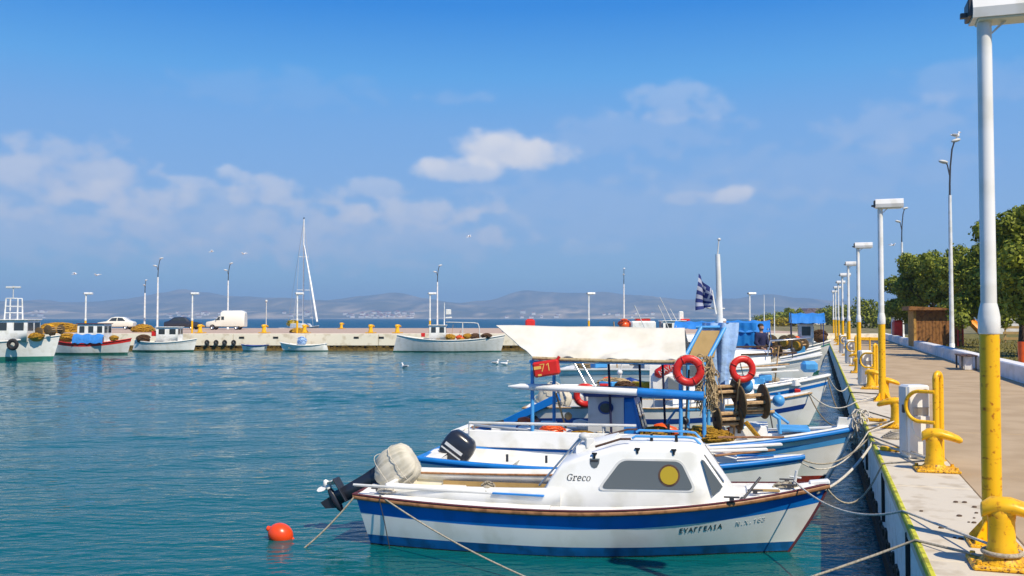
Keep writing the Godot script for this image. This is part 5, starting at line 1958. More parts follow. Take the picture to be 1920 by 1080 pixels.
	# mast
	tube_part("mast", [Vector3(1.22, 0.6, 0), Vector3(1.20, 2.6, 0), Vector3(1.17, 3.72, 0)], [0.06, 0.055, 0.04], M.pole_white, r, 10)
	tube_part("mast_top", [Vector3(1.17, 3.70, 0), Vector3(1.19, 3.95, 0)], 0.012, M.grey_white, r, 6)
	w = Mb.new()
	w.ball(Vector3(1.195, 3.97, 0), Vector3(0.03, 0.025, 0.03), 8)
	w.tube([Vector3(0.98, 2.82, 0.0), Vector3(1.28, 2.81, 0.0)], 0.018, 6)
	put("mast_fitting", w, M.grey_white, r)
	tube_part("flag_staff", [Vector3(1.14, 2.72, 0.03), Vector3(1.07, 3.12, 0.04)], 0.018, M.pole_white, r, 6)
	# boom laid along the rail
	tube_part("boom", [Vector3(-2.19, 1.53, 0.98), Vector3(-1.98, 1.53, 0.98), Vector3(-1.6, 1.525, 0.98), Vector3(-0.06, 1.475, 1.0)], [0.012, 0.05, 0.058, 0.058], M.pole_white, r, 10)
	tube_part("boom_blue_end", [Vector3(-0.06, 1.475, 1.0), Vector3(0.97, 1.435, 1.0)], 0.075, M.sea_blue, r, 10)
	# net hauler reels
	var ax := Vector3(0.42, 0.02, -0.16)
	for e in [[Vector3(1.10, 1.46, 0.45), 0.21], [Vector3(1.52, 1.30, 0.50), 0.28], [Vector3(1.16, 1.04, 0.6), 0.21]]:
		var a: Vector3 = e[0]
		net_reel(r, a, a + ax * (0.80 if e[1] < 0.25 else 0.86), e[1])
	tube_part("reel_stand", [Vector3(1.50, 0.8, 0.40), Vector3(1.52, 1.72, 0.36)], 0.03, M.reel_brown, r, 6)
	w = Mb.new()
	w.bar(Vector3(1.60, 1.0, 0.5), Vector3(1.84, 0.72, 0.55), 0.09, 0.06, Vector3.UP, 0.01)
	put("reel_brace", w, M.net_yellow, r)
	tube_part("reel_bar", [Vector3(1.1, 1.12, 0.55), Vector3(2.05, 1.16, 0.36)], 0.03, M.reel_wood, r, 6)
	tube_part("net_guide", [Vector3(1.90, 1.62, 0.36), Vector3(2.02, 0.90, 0.40)], 0.012, M.dark_metal, r, 6)
	# gear in the stern
	box_part("engine_box", Vector3(-2.3, 0.58, 0), Vector3(0.7, 0.4, 0.8), M.white, r, 0.02)
	tube_part("tiller", [Vector3(-3.1, 0.72, 0), Vector3(-2.5, 0.86, 0.1)], 0.025, M.wood, r, 6)
	tube_part("stern_rail", [Vector3(-2.95, 0.72, 0.45), Vector3(-2.9, 0.82, 0.5), Vector3(-1.4, 0.80, 1.02)], 0.022, M.grey_white, r, 6)
	tube_part("stern_hoop", [Vector3(-2.1, 0.65, 0.75), Vector3(-2.1, 0.85, 0.75), Vector3(-1.95, 0.92, 0.78), Vector3(-1.8, 0.85, 0.8), Vector3(-1.8, 0.65, 0.82)], 0.02, M.deep_blue, r, 6)
	w = Mb.new()
	w.lathe([Vector2(0.28, 0.0), Vector2(0.33, 0.10), Vector2(0.34, 0.12), Vector2(0.31, 0.115), Vector2(0.26, 0.03)], Transform3D(Basis(), Vector3(-1.5, 0.68, 0.72)), 20)
	put("net_tub", w, M.white, r)
	# nets lying in the boat
	w = Mb.new()
	heap(w, Vector3(1.0, 0.72, 0.66), Vector3(0.44, 0.18, 0.33), 70, 0.014)
	put("yellow_net", w, M.net_yellow, r)
	w = Mb.new()
	heap(w, Vector3(0.2, 0.76, 0.62), Vector3(0.28, 0.13, 0.25), 40, 0.012)
	put("brown_net", w, M.net_yellow, r)
	w = Mb.new()
	heap(w, Vector3(-1.5, 0.79, 0.72), Vector3(0.22, 0.10, 0.2), 40, 0.012)
	put("orange_net", w, M.orange, r)
	w = Mb.new()
	heap(w, Vector3(-1.0, 0.72, 0.72), Vector3(0.25, 0.08, 0.15), 30, 0.012)
	put("brown_net", w, M.net_yellow, r)
	# things that hang on it
	var net := Mb.new()
	for i in 70:
		var p := Vector3(0.99 + rng.randf_range(-0.09, 0.09), 2.02 + rng.randf_range(-0.12, 0.05), 0.86 + rng.randf_range(-0.06, 0.06))
		var pts := [p]
		var len_ := rng.randf_range(0.45, 0.85)
		for k in 6:
			p += Vector3(rng.randf_range(-0.05, 0.055), -len_ / 6.0, rng.randf_range(-0.035, 0.035))
			pts.append(p)
		net.tube(pts, rng.randf_range(0.006, 0.012), 4, false)
	for i in 60:
		var c := Vector3(1.01 + rng.randf_range(-0.13, 0.15), 1.6 + rng.randf_range(-0.35, 0.4), 0.86 + rng.randf_range(-0.06, 0.08))
		var rr := rng.randf_range(0.03, 0.08)
		var bb := Basis(Vector3(rng.randf_range(-1, 1), rng.randf_range(-1, 1), 0.5).normalized(), rng.randf() * TAU)
		net.tube(arc(c, bb.x * rr, bb.y * rr * 1.6, 0, rng.randf_range(3, 6), 7), 0.008, 4, false)
	var hn := put("hanging_net", net, M.net_beige)
	hn.transform = r.transform
	tag(hn, "tangle of beige rope and net hanging beside the left of two red life rings", "net")
	rows = []
	for i in 15:
		var t := i / 14.0
		var row := []
		for j in 49:
			var a := TAU * j / 48.0
			var wd := lerpf(0.24, 0.12, smoothstep(0.0, 1.0, t)) * (1.0 + 0.20 * sin(a * 6.0 + t * 1.0) + 0.12 * sin(a * 10.0 - t * 1.6))
			row.append(Vector3(1.21 + cos(a) * wd - 0.02 * t, 2.58 - t * 1.15, sin(a) * wd * 0.8 + 0.05))
		rows.append(row)
	var cl := Mb.new()
	for i in rows.size():
		rows[i].pop_back()
	cl.loft(rows)
	var cloth := put("furled_cloth", cl, M.pale_blue_cloth)
	cloth.transform = r.transform
	tag(cloth, "pale blue sailcloth bundled round the foot of the white mast", "sailcloth")
	var face := Basis(Vector3.UP, -0.12)
	ring_buoy("left of two red life rings, tied to the forward awning post", r.transform * Vector3(0.74, 1.83, 1.0), face, 0.185, 0.062)
	var rg := ring_buoy("right of two red life rings, white behind it, past the hanging blue cloth", r.transform * Vector3(1.56, 1.83, 0.40), Basis(Vector3.UP, 0.1), 0.165, 0.056)
	rg.rotation.z = 0.6
	# card behind the left ring: blue seat cloth seen through
	var can := thing("jerry_can", "red can with orange lettering hung under the after end of the awning", "can", r.transform * Vector3(-1.53, 1.84, 1.06), 0.0)
	can.rotation = Vector3(0, -0.2, 0.16)
	box_part("body", Vector3(), Vector3(0.43, 0.25, 0.16), M.red, can, 0.03)
	tube_part("spout", [Vector3(0.19, 0.1, 0), Vector3(0.24, 0.16, 0)], 0.025, M.red, can, 8)
	lettering("print", "71", 0.13, M.letter_yellow, can, Transform3D(Basis(), Vector3(0.0, 0.02, 0.081)))
	box_part("print_bar", Vector3(-0.13, 0.03, 0.082), Vector3(0.12, 0.05, 0.004), M.letter_yellow, can)
	box_part("print_bar", Vector3(-0.11, -0.09, 0.082), Vector3(0.06, 0.03, 0.004), M.letter_yellow, can)
	for e in [[0.3, 1.33, 0.75], [1.5, 1.48, 0.3]]:
		pass
	var fl := Mb.new()
	fl.ball(Vector3(2.12, 1.32, 0.2), Vector3(0.10, 0.10, 0.10), 12)
	fl.cyl(Vector3(2.12, 1.40, 0.2), Vector3(2.12, 1.45, 0.2), 0.03, 0.03, 8)
	var f1 := put("blue_float", fl, M.sky_blue)
	f1.transform = r.transform
	tag(f1, "round sky blue float right of the net reels", "float", "sky blue floats on the fishing boats")
	fl = Mb.new()
	fl.ball(Vector3(1.62, 1.55, 0.20), Vector3(0.11, 0.13, 0.11), 12)
	fl.cyl(Vector3(1.62, 1.65, 0.2), Vector3(1.62, 1.71, 0.2), 0.03, 0.03, 8)
	f1 = put("blue_float", fl, M.sky_blue)
	f1.transform = r.transform
	tag(f1, "sky blue float just below the right life ring, over the largest net reel", "float", "sky blue floats on the fishing boats")
	gear(r, -2.4, -0.2, 0.62, 0.7, 8)
	gear(r, 0.2, 2.2, 0.62, 0.55, 9)
	make_flag(r.transform * Vector3(1.07, 3.10, 0.04))


func make_flag(hoist: Vector3) -> void:
	# hangs from its upper corner and droops: nine stripes with a cross in the canton
	var mb := Mb.new()
	mb.smooth(0)
	var nu := 27
	var nv := 18
	var P := func(i: int, j: int) -> Vector3:
		var u := float(i) / nu
		var v := float(j) / nv
		var p := Vector3(-0.23 * u - 0.03 * v, 0.30 * u * (1.0 - v) - 0.26 * v - 0.06 * u * v, 0.0)
		p.x += 0.02 * sin(u * 9.0 + v * 3.0)
		p.z = 0.05 * sin(u * 7.0 + v * 2.5) + 0.03 * sin(v * 6.0)
		return p
	for i in nu:
		for j in nv:
			var stripe := int(j / 2)
			var blue := stripe % 2 == 0
			if i < 10 and j < 10:
				blue = not ((i >= 4 and i < 6) or (j >= 4 and j < 6))
			mb.tint(Color(0.012, 0.03, 0.16) if blue else Color(0.36, 0.39, 0.50))
			mb.face([P.call(i, j), P.call(i + 1, j), P.call(i + 1, j + 1), P.call(i, j + 1)], Vector3(0, 0, 1))
	var o := put("greek_flag", mb, M.flag)
	o.position = hoist
	tag(o, "blue and white striped Greek flag drooping beside the white mast", "flag")


func make_cruiser() -> void:
	var r := thing("motor_cruiser", "white motor boat with a canvas covered outboard behind the awning boat", "boat", Vector3(3.15, 0, -19.0), deg_to_rad(-13.0))
	cruiser = r
	rng.seed = 9
	var h := Hull.new({"L": 5.6, "B": 2.0, "s0": 0.86, "s1": 0.92, "s2": 1.20, "rake": 1.1, "tr": 0.2, "fb": 0.85, "p1": 1.0, "k": -0.4})
	base_hull(r, h, {"bottom": "bottom_blue", "boot": 0.2, "side": "white", "stripe": "deep_blue", "stripe_h": 0.10, "gap": 0.22, "rail": "reel_wood", "rail_h": 0.03, "rail_w": 0.025, "deck": "deck", "inner": "grey_white", "well": [0.04, 0.5, 0.16, 0.35]})
	put("cuddy", house([[0.15, 0.85, 1.22, 0.72, 0.62], [0.8, 0.9, 1.32, 0.62, 0.5], [1.7, 1.0, 1.2, 0.4, 0.3]], 0.08), M.white, r)
	put("windscreen", house([[0.05, 1.18, 1.5, 0.66, 0.55], [0.35, 1.24, 1.32, 0.64, 0.58]], 0.03), M.window_grey, r)
	outboard(r, Vector3(-2.45, 0.62, 0.05), -40.0, true, 1.25)
	var w := Mb.new()
	w.bar(Vector3(-3.56, 0.36, 0.95), Vector3(-2.05, 1.10, 0.95), 0.15, 0.05, Vector3(0, 0, 1), 0.01)
	put("boarding_plank", w, M.blue, r)
	w = Mb.new()
	w.box(Vector3(-2.75, 0.45, 0.62), Vector3(0.75, 0.42, 0.5), Basis(Vector3(0, 0, 1), 0.45), 0.09)
	put("stern_cover", w, M.black, r)
	for e in [[-1.5, 1.1], [-1.36, 1.15]]:
		tube_part("awning_strut", [Vector3(e[0] - 0.55, 2.15, 0.5), Vector3(e[0] + 0.1, e[1], 0.8)], 0.02, M.steel, r, 6)
	for x in [-0.2, 0.5, 1.2, 1.9]:
		var u := h.u_at(x)
		tube_part("guard_stanchion", [h.pt(u, h.sh(u), 1, -0.08), h.pt(u, h.sh(u), 1, -0.1) + Vector3(0, 0.3, 0)], 0.012, M.steel, r, 6)
	var p := []
	for i in 12:
		var u := lerpf(0.46, 0.99, i / 11.0)
		p.append(h.pt(u, h.sh(u), 1, -minf(0.1, h.hb(u))) + Vector3(0, 0.3, 0))
	tube_part("guard_rail", p, 0.014, M.steel, r, 6)
	# things on the quarter
	w = Mb.new()
	w.box(Vector3(-1.55, 1.05, 0.5), Vector3(0.5, 0.25, 0.3), Basis(Vector3.UP, 0.3), 0.08)
	put("seat", w, M.grey_white, r)
	box_part("red_tin", Vector3(-1.25, 1.28, 0.3), Vector3(0.16, 0.09, 0.12), M.red, r, 0.01)
	w = Mb.new()
	w.ball(Vector3(0.1, 1.42, -0.1), Vector3(0.14, 0.16, 0.1), 10)
	put("cushion", w, M.rubber, r)
	box_part("console", Vector3(-0.05, 1.35, 0.2), Vector3(0.5, 0.42, 0.5), M.white, r, 0.05)
	ring_buoy("red life ring on the white motor boat, partly behind the white boom", r.transform * Vector3(-1.52, 1.14, 1.02), Basis(Vector3.UP, -0.2), 0.175, 0.065)
	# red rolled fender with pale letters on the next boat
	var c := thing("red_fender", "slanting red cylinder with pale lettering under the forward end of the awning", "fender", r.transform * Vector3(0.02, 1.66, 0.40))
	c.rotation.z = 0.55
	w = Mb.new()
	w.lathe([Vector2(0.02, -0.28), Vector2(0.085, -0.24), Vector2(0.10, -0.20), Vector2(0.10, 0.20), Vector2(0.085, 0.24), Vector2(0.02, 0.28)], Transform3D(Basis(Vector3(0, 1, 0), Vector3(1, 0, 0), Vector3(0, 0, -1)), Vector3()), 16)
	put("body", w, M.red, c)
	lettering("print", "NAYAΣ", 0.10, M.letter_pale, c, Transform3D(Basis(), Vector3(0, 0, 0.101)))


func make_fishing_boat() -> void:
	var r := thing("fishing_boat", "white fishing boat with a blue sheer stripe and blue cloth on its bow", "boat", Vector3(4.3, 0, -22.6), deg_to_rad(-14.0))
	fishing_boat = r
	rng.seed = 15
	var h := Hull.new({"L": 6.4, "B": 2.2, "s0": 0.95, "s1": 0.92, "s2": 1.34, "rake": 0.8, "tr": -0.2, "fb": 0.5, "p1": 0.9, "pp": 0.5, "k": -0.5})
	base_hull(r, h, {"bottom": "bottom_green", "boot": 0.16, "side": "white", "stripe": "blue", "stripe_h": 0.08, "gap": 0.16, "rail": "deck", "rail_h": 0.06, "rail_w": 0.05, "rail_in": 0.08, "deck": "deck", "inner": "grey_white", "well": [0.05, 0.5, 0.14, 0.4]})
	put("cabin", house([[-0.9, 0.8, 1.62, 0.75, 0.68], [0.35, 0.8, 1.70, 0.7, 0.62], [0.85, 0.85, 1.2, 0.62, 0.55], [1.5, 0.9, 1.22, 0.5, 0.42]], 0.08), M.white, r)
	for x in [-0.65, -0.15]:
		put("window", side_panel(rounded([Vector2(x, 1.3), Vector2(x, 1.55), Vector2(x + 0.35, 1.55), Vector2(x + 0.35, 1.3)], 0.04), 0.8, 0.75, 1.65, 0.66, 1.0, 0.012), M.window_grey, r)
	var w := Mb.new()
	w.box(Vector3(2.75, 1.52, 0), Vector3(0.36, 0.26, 0.3), Basis(Vector3.UP, 0.2), 0.07)
	put("bow_cloth", w, M.sky_blue, r)
	box_part("hatch", Vector3(1.75, 1.26, 0.2), Vector3(0.3, 0.14, 0.3), M.sky_blue, r, 0.02)
	for e in [[0.9, 1.34, 0.45, 2.5, 1.44, 0.2], [0.6, 1.44, 0.5, 2.2, 1.52, 0.25]]:
		w = Mb.new()
		w.bar(Vector3(e[0], e[1], e[2]), Vector3(e[3], e[4], e[5]), 0.12, 0.035, Vector3.UP, 0.006)
		put("stowed_plank", w, M.deck, r)
	for e in [[1.2, 1.50, 0.4, 2.3, 1.58, 0.1]]:
		w = Mb.new()
		w.bar(Vector3(e[0], e[1], e[2]), Vector3(e[3], e[4], e[5]), 0.08, 0.03, Vector3.UP, 0.006)
		put("stowed_oar", w, M.reel_wood, r)
	w = Mb.new()
	heap(w, Vector3(-1.8, 1.0, 0.3), Vector3(0.5, 0.2, 0.4), 50, 0.014)
	put("net_pile", w, M.net_beige, r)
	tube_part("rod", [Vector3(1.3, 1.1, 0.6), Vector3(1.15, 1.75, 0.65)], 0.012, M.dark_metal, r, 6)
	gear(r, -2.6, -0.9, 0.95, 0.7, 8)
	gear(r, 1.2, 2.5, 1.08, 0.45, 8)
	box_part("red_can", Vector3(2.45, 0.98, 0.62), Vector3(0.14, 0.12, 0.1), M.red, r, 0.02)


# a moored boat along the quay: bow at the wall, at camera depth d
func quay_boat(label: String, d: float, h: Hull, look: Dictionary, called := "fishing_boat", gap := 0.6, turn := -15.0) -> Node3D:
	var bow_x := 0.328 * d + 0.70 - gap
	var r := thing(called, label, "boat", Vector3(bow_x - h.L * 0.485, 0, -(d + h.L * 0.13)), deg_to_rad(turn))
	base_hull(r, h, look)
	return r


func mast(r: Node3D, x: float, y0: float, y1: float, rad := 0.04) -> void:
	tube_part("mast", [Vector3(x, y0, 0), Vector3(x, y1, 0)], [rad, rad * 0.6], M.pole_white, r, 8)


func make_quay_boats() -> void:
	rng.seed = 31
	var std := {"bottom": "bottom_blue", "boot": 0.14, "side": "white", "stripe": "blue", "stripe_h": 0.08, "gap": 0.14, "rail": "deck", "rail_h": 0.06, "rail_w": 0.04, "rail_in": 0.08, "deck": "deck", "inner": "grey_white", "well": [0.05, 0.45, 0.14, 0.4]}
	# big white cruiser behind the right life ring
	var h := Hull.new({"L": 7.4, "B": 2.7, "s0": 1.15, "s1": 1.2, "s2": 1.62, "rake": 1.3, "tr": 0.2, "fb": 0.85, "p1": 1.0, "k": -0.5})
	var g := quay_boat("large white cabin cruiser with a broad white foredeck behind the right life ring", 26.6, h, std.merged({"rail": "grey_white", "stripe": "grey_white"}, true), "motor_cruiser")
	put("deckhouse", house([[-1.2, 1.1, 2.1, 1.05, 0.9], [0.2, 1.1, 2.15, 1.0, 0.85], [1.1, 1.2, 1.75, 0.9, 0.75], [2.3, 1.3, 1.7, 0.6, 0.45]], 0.1), M.white, g)
	put("window_band", side_panel(rounded([Vector2(-1.0, 1.7), Vector2(-0.9, 1.98), Vector2(0.1, 1.98), Vector2(0.35, 1.72)], 0.05), 1.1, 1.05, 2.1, 0.88, 1.0, 0.012), M.window_dark, g)
	for e in [[0.9, 1.82, 0.5, 2.6, 1.86, 0.3], [1.5, 1.62, 0.7, 3.0, 1.68, 0.25]]:
		var w := Mb.new()
		w.bar(Vector3(e[0], e[1], e[2]), Vector3(e[3], e[4], e[5]), 0.10, 0.05, Vector3.UP, 0.01)
		put("stowed_spar", w, M.bark, g)
	var w0 := Mb.new()
	w0.bar(Vector3(0.35, 2.2, 0.4), Vector3(1.25, 2.28, 0.2), 0.14, 0.07, Vector3.UP, 0.02)
	put("wiper_box", w0, M.dark_wood, g)
	gear(g, 1.2, 3.0, 1.4, 0.5, 8)
	gear(g, -3.2, -1.5, 1.2, 0.9, 5)
	tube_part("pulpit", [Vector3(2.2, 1.55, 0.6), Vector3(2.3, 2.0, 0.5), Vector3(3.4, 2.1, 0.1), Vector3(3.4, 2.1, -0.1), Vector3(2.3, 2.0, -0.5), Vector3(2.2, 1.55, -0.6)], 0.018, M.steel, g, 6)
	# blue canopy boat
	h = Hull.new({"L": 7.2, "B": 2.5, "s0": 1.0, "s1": 0.95, "s2": 1.5, "rake": 0.9, "tr": -0.2, "fb": 0.5, "pp": 0.5, "k": -0.5})
	var b := quay_boat("fishing boat with a bright blue canopy and blue side curtains", 31.5, h, std.merged({"stripe": "sky_blue"}, true))
	canopy(b, "blue_canopy", 0.35, 1.95, 2.32, 1.05, 0.28, M.blue_tarp, M.grey_white, 0.9)
	var cur := Mb.new()
	var rows := []
	for i in 9:
		var x := lerpf(0.80, 1.50, i / 8.0)
		rows.append([Vector3(x, 2.5, 1.0 + 0.03 * sin(i * 2.0)), Vector3(x, 1.8, 1.02 + 0.05 * sin(i * 2.0)), Vector3(x + 0.1, 1.0, 1.0 + 0.06 * sin(i * 2.2))])
	cur.sheet(rows, Vector3(0, 0, 1), 0.01)
	put("side_curtain", cur, M.sea_blue, b)
	cur = Mb.new()
	rows = []
	for j in 7:
		var z := lerpf(-1.0, 1.0, j / 6.0)
		rows.append([Vector3(1.93, 2.52 - 0.2 * z * z, z), Vector3(2.0, 1.8, z), Vector3(2.0, 1.2, z)])
	cur.sheet(rows, Vector3(1, 0, 0), 0.01)
	put("end_curtain", cur, M.blue_tarp, b)
	box_house(b, -1.6, -0.8, 0.9, 1.75, 0.5, M.white, M.deck, 0.0, 1)
	var hp := Mb.new()
	heap(hp, Vector3(1.6, 1.15, 0.4), Vector3(0.5, 0.2, 0.4), 40, 0.02)
	put("net_pile", hp, M.net_brown, b)
	gear(b, -2.5, 2.6, 1.0, 0.7, 10)
	# second blue canopy farther behind the mast
	var b2 := quay_boat("boat with a flat blue canopy seen left of the white mast", 38.0, Hull.new({"L": 8.0, "B": 2.5, "s0": 1.1, "s1": 1.0, "s2": 1.5, "rake": 0.9, "fb": 0.6, "k": -0.5}), std)
	canopy(b2, "blue_canopy", -1.8, -0.2, 2.35, 1.1, 0.2, M.blue_tarp, M.grey_white, 1.0)
	for x in [-2.6, -1.6]:
		tube_part("fishing_rod", [Vector3(x, 1.2, 0.5), Vector3(x - 0.9, 3.2, 0.5)], 0.02, M.grey_white, b2, 6)
	# dark reels boat
	h = Hull.new({"L": 6.6, "B": 2.4, "s0": 1.0, "s1": 0.95, "s2": 1.5, "rake": 0.8, "fb": 0.5, "tr": -0.2, "pp": 0.5, "k": -0.5})
	var c := quay_boat("pale grey fishing boat with dark and yellow net drums on its foredeck", 36.0, h, std.merged({"side": "grey_white", "stripe": "grey_white", "bottom": "bottom_green"}, true))
	for e in [[1.2, 1.70, 0.30], [1.95, 1.73, 0.28], [1.4, 1.35, 0.26], [2.4, 1.62, 0.24]]:
		net_reel(c, Vector3(e[0], e[1], 0.45), Vector3(e[0] + 0.25, e[1] + 0.02, -0.15), e[2], 4)
		var yy := Mb.new()
		yy.cyl(Vector3(e[0] - 0.05, e[1], 0.52), Vector3(e[0] + 0.05, e[1], 0.40), 0.16, 0.16, 12)
		put("drum_net", yy, M.net_yellow, c)
	box_part("blue_crate", Vector3(2.5, 1.42, 0.2), Vector3(0.42, 0.3, 0.3), M.sky_blue, c, 0.02)
	box_house(c, -2.2, -1.2, 0.9, 1.9, 0.6, M.white, M.deck, 0.0, 2)
	gear(c, -1.0, 2.6, 1.05, 0.7, 10)
	# small boat right at the wall with arched blue canopy and a narrow wheelhouse
	h = Hull.new({"L": 6.8, "B": 2.6, "s0": 1.1, "s1": 1.0, "s2": 1.6, "rake": 0.8, "fb": 0.5, "tr": -0.2, "pp": 0.5, "k": -0.5})
	var e2 := quay_boat("fishing boat with arched blue canopy and narrow white wheelhouse close to the quay", 45.0, h, std.merged({"side": "grey_white", "bottom": "bottom_green", "stripe": "green"}, true), "fishing_boat", 0.1)
	box_house(e2, 1.9, 2.6, 1.2, 2.4, 0.5, M.white, M.deep_blue, 0.0, 1)
	canopy(e2, "blue_canopy", 1.5, 3.1, 2.55, 1.0, 0.38, M.blue_tarp, M.deep_blue, 1.3)
	var fl := Mb.new()
	fl.ball(Vector3(1.8, 1.6, 0.72), Vector3(0.22, 0.22, 0.2), 10)
	put("orange_float", fl, M.orange, e2)
	hp = Mb.new()
	heap(hp, Vector3(2.9, 1.75, 0.1), Vector3(0.4, 0.35, 0.4), 30, 0.02)
	put("net_pile", hp, M.net_brown, e2)
	gear(e2, -1.5, 1.6, 1.05, 0.8, 8)
	# others farther up the quay
	for k in [[53.0, "white fishing boat with a mast, next to last along the quay", 6.5, "blue"], [60.0, "farthest white boat moored along the quay", 6.0, "green"], [41.0, "small white open boat between the net drum boat and the arched canopy boat", 5.0, "sea_blue"]]:
		var q := quay_boat(k[1], k[0], Hull.new({"L": k[2], "B": 2.2, "s0": 0.95, "s1": 0.9, "s2": 1.4, "rake": 0.8, "fb": 0.5, "tr": -0.2, "pp": 0.5, "k": -0.5}), std.merged({"stripe": k[3]}, true))
		if k[0] > 50.0:
			box_house(q, -1.4, -0.4, 0.8, 1.9, 0.6, M.white, M.deck, 0.0, 2)
			mast(q, 0.2, 0.8, 4.0)
		else:
			hp = Mb.new()
			heap(hp, Vector3(0.8, 0.95, 0.1), Vector3(0.5, 0.3, 0.4), 30, 0.02)
			put("net_pile", hp, M.net_beige, q)


# ---------- the pier across the basin ----------
func make_pier() -> void:
	rng.seed = 44
	var p := thing("pier", "wide concrete pier across the basin with a brown weed band", "pier", Vector3(-32, 0, -99.5))
	tag(p, "", "", "", "structure")
	var x := -75.0
	while x < 58.0:
		box_part("wall_block", Vector3(x + 3.0, PY - 0.5, 22.0), Vector3(5.97, 0.98, 1.0), M.pier_wall, p, 0.02)
		x += 6.0
	box_part("weed_band", Vector3(-8, -0.55, 22.04), Vector3(134, 1.60, 1.0), M.pier_weed, p)
	var fr := Mb.new()
	for i in 500:
		var xx := -30.0 + i * 0.2
		fr.box(Vector3(xx, 0.24 + rng.randf_range(-0.05, 0.08), 22.52), Vector3(rng.randf_range(0.2, 0.5), 0.12, 0.06))
	tag(put("weed_fringe", fr, M.pier_weed, p), "", "", "", "stuff")
	box_part("top", Vector3(-8, PY - 0.48, 0.0), Vector3(134, 0.95, 43.0), M.pier_top, p)
	for e in [453, 517, 668, 715, 205]:
		var c := at(e, 632, 77.0) - p.position
		box_part("drain_hole", Vector3(c.x, PY - 0.33, 22.5), Vector3(0.42, 0.16, 0.05), M.rubber, p)
	# tyre fenders hung on the pier wall
	var tw := ["leftmost of four black tyre fenders on the pier wall below the van", "second from left of four black tyre fenders on the pier wall", "third from left of four black tyre fenders on the pier wall", "rightmost of four black tyre fenders on the pier wall below the van"]
	var px := [388.0, 405.0, 421.0, 438.0]
	for i in 4:
		var w := Mb.new()
		w.torus(Vector3(), Basis(Vector3.UP, 0.9), 0.15, 0.085, 18, 8, 0.9)
		var o := put("tyre_fender", w, M.rubber)
		o.position = at(px[i], 646, 76.8) * Vector3(1, 0, 1) + Vector3(0, 0.66, 0)
		tag(o, tw[i], "tyre", "tyre fenders on the pier wall")
	# pier lamps of the low kind
	var l0: Node3D
	for c in get_children():
		if c.name == "quay_lamp":
			l0 = c
	var lw := {160: "low lamp post on the pier behind the blue tarpaulin boat, leftmost on the pier", 360: "low lamp post on the pier just left of the cream van", 557: "low lamp post on the pier just left of the sailing yacht's mast", 806: "low lamp post on the pier left of the fishing boat with rails", 1104: "low lamp post on the pier showing above the cream awning", 1406: "low lamp post on the pier behind the blue canopies"}
	for e in lw:
		var o := copy(l0, "pier_lamp", lw[e], at(e, 626, 79.0) * Vector3(1, 0, 1) + Vector3(0, PY - 0.42, 0), 0.0)
		o.set_meta("group", "low lamp posts on the pier")
		o.scale = Vector3(1.25, 0.96, 1.25)
		o.rotation.y = 0.1
	# tall pier lamps
	var t0 := make_tall_lamp(7.6)
	var tl := [[427, 108, "tall street lamp on the pier behind the cream van"], [295, 99, "tall street lamp on the pier above the red and brown net boat"], [271, 103, "tall headless white pole on the pier beside the dark car"], [820, 112, "tall street lamp on the pier above the fishing boat with rails"], [1170, 119, "tall street lamp on the pier above the right part of the awning"]]
	for i in tl.size():
		var o := t0 if i == 0 else copy(t0, "tall_lamp", "", Vector3(), 0.0)
		o.position = at(tl[i][0], 610, tl[i][1]) * Vector3(1, 0, 1) + Vector3(0, PY, 0)
		o.rotation.y = [0.0, 0.0, 1.6, 0.2, 1.3][i]
		o.set_meta("label", tl[i][2])
		o.set_meta("group", "tall street lamps on the pier")
		if i == 2:
			o.scale.y = 0.72
	# pier bollards
	var b0: Node3D
	for c in get_children():
		if c.name == "mooring_bollard":
			b0 = c
	var bw := {92: "far left", 375: "below the dark car", 495: "right of the cream van", 571: "below the sailing yacht", 640: "right of the yacht, near the far edge", 695: "right of the yacht, at the front edge", 745: "left of the railed fishing boat"}
	for e in bw:
		var far: bool = e == 640
		var o := copy(b0, "pier_bollard", "yellow mooring bollard on the pier, " + bw[e], at(e, 620, 112.0 if far else 78.6) * Vector3(1, 0, 1) + Vector3(0, PY + 0.01, 0), 1.2)
		o.set_meta("group", "yellow mooring bollards on the pier")
		o.scale = Vector3(1.9, 1.6, 1.9)
	# thin post
	var w := Mb.new()
	w.cyl(Vector3(), Vector3(0, 3.0, 0), 0.05, 0.05, 8)
	w.ball(Vector3(0, 3.1, 0), Vector3(0.14, 0.16, 0.14), 8)
	var o2 := put("marker_post", w, M.grey_white)
	o2.position = at(499, 617, 100.0) * Vector3(1, 0, 1) + Vector3(0, PY, 0)
	tag(o2, "thin grey marker post with a round top on the pier right of the van", "post")
	# heaps of yellow net on the pier
	var nets_ := [[112, 84, 2.4, 0.85, "yellow net heap on the pier left of the blue tarpaulin boat"], [95, 80, 1.2, 0.6, "low yellow net heap on the pier behind the large trawler"], [268, 86, 1.1, 0.7, "yellow net heap on the pier below the pair of white poles"], [560, 82, 0.8, 0.4, "small orange net heap on the pier below the yacht"]]
	for e in nets_:
		w = Mb.new()
		heap(w, Vector3(), Vector3(e[2], e[3], 1.0), 60, 0.04)
		var o := put("net_heap", w, M.net_yellow)
		o.position = at(e[0], 620, e[1]) * Vector3(1, 0, 1) + Vector3(0, PY, 0)
		tag(o, e[4], "net heap", "net heaps on the pier")
	# red box
	var rb := thing("red_tank", "red tank standing on the pier above the cream awning", "tank", at(994, 612, 112.0) * Vector3(1, 0, 1) + Vector3(0, PY, 0))
	box_part("body", Vector3(0, 0.65, 0), Vector3(1.15, 0.9, 0.8), M.red, rb, 0.12)
	box_part("lid", Vector3(0, 1.14, 0), Vector3(0.7, 0.1, 0.6), M.red, rb, 0.03)
	box_part("foot", Vector3(0, 0.1, 0), Vector3(1.0, 0.22, 0.7), M.dark_metal, rb)


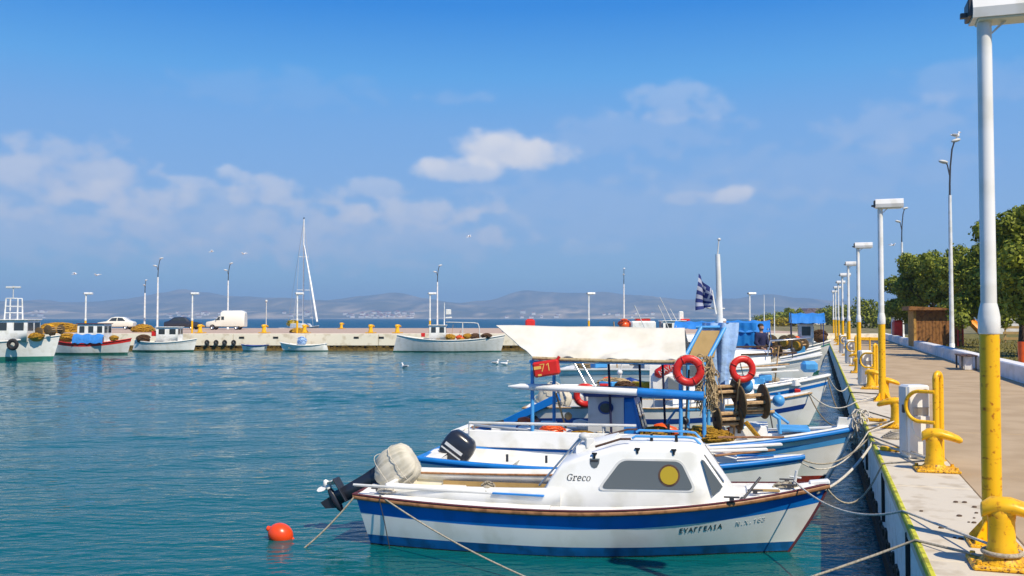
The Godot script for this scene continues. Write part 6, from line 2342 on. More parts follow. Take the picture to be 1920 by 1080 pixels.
func wheel(parent: Node3D, p: Vector3, r: float, wd: float) -> void:
	var o := sub("wheel", parent)
	o.position = p
	var xf := Transform3D(Basis(Vector3(1, 0, 0), Vector3(0, 0, 1), Vector3(0, -1, 0)), Vector3())
	var w := Mb.new()
	w.lathe([Vector2(r * 0.62, -wd / 2), Vector2(r * 0.95, -wd / 2), Vector2(r, -wd * 0.3), Vector2(r, wd * 0.3), Vector2(r * 0.95, wd / 2), Vector2(r * 0.62, wd / 2)], xf, 18, false)
	put("tyre", w, M.rubber, o)
	w = Mb.new()
	w.lathe([Vector2(0.02, -wd * 0.4), Vector2(r * 0.63, -wd * 0.45), Vector2(r * 0.63, wd * 0.45), Vector2(0.02, wd * 0.4)], xf, 14)
	put("rim", w, M.steel, o)


# vehicle body lofted from sections along x: [x, sill, shoulder, roof, half width, half width at roof]
func car_body(sec: Array) -> Mb:
	var rings := []
	for e in sec:
		var g := []
		var half := [Vector2(e[4] * 0.94, e[1]), Vector2(e[4], e[1] + 0.12), Vector2(e[4], e[2] - 0.05), Vector2(e[4] * 0.985, e[2]), Vector2(e[5], e[3] - 0.07), Vector2(e[5] - 0.06, e[3] - 0.01), Vector2(e[5] * 0.5, e[3] + 0.015)]
		for p in half:
			g.append(Vector3(e[0], p.y, p.x))
		for i in range(half.size() - 1, -1, -1):
			g.append(Vector3(e[0], half[i].y, -half[i].x))
		rings.append(g)
	var mb := Mb.new()
	mb.loft(rings)
	return mb


func make_vehicles() -> void:
	# cream high roofed van, front to the left (front is -x)
	var v := thing("delivery_van", "cream high roofed panel van parked on the pier, facing left", "van", at(425, 614, 103.0) * Vector3(1, 0, 1) + Vector3(0, PY, 0), 0.06)
	put("body", car_body([[-2.08, 0.38, 0.72, 0.74, 0.70, 0.62], [-2.0, 0.30, 0.86, 0.88, 0.78, 0.70], [-1.25, 0.30, 0.98, 1.02, 0.80, 0.72], [-1.05, 0.30, 1.0, 1.14, 0.80, 0.70], [-0.72, 0.30, 1.02, 1.52, 0.80, 0.66], [-0.45, 0.30, 1.04, 1.60, 0.80, 0.66]]), M.car_white, v)
	put("cargo_box", car_body([[-0.48, 0.30, 1.25, 1.92, 0.82, 0.74], [-0.2, 0.30, 1.3, 2.10, 0.82, 0.74], [1.7, 0.30, 1.3, 2.10, 0.82, 0.74], [2.0, 0.32, 1.25, 1.98, 0.80, 0.68], [2.08, 0.36, 1.2, 1.80, 0.76, 0.62]]), M.car_white, v)
	for s in [1.0, -1.0]:
		var d := put("door", side_panel(rounded([Vector2(-1.05, 0.42), Vector2(-1.0, 1.0), Vector2(-0.25, 1.0), Vector2(-0.25, 0.42)], 0.05), 0.4, 0.802, 1.04, 0.803, s, 0.006), M.car_white, v)
		put("window", side_panel([Vector2(-0.98, 1.06), Vector2(-0.72, 1.44), Vector2(-0.56, 1.46), Vector2(-0.56, 1.06)], 1.02, 0.80, 1.55, 0.665, s, 0.010), M.window_dark, v)
		put("window", side_panel([Vector2(-0.40, 1.08), Vector2(-0.40, 1.46), Vector2(-0.10, 1.46), Vector2(-0.10, 1.08)], 1.02, 0.815, 1.55, 0.80, s, 0.012), M.window_dark, v)
		box_part("bumper_strip", Vector3(0, 0.34, 0.80 * s), Vector3(3.2, 0.06, 0.03), M.dark_metal, v)
		for x in [-1.35, 1.25]:
			wheel(v, Vector3(x, 0.30, 0.72 * s), 0.30, 0.18)
		box_part("headlight", Vector3(-2.06, 0.68, 0.5 * s), Vector3(0.06, 0.14, 0.24), M.window_grey, v, 0.02)
		box_part("wing_mirror", Vector3(-0.95, 1.12, 0.88 * s), Vector3(0.08, 0.16, 0.14), M.dark_metal, v, 0.02)
	var w := Mb.new()
	w.sheet([[Vector3(-1.06, 1.05, -0.60), Vector3(-1.06, 1.05, 0.60)], [Vector3(-0.76, 1.48, -0.54), Vector3(-0.76, 1.48, 0.54)]], Vector3(-1, 0.7, 0), 0.015, false)
	put("windscreen", w, M.window_dark, v).position = Vector3(-0.025, 0.025, 0)
	box_part("bumper", Vector3(-2.08, 0.40, 0), Vector3(0.14, 0.16, 1.45), M.dark_metal, v, 0.03)
	# cars
	for k in [[344, 106.0, "car_dark", "dark car parked on the pier left of the cream van", 3.14], [219, 106.0, "car_white", "white car parked on the pier right of the blue tarpaulin boat", 0.1]]:
		var c := thing("parked_car", k[3], "car", at(k[0], 614, k[1]) * Vector3(1, 0, 1) + Vector3(0, PY, 0), k[4])
		put("body", car_body([[-1.95, 0.34, 0.62, 0.64, 0.72, 0.62], [-1.85, 0.28, 0.78, 0.80, 0.78, 0.70], [-0.95, 0.28, 0.88, 0.92, 0.80, 0.72], [-0.45, 0.28, 0.90, 1.34, 0.80, 0.60], [0.0, 0.28, 0.90, 1.42, 0.80, 0.60], [0.9, 0.28, 0.90, 1.38, 0.80, 0.60], [1.5, 0.28, 0.90, 0.98, 0.80, 0.66], [1.9, 0.30, 0.84, 0.88, 0.76, 0.66], [1.97, 0.36, 0.7, 0.74, 0.70, 0.6]]), M[k[2]], c)
		for s in [1.0, -1.0]:
			put("window", side_panel([Vector2(-0.62, 0.96), Vector2(-0.36, 1.28), Vector2(0.2, 1.34), Vector2(0.2, 0.96)], 0.9, 0.80, 1.36, 0.62, s, 0.01), M.window_dark, c)
			put("window", side_panel([Vector2(0.28, 0.96), Vector2(0.28, 1.34), Vector2(0.8, 1.3), Vector2(1.15, 0.97)], 0.9, 0.80, 1.36, 0.62, s, 0.01), M.window_dark, c)
			for x in [-1.2, 1.2]:
				wheel(c, Vector3(x, 0.29, 0.70 * s), 0.29, 0.18)
		box_part("windscreen", Vector3(-0.70, 1.13, 0), Vector3(0.02, 0.46, 1.1), M.window_dark, c, 0.0, Basis(Vector3(0, 0, 1), -0.88))


func pier_boat(label: String, px: float, d: float, yaw: float, h: Hull, look: Dictionary, called := "fishing_boat") -> Node3D:
	var r := thing(called, label, "boat", at(px, 640, d) * Vector3(1, 0, 1), yaw)
	base_hull(r, h, look)
	return r


func make_pier_boats() -> void:
	rng.seed = 52
	var look := {"bottom": "bottom_green", "boot": 0.16, "side": "white", "stripe": "blue", "stripe_h": 0.10, "gap": 0.12, "rail": "deck", "rail_h": 0.07, "rail_w": 0.05, "rail_in": 0.1, "deck": "deck", "inner": "cream", "well": [0.06, 0.5, 0.14, 0.5]}
	# large trawler cut by the left edge
	var h := Hull.new({"L": 9.6, "B": 3.2, "s0": 1.3, "s1": 1.15, "s2": 1.6, "rake": 0.7, "tr": -0.4, "fb": 0.5, "pp": 0.5, "p1": 0.8, "k": -0.8})
	var a := pier_boat("large white trawler with a lattice mast, cut off by the left edge", -35, 58.5, 0.05, h, look.merged({"side": "white", "bottom": "green", "boot": 0.28, "stripe": "deck"}, true), "trawler")
	box_house(a, 1.15, 3.2, 1.2, 2.55, 0.95, M.white, M.deck, 0.0, 2)
	box_part("front_shade", Vector3(0.6, 1.9, 0), Vector3(1.0, 1.2, 1.7), M.tan_board, a, 0.03)
	for e in [[2.35, 0.35], [2.35, -0.35], [1.55, 0.35], [1.55, -0.35]]:
		tube_part("gantry_leg", [Vector3(e[0], 2.5, e[1]), Vector3(e[0] * 0.9 + 0.2, 3.9, e[1] * 0.8)], 0.05, M.pole_white, a, 6)
	for y in [3.0, 3.4, 3.9]:
		for z in [0.3, -0.3]:
			tube_part("gantry_rung", [Vector3(1.6, y, z), Vector3(2.32, y, z)], 0.035, M.pole_white, a, 6)
	tube_part("antenna", [Vector3(1.9, 3.9, 0), Vector3(1.9, 4.7, 0)], 0.03, M.grey_white, a, 6)
	box_part("radar", Vector3(1.9, 4.6, 0), Vector3(0.9, 0.12, 0.14), M.grey_white, a, 0.02)
	tube_part("derrick", [Vector3(2.3, 2.6, 0.5), Vector3(3.5, 1.3, 0.7)], 0.04, M.grey_white, a, 6)
	for e in [[3.75, 1.80, 0.2], [4.3, 1.95, 0.2]]:
		net_reel(a, Vector3(e[0], e[1], 0.55), Vector3(e[0] + 0.35, e[1], -0.5), e[2] + 0.1, 4)
	var w := Mb.new()
	heap(w, Vector3(3.6, 1.45, 0.5), Vector3(0.5, 0.3, 0.5), 40, 0.03)
	put("net_pile", w, M.net_yellow, a)
	w = Mb.new()
	w.torus(Vector3(2.55, 1.05, 1.34), Basis(), 0.25, 0.12, 16, 8)
	put("tyre_fender", w, M.rubber, a)
	# blue tarpaulin boat
	h = Hull.new({"L": 5.4, "B": 2.2, "s0": 1.05, "s1": 0.85, "s2": 1.2, "rake": 0.4, "tr": -0.4, "fb": 0.25, "pp": 0.8, "k": -0.5})
	a = pier_boat("white fishing boat with blue tarpaulin and red rail, second from the left", 176, 68.5, 0.04, h, look.merged({"side": "grey_white", "stripe": "red", "stripe_h": 0.22, "gap": 0.02, "rail": "red"}, true))
	box_house(a, -0.9, 1.0, 0.9, 2.25, 0.75, M.white, M.trousers, 0.0, 3)
	w = Mb.new()
	var rows := []
	for i in 11:
		var x := lerpf(-1.1, 1.05, i / 10.0)
		rows.append([Vector3(x, 1.5 + 0.06 * sin(i * 1.7), 0.85), Vector3(x, 1.28, 1.08), Vector3(x, 0.86 + 0.05 * sin(i * 2.3), 1.16)])
	w.sheet(rows, Vector3(0, 0.5, 1), 0.03)
	put("blue_tarpaulin", w, M.blue_tarp, a)
	w = Mb.new()
	heap(w, Vector3(-1.8, 1.2, 0.2), Vector3(0.8, 0.35, 0.6), 40, 0.03)
	put("yellow_net", w, M.net_yellow, a)
	w = Mb.new()
	heap(w, Vector3(1.6, 1.15, 0.4), Vector3(0.35, 0.25, 0.4), 30, 0.03)
	put("yellow_net", w, M.net_yellow, a)
	# small white boat with wheelhouse
	h = Hull.new({"L": 4.8, "B": 2.0, "s0": 0.95, "s1": 0.78, "s2": 1.05, "rake": 0.4, "tr": -0.4, "fb": 0.25, "pp": 0.8, "k": -0.5})
	a = pier_boat("small white fishing boat with a square white wheelhouse, third from the left at the pier", 312, 74.0, 0.0, h, look.merged({"stripe": "grey_white"}, true))
	box_house(a, -0.6, 1.1, 0.8, 1.95, 0.6, M.white, M.white, 0.0, 2)
	w = Mb.new()
	heap(w, Vector3(-1.7, 0.95, 0.3), Vector3(0.6, 0.42, 0.5), 50, 0.03)
	put("brown_net", w, M.net_brown, a)
	box_part("red_crate", Vector3(-0.85, 1.45, 0.2), Vector3(0.4, 0.4, 0.4), M.red, a, 0.03)
	# dinghy and a low open boat
	h = Hull.new({"L": 2.0, "B": 1.1, "s0": 0.5, "s1": 0.45, "s2": 0.55, "rake": 0.2, "fb": 0.8, "k": -0.2})
	pier_boat("little white dinghy at the pier right of the tyre fenders", 476, 75.8, PI, h, look.merged({"stripe": "deep_blue", "boot": 0.06, "stripe_h": 0.06, "gap": 0.02, "rail": "deep_blue", "well": [0.1, 0.8, 0.1, 0.2]}, true), "dinghy")
	h = Hull.new({"L": 3.7, "B": 1.5, "s0": 0.62, "s1": 0.5, "s2": 0.72, "rake": 0.4, "tr": -0.3, "fb": 0.3, "pp": 0.7, "k": -0.3})
	a = pier_boat("low white open boat with a blue cover at the pier below the yacht", 568, 75.6, PI, h, look.merged({"boot": 0.08, "stripe": "deck", "stripe_h": 0.06, "gap": 0.05, "well": [0.1, 0.8, 0.1, 0.25]}, true), "open_boat")
	w = Mb.new()
	heap(w, Vector3(0.1, 0.75, 0), Vector3(0.45, 0.42, 0.4), 20, 0.03)
	put("blue_cover", w, M.pale_blue_cloth, a)
	# railed fishing boat
	h = Hull.new({"L": 8.5, "B": 2.7, "s0": 1.35, "s1": 0.95, "s2": 1.35, "um": 0.48, "rake": 0.5, "tr": -0.5, "fb": 0.1, "pp": 0.85, "k": -0.6})
	a = pier_boat("white double ended fishing boat with a radar mast and a rail frame at the pier", 846, 74.0, 0.03, h, look.merged({"boot": 0.1, "side": "grey_white", "bottom": "bottom_green", "stripe": "deck"}, true))
	box_house(a, -1.7, -0.4, 0.9, 2.1, 0.7, M.white, M.white, 0.0, 2)
	mast(a, -0.55, 2.0, 3.9, 0.05)
	box_part("radar_box", Vector3(-0.22, 3.15, 0), Vector3(0.42, 0.42, 0.4), M.white, a, 0.04)
	box_part("radar_scanner", Vector3(-0.2, 2.72, 0), Vector3(0.5, 0.12, 0.12), M.white, a, 0.02)
	for s in [1.0, -1.0]:
		tube_part("rail_frame", [Vector3(-0.4, 2.35, 0.6 * s), Vector3(1.8, 2.3, 0.7 * s), Vector3(2.1, 2.25, 0.7 * s), Vector3(2.2, 2.0, 0.7 * s), Vector3(2.3, 1.0, 0.75 * s)], 0.04, M.grey_white, a, 6)
		tube_part("rail_post", [Vector3(0.9, 0.9, 0.68 * s), Vector3(0.9, 2.33, 0.66 * s)], 0.035, M.grey_white, a, 6)
	tube_part("rail_cross", [Vector3(1.8, 2.3, 0.7), Vector3(1.8, 2.3, -0.7)], 0.035, M.grey_white, a, 6)
	for e in [[-0.1, 1.1, 0.5, "net_yellow"], [1.3, 1.2, 0.4, "net_yellow"], [1.9, 1.15, 0.5, "net_brown"], [2.8, 1.2, 0.45, "net_brown"], [0.7, 1.1, 0.35, "orange"]]:
		w = Mb.new()
		heap(w, Vector3(e[0], e[1], 0.4), Vector3(e[2], e[2] * 0.6, 0.5), 50, 0.035)
		put("net_pile", w, M[e[3]], a)
	box_part("red_crate", Vector3(-2.2, 1.35, 0.3), Vector3(0.3, 0.3, 0.3), M.red, a, 0.02)
	gear(a, -3.0, 3.0, 0.95, 0.8, 10)
	# boat behind the awning
	h = Hull.new({"L": 7.0, "B": 2.6, "s0": 1.2, "s1": 1.0, "s2": 1.5, "rake": 0.5, "tr": -0.4, "fb": 0.3, "pp": 0.7, "k": -0.6})
	a = pier_boat("white fishing boat with thin aerials and red gear, above the awning's right part", 1235, 72.0, 0.05, h, look)
	box_house(a, 0.2, 1.9, 1.0, 2.45, 0.8, M.white, M.white, 0.0, 2)
	box_part("white_cabin", Vector3(-1.3, 1.9, 0), Vector3(1.9, 1.1, 1.5), M.white, a, 0.1)
	box_part("red_cover", Vector3(-1.3, 2.55, 0.2), Vector3(1.1, 0.2, 0.8), M.red, a, 0.05)
	box_part("red_box", Vector3(2.0, 2.5, 0.2), Vector3(0.7, 0.22, 0.5), M.red, a, 0.05)
	w = Mb.new()
	heap(w, Vector3(-2.7, 2.1, 0.2), Vector3(0.5, 0.5, 0.5), 40, 0.03)
	put("orange_net", w, M.orange, a)
	tube_part("aerial", [Vector3(1.0, 2.5, 0), Vector3(0.1, 4.3, 0)], 0.03, M.grey_white, a, 6)
	tube_part("aerial", [Vector3(1.4, 2.5, 0), Vector3(0.9, 3.4, 0)], 0.03, M.grey_white, a, 6)
	box_part("search_light", Vector3(1.75, 2.85, 0), Vector3(0.35, 0.7, 0.3), M.white, a, 0.06)
	tube_part("top_rail", [Vector3(-3.2, 2.65, 0.6), Vector3(-0.4, 2.68, 0.6)], 0.03, M.grey_white, a, 6)
	gear(a, -2.5, 2.6, 1.1, 0.9, 8)
	# sailing yacht moored on the far side of the pier
	h = Hull.new({"L": 11.0, "B": 3.3, "s0": 1.3, "s1": 1.25, "s2": 1.7, "rake": 1.4, "tr": 0.4, "fb": 0.7, "k": -0.8})
	a = pier_boat("cream sailing yacht with a tall bare mast on the far side of the pier", 566, 127.0, -0.95, h, look.merged({"side": "cream", "stripe": "cream"}, true), "sailing_yacht")
	put("coachroof", house([[-2.0, 1.2, 1.95, 1.0, 0.85], [1.2, 1.25, 1.95, 0.9, 0.75], [2.4, 1.4, 1.6, 0.6, 0.5]], 0.1), M.car_white, a)
	tube_part("mast", [Vector3(0.4, 1.5, 0), Vector3(0.4, 16.2, 0)], [0.12, 0.085], M.pole_white, a, 8)
	tube_part("furled_jib", [Vector3(0.55, 12.6, 0), Vector3(3.0, 7.0, 0), Vector3(5.0, 2.2, 0)], [0.06, 0.14, 0.14], M.pole_white, a, 8)
	tube_part("boom", [Vector3(0.3, 2.5, 0), Vector3(-3.6, 2.4, 0)], 0.14, M.car_white, a, 8)
	tube_part("spreader", [Vector3(0.4, 6.5, -0.9), Vector3(0.4, 6.5, 0.9)], 0.04, M.pole_white, a, 6)
	tube_part("spreader", [Vector3(0.4, 11.0, -0.7), Vector3(0.4, 11.0, 0.7)], 0.04, M.pole_white, a, 6)
	for s in [1.0, -1.0]:
		tube_part("shroud", [Vector3(0.3, 1.4, 1.5 * s), Vector3(0.4, 6.5, 0.9 * s), Vector3(0.4, 11.0, 0.7 * s), Vector3(0.4, 15.6, 0)], 0.02, M.grey_white, a, 4)
	tube_part("backstay", [Vector3(-5.2, 1.5, 0), Vector3(0.4, 16.1, 0)], 0.02, M.grey_white, a, 4)
	box_part("masthead", Vector3(0.4, 16.3, 0), Vector3(0.3, 0.12, 0.12), M.dark_metal, a)
	w = Mb.new()
	heap(w, Vector3(-3.0, 1.9, 0.2), Vector3(1.2, 0.5, 0.9), 20, 0.05)
	put("yellow_cover", w, M.disc_yellow, a)


# ---------- people, birds ----------
func figure(label: String, pos: Vector3, yaw: float, top: Material, legs: Material, cap: bool) -> void:
	var t := thing("person", label, "person", pos, yaw)
	var mb := Mb.new()
	var b := []
	for s in [1.0, -1.0]:
		b.append([Vector3(0.10 * s, 0.90, 0), Vector3(0.11 * s, 0.50, 0.02), 0.085, 0.06])
		b.append([Vector3(0.11 * s, 0.50, 0.02), Vector3(0.11 * s, 0.09, -0.01), 0.06, 0.042])
		b.append([Vector3(0.11 * s, 0.045, -0.02), Vector3(0.12 * s, 0.035, 0.15), 0.045, 0.03])
		b.append([Vector3(0.19 * s, 1.40, 0), Vector3(0.25 * s, 1.13, 0.03), 0.05, 0.042])
		b.append([Vector3(0.25 * s, 1.13, 0.03), Vector3(0.20 * s, 0.97, 0.22), 0.042, 0.033])
		b.append([Vector3(0.20 * s, 0.97, 0.22), Vector3(0.17 * s, 0.95, 0.31), 0.036, 0.022])
	b.append([Vector3(0, 0.94, 0), Vector3(0, 1.22, 0), 0.13, 0.13])
	b.append([Vector3(-0.10, 1.34, 0), Vector3(0.10, 1.34, 0), 0.12, 0.12])
	b.append([Vector3(0, 1.42, 0), Vector3(0, 1.54, 0.01), 0.055, 0.05])
	b.append([Vector3(0, 1.62, 0.01), Vector3(0, 1.66, 0.0), 0.085, 0.095])
	b.append([Vector3(0, 1.60, 0.10), Vector3(0, 1.585, 0.115), 0.02, 0.015])
	nets(mb, b, 0.026, 0.05)
	put("body", mb, M.skin, t)
	# clothing is a slightly larger skin over the same limbs
	var c := Mb.new()
	var j := []
	for e in b:
		if e[0].y > 0.93 and e[0].y < 1.41 and e[1].y > 0.955:
			j.append([e[0], e[1], e[2] + 0.016, e[3] + 0.016])
	nets(c, j, 0.028, 0.05)
	put("jacket", c, top, t)
	c = Mb.new()
	j = [[Vector3(0, 0.92, 0), Vector3(0, 0.98, 0), 0.142, 0.142]]
	for e in b:
		if e[0].y < 0.95 and e[0].y > 0.4 and absf(e[0].x) < 0.15 and e[1].y < 0.6:
			j.append([e[0], e[1], e[2] + 0.018, e[3] + 0.02])
	nets(c, j, 0.028, 0.04)
	put("trousers", c, legs, t)
	c = Mb.new()
	if cap:
		c.ball(Vector3(0, 1.70, -0.005), Vector3(0.105, 0.075, 0.112), 12)
		c.box(Vector3(0, 1.69, 0.13), Vector3(0.13, 0.012, 0.09), Basis(), 0.004)
		put("cap", c, M.cap_white, t)
	else:
		c.ball(Vector3(0, 1.69, -0.015), Vector3(0.102, 0.082, 0.108), 12)
		put("hair", c, M.rubber, t)
	for s in [1.0, -1.0]:
		c = Mb.new()
		c.ball(Vector3(0.034 * s, 1.655, 0.088), Vector3(0.012, 0.008, 0.008), 8)
		put("eye", c, M.rubber, t)
		c = Mb.new()
		for f in 5:
			var p := Vector3((0.165 + (f - 2) * 0.012) * s, 0.95 - (0.02 if f == 4 else 0.0), 0.325)
			c.tube([p, p + Vector3(0.002 * s, -0.015, 0.035), p + Vector3(0, -0.04, 0.045)], [0.009, 0.008, 0.006], 6)
		put("fingers", c, M.skin, t)
	c = Mb.new()
	c.box(Vector3(0, 1.572, 0.088), Vector3(0.04, 0.006, 0.006))
	put("mouth", c, M.trousers, t)


func make_people() -> void:
	figure("person in a dark blue jacket standing beside the blue canopy boat's side curtain", at(1427, 640, 30.6) * Vector3(1, 0, 1) + Vector3(0, 0.72, 0), 0.5, M.navy_cloth, M.trousers, false)
	figure("person in dark clothes and a white cap, half hidden right of the white mast", at(1356, 640, 29.4) * Vector3(1, 0, 1) + Vector3(0, 0.88, 0), -0.6, M.brown_cloth, M.brown_cloth, true)


func gull_flying(label: String, px: float, py: float, d: float, yaw: float, roll: float) -> void:
	var t := thing("flying_gull", label, "gull", at(px, py, d), yaw, "gulls flying over the pier")
	t.rotation.z = roll
	var mb := Mb.new()
	var b := [[Vector3(0.22, 0, 0), Vector3(-0.2, 0, 0), 0.055, 0.03], [Vector3(0.22, 0.02, 0), Vector3(0.27, 0.03, 0), 0.042, 0.036], [Vector3(-0.2, 0, 0), Vector3(-0.32, 0.01, 0), 0.035, 0.022]]
	for s in [1.0, -1.0]:
		for o in [0.05, 0.0, -0.05]:
			b.append([Vector3(0.08 + o, 0.03, 0.03 * s), Vector3(0.11 + o, 0.16, 0.32 * s), 0.032, 0.026])
			b.append([Vector3(0.11 + o, 0.16, 0.32 * s), Vector3(-0.04 + o * 0.6, 0.12, 0.68 * s), 0.026, 0.014])
	nets(mb, b, 0.026, 0.035)
	t.scale = Vector3(0.8, 0.8, 0.8)
	put("body", mb, M.gull_white, t)
	mb = Mb.new()
	mb.cyl(Vector3(0.30, 0.03, 0), Vector3(0.36, 0.02, 0), 0.014, 0.004, 6)
	put("beak", mb, M.beak, t)


func gull_sitting(called: String, label: String, pos: Vector3, yaw: float, category: String, body: Material, legs: bool) -> void:
	var t := thing(called, label, category, pos, yaw)
	var mb := Mb.new()
	nets(mb, [[Vector3(0.10, 0.10, 0), Vector3(-0.14, 0.11, 0), 0.085, 0.05], [Vector3(-0.14, 0.12, 0), Vector3(-0.28, 0.13, 0), 0.04, 0.015], [Vector3(0.13, 0.14, 0), Vector3(0.17, 0.25, 0), 0.045, 0.036], [Vector3(0.17, 0.26, 0), Vector3(0.20, 0.27, 0), 0.046, 0.04]], 0.02, 0.04)
	put("body", mb, M.gull_white, t)
	for s in [1.0, -1.0]:
		mb = Mb.new()
		mb.ball(Vector3(-0.06, 0.135, 0.062 * s), Vector3(0.19, 0.05, 0.03), 10, Basis(Vector3(0, 0, 1), -0.05))
		put("wing", mb, body, t)
	mb = Mb.new()
	mb.cyl(Vector3(0.23, 0.265, 0), Vector3(0.31, 0.25, 0), 0.014, 0.004, 6)
	put("beak", mb, M.beak, t)
	if legs:
		mb = Mb.new()
		for s in [1.0, -1.0]:
			mb.cyl(Vector3(0.02, 0.04, 0.025 * s), Vector3(0.03, -0.05, 0.025 * s), 0.008, 0.008, 6)
		put("legs", mb, M.beak, t)


func make_birds() -> void:
	gull_flying("flying gull left of the tall lamp above the van", 396, 472, 95, 0.3, 0.2)
	gull_flying("flying gull right of the tall lamp above the van", 458, 476, 95, 2.8, -0.15)
	gull_flying("flying gull left of the leftmost low pier lamp", 139, 514, 92, 0.2, 0.1)
	gull_flying("flying gull right of the leftmost low pier lamp", 183, 516, 92, 2.9, -0.2)
	gull_flying("flying gull high up right of the middle of the pier", 879, 444, 90, 0.4, 0.3)
	gull_flying("small flying gull between the second and third lamp posts of the quay", 1673, 460, 80, 0.2, 0.1)
	gull_sitting("gull", "white gull perched on the upper head of the tall street lamp", at(1785, 640, 44.5) * Vector3(1, 0, 1) + Vector3(0.33, 11.31, 0), 0.2, "gull", M.gull_grey, true)
	gull_sitting("swimming_bird", "pale bird swimming left of the awning, the leftmost of the three", at(759, 690, 50.0) * Vector3(1, 0, 1) + Vector3(0, -0.02, 0), 2.6, "duck", M.gull_grey, false)
	gull_sitting("swimming_bird", "pale bird swimming near the awning tip, middle of the three", at(929, 682, 54.0) * Vector3(1, 0, 1) + Vector3(0, -0.02, 0), 0.3, "duck", M.gull_grey, false)
	gull_sitting("swimming_bird", "pale bird swimming near the awning tip, rightmost of the three", at(946, 685, 53.0) * Vector3(1, 0, 1) + Vector3(0, -0.02, 0), -0.2, "duck", M.gull_white, false)


# ---------- buoy and ropes ----------
func rope(label: String, path: Array, r: float, m: Material) -> void:
	var mb := Mb.new()
	mb.tube(path, r, 7)
	tag(put("mooring_rope", mb, m), label, "rope", "mooring ropes of the near boats")


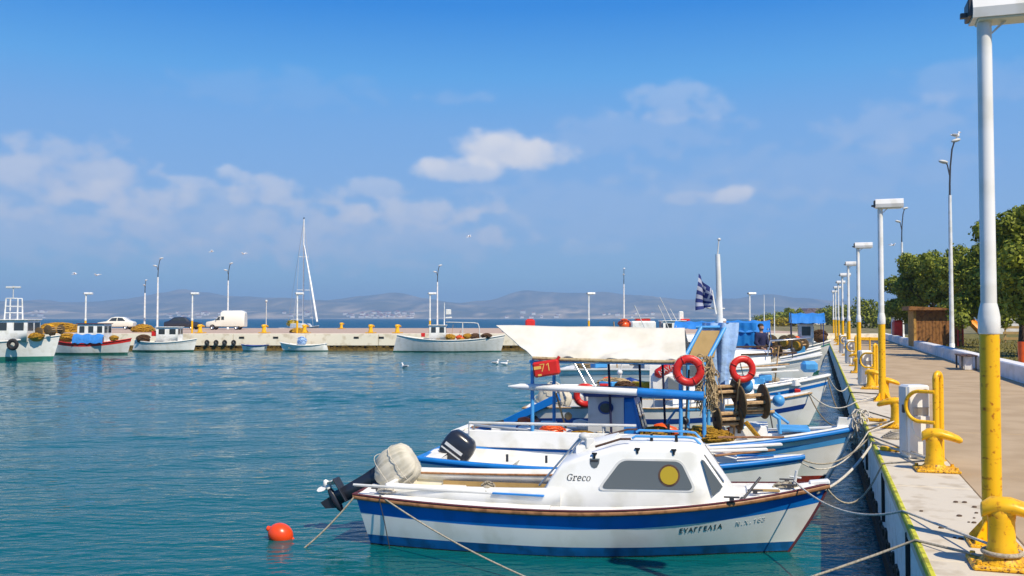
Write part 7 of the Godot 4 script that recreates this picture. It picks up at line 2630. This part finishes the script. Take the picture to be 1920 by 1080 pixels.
func make_buoy_and_ropes() -> void:
	rng.seed = 61
	var b := thing("mooring_buoy", "orange mooring buoy floating left of the near boat's stern", "buoy", at(526, 1012, 11.35) * Vector3(1, 0, 1) + Vector3(0, 0.045, 0))
	b.basis = Basis(Vector3(0, 0, 1), -0.45) * Basis(Vector3(1, 0, 0), 0.3)
	var mb := Mb.new()
	var prof := []
	for i in 13:
		var a := PI * i / 12 - PI / 2
		prof.append(Vector2(cos(a) * 0.135, sin(a) * 0.155))
	mb.lathe(prof, Transform3D(Basis(Vector3(0, 0, 1), PI / 2), Vector3()), 22, false)
	put("float", mb, M.float_orange, b)
	for s in [1.0, -1.0]:
		mb = Mb.new()
		mb.cyl(Vector3(0.14 * s, 0, 0), Vector3(0.185 * s, 0, 0), 0.04, 0.026, 12)
		put("eye", mb, M.float_orange, b)
	var A := near_boat.transform
	var S := second_boat.transform
	var W := awning_boat.transform
	var E := cruiser.transform
	var F := fishing_boat.transform
	var h := 0.62
	var stern := A * Vector3(-2.66, 0.60, 0.78)
	rope("stern rope from the near boat down to the water by the orange buoy", sag(stern, at(562, 1018, 10.9) * Vector3(1, 0, 1) + Vector3(0, -0.05, 0), 0.04), 0.011, M.rope)
	# along the near side and down into the water in front of the hull
	rope("long rope slanting from the near boat's quarter in front of its hull into the water", sag(A * Vector3(-2.36, 0.61, 0.82), at(1110, 1100, 9.0) * Vector3(1, 0, 1) + Vector3(0, -0.06, 0), 0.10), 0.010, M.rope)
	rope("thin line hanging straight down the near boat's hull at the stern", [A * Vector3(-2.33, 0.62, 0.86), A * Vector3(-2.34, 0.57, 0.875), A * Vector3(-2.28, 0.3, 0.86), A * Vector3(-2.24, 0.0, 0.80)], 0.006, M.dark_metal)
	var bol := [quay(6.95, 1.14, QY + 0.12), quay(11.05, 1.17, QY + 0.12), quay(15.2, 1.10, QY + 0.12), quay(20.3, 1.25, QY + 0.12)]
	var edge := func(s: float) -> Vector3: return quay(s, 0.66, QY + 0.02)
	var to_quay := func(label: String, a: Vector3, s: float, end: Vector3, drop: float, r: float, m: Material) -> void:
		var p := sag(a, edge.call(s), drop)
		p.append(end)
		rope(label, p, r, m)
	to_quay.call("slack bow rope of the near boat crossing the quay edge to the nearest bollard", A * Vector3(2.30, 0.82, 0.10), 8.6, bol[0], 0.16, 0.010, M.rope_pale)
	to_quay.call("thick pale rope from the near boat's bow up to the bollard by the pedestal", A * Vector3(2.55, 0.70, 0.10), 13.2, bol[1], 0.10, 0.017, M.rope_pale)
	to_quay.call("sagging loop of rope from the near boat's bow to the quay by the steel bar", A * Vector3(2.62, 0.80, 0.0), 11.3, bol[1], 0.33, 0.010, M.rope)
	to_quay.call("rope from the second boat's bow to the bollard by the pedestal", S * Vector3(2.55, 0.75, 0), 13.9, bol[1], 0.22, 0.012, M.rope)
	to_quay.call("thin pale rope from the second boat's bow to the bollard behind the pedestal", S * Vector3(2.55, 0.72, 0.05), 14.4, bol[2], 0.30, 0.010, M.rope_pale)
	to_quay.call("rope from the awning boat's stem head to the bollard behind the pedestal", W * Vector3(3.30, 1.12, 0), 15.2, bol[2], 0.30, 0.014, M.rope)
	to_quay.call("second slack rope from the awning boat's stem head to the quay", W * Vector3(3.30, 1.06, 0.04), 14.6, bol[2], 0.55, 0.012, M.rope_brown)
	to_quay.call("rope from the motor boat's bow to the bollard at the second lamp post", E * Vector3(2.75, 1.2, 0), 19.4, bol[3], 0.2, 0.013, M.rope_pale)
	to_quay.call("slack rope from the motor boat's bow to the quay edge", E * Vector3(2.75, 1.16, 0.05), 18.0, bol[2], 0.45, 0.012, M.rope_brown)
	to_quay.call("rope from the blue cloth bow to the quay past the second lamp post", F * Vector3(3.15, 1.36, 0), 24.0, quay(23.4, 1.17, QY + 0.12), 0.25, 0.014, M.rope_pale)
	to_quay.call("sagging rope from the blue cloth bow to the bollard at the second lamp post", F * Vector3(3.15, 1.32, 0.05), 22.0, bol[3], 0.6, 0.013, M.rope_brown)
	# a rope that comes in from a boat nearer than the view
	var p := sag(Vector3(-1.1, -0.06, -7.05), edge.call(7.5), 0.12)
	p.append(bol[0] + Vector3(-0.05, -0.06, 0.05))
	rope("rope from outside the bottom of the view to the nearest bollard", p, 0.010, M.rope)
	mb = Mb.new()
	mb.tube(arc(quay(6.95, 1.14, QY + 0.10), QV * 0.115, RV * 0.115, 0, TAU, 20), 0.016, 6, false)
	tag(put("rope_turn", mb, M.rope), "turn of rope round the stem of the nearest bollard", "rope")
	# tangle of line and small floats at the awning boat's stem
	mb = Mb.new()
	for i in 40:
		var c := Vector3(3.32 + rng.randf_range(-0.06, 0.16), 0.98 + rng.randf_range(-0.40, 0.16), rng.randf_range(-0.10, 0.14))
		var rr := rng.randf_range(0.03, 0.09)
		var bb := Basis(Vector3(rng.randf_range(-1, 1), rng.randf_range(-1, 1), 0.4).normalized(), rng.randf() * TAU)
		mb.tube(arc(c, bb.x * rr, bb.y * rr * 1.5, 0, rng.randf_range(3, 6), 8), 0.012, 5, false)
	var o := put("rope_tangle", mb, M.rope_pale)
	o.transform = W
	tag(o, "tangle of pale mooring line hanging on the awning boat's stem", "rope")
	# line loops lying on the coping
	mb = Mb.new()
	for i in 5:
		mb.tube(arc(quay(13.9 + i * 0.05, 0.95 + i * 0.03, QY + 0.02 + i * 0.012), QV * (0.16 + 0.02 * i), RV * 0.13, 0.3 * i, 0.3 * i + 5.6, 16), 0.012, 5, false)
	tag(put("coiled_line", mb, M.rope), "loosely coiled line lying on the coping behind the near pedestal", "rope")
	h = 0.0
	# small stains and stones on the coping
	for i in 14:
		mb = Mb.new()
		mb.ball(Vector3(), Vector3(0.018, 0.008, 0.014) * rng.randf_range(0.6, 1.5), 6)
		var st := put("pebble", mb, M.bark)
		st.position = quay(rng.randf_range(7.6, 9.3), rng.randf_range(0.8, 1.3), QY + 0.008)
		tag(st, "small dark pebble lying on the pale coping before the near bollards", "pebble", "dark pebbles scattered on the coping")


func _ready() -> void:
	seed(1)
	make_camera_and_light()
	make_materials()
	make_water()
	make_hills()
	make_quay()
	grass_tufts()
	make_vegetation()
	make_quay_things()
	make_near_boat()
	make_second_boat()
	make_awning_boat()
	make_cruiser()
	make_fishing_boat()
	make_quay_boats()
	make_pier()
	make_vehicles()
	make_pier_boats()
	make_people()
	make_birds()
	make_buoy_and_ropes()
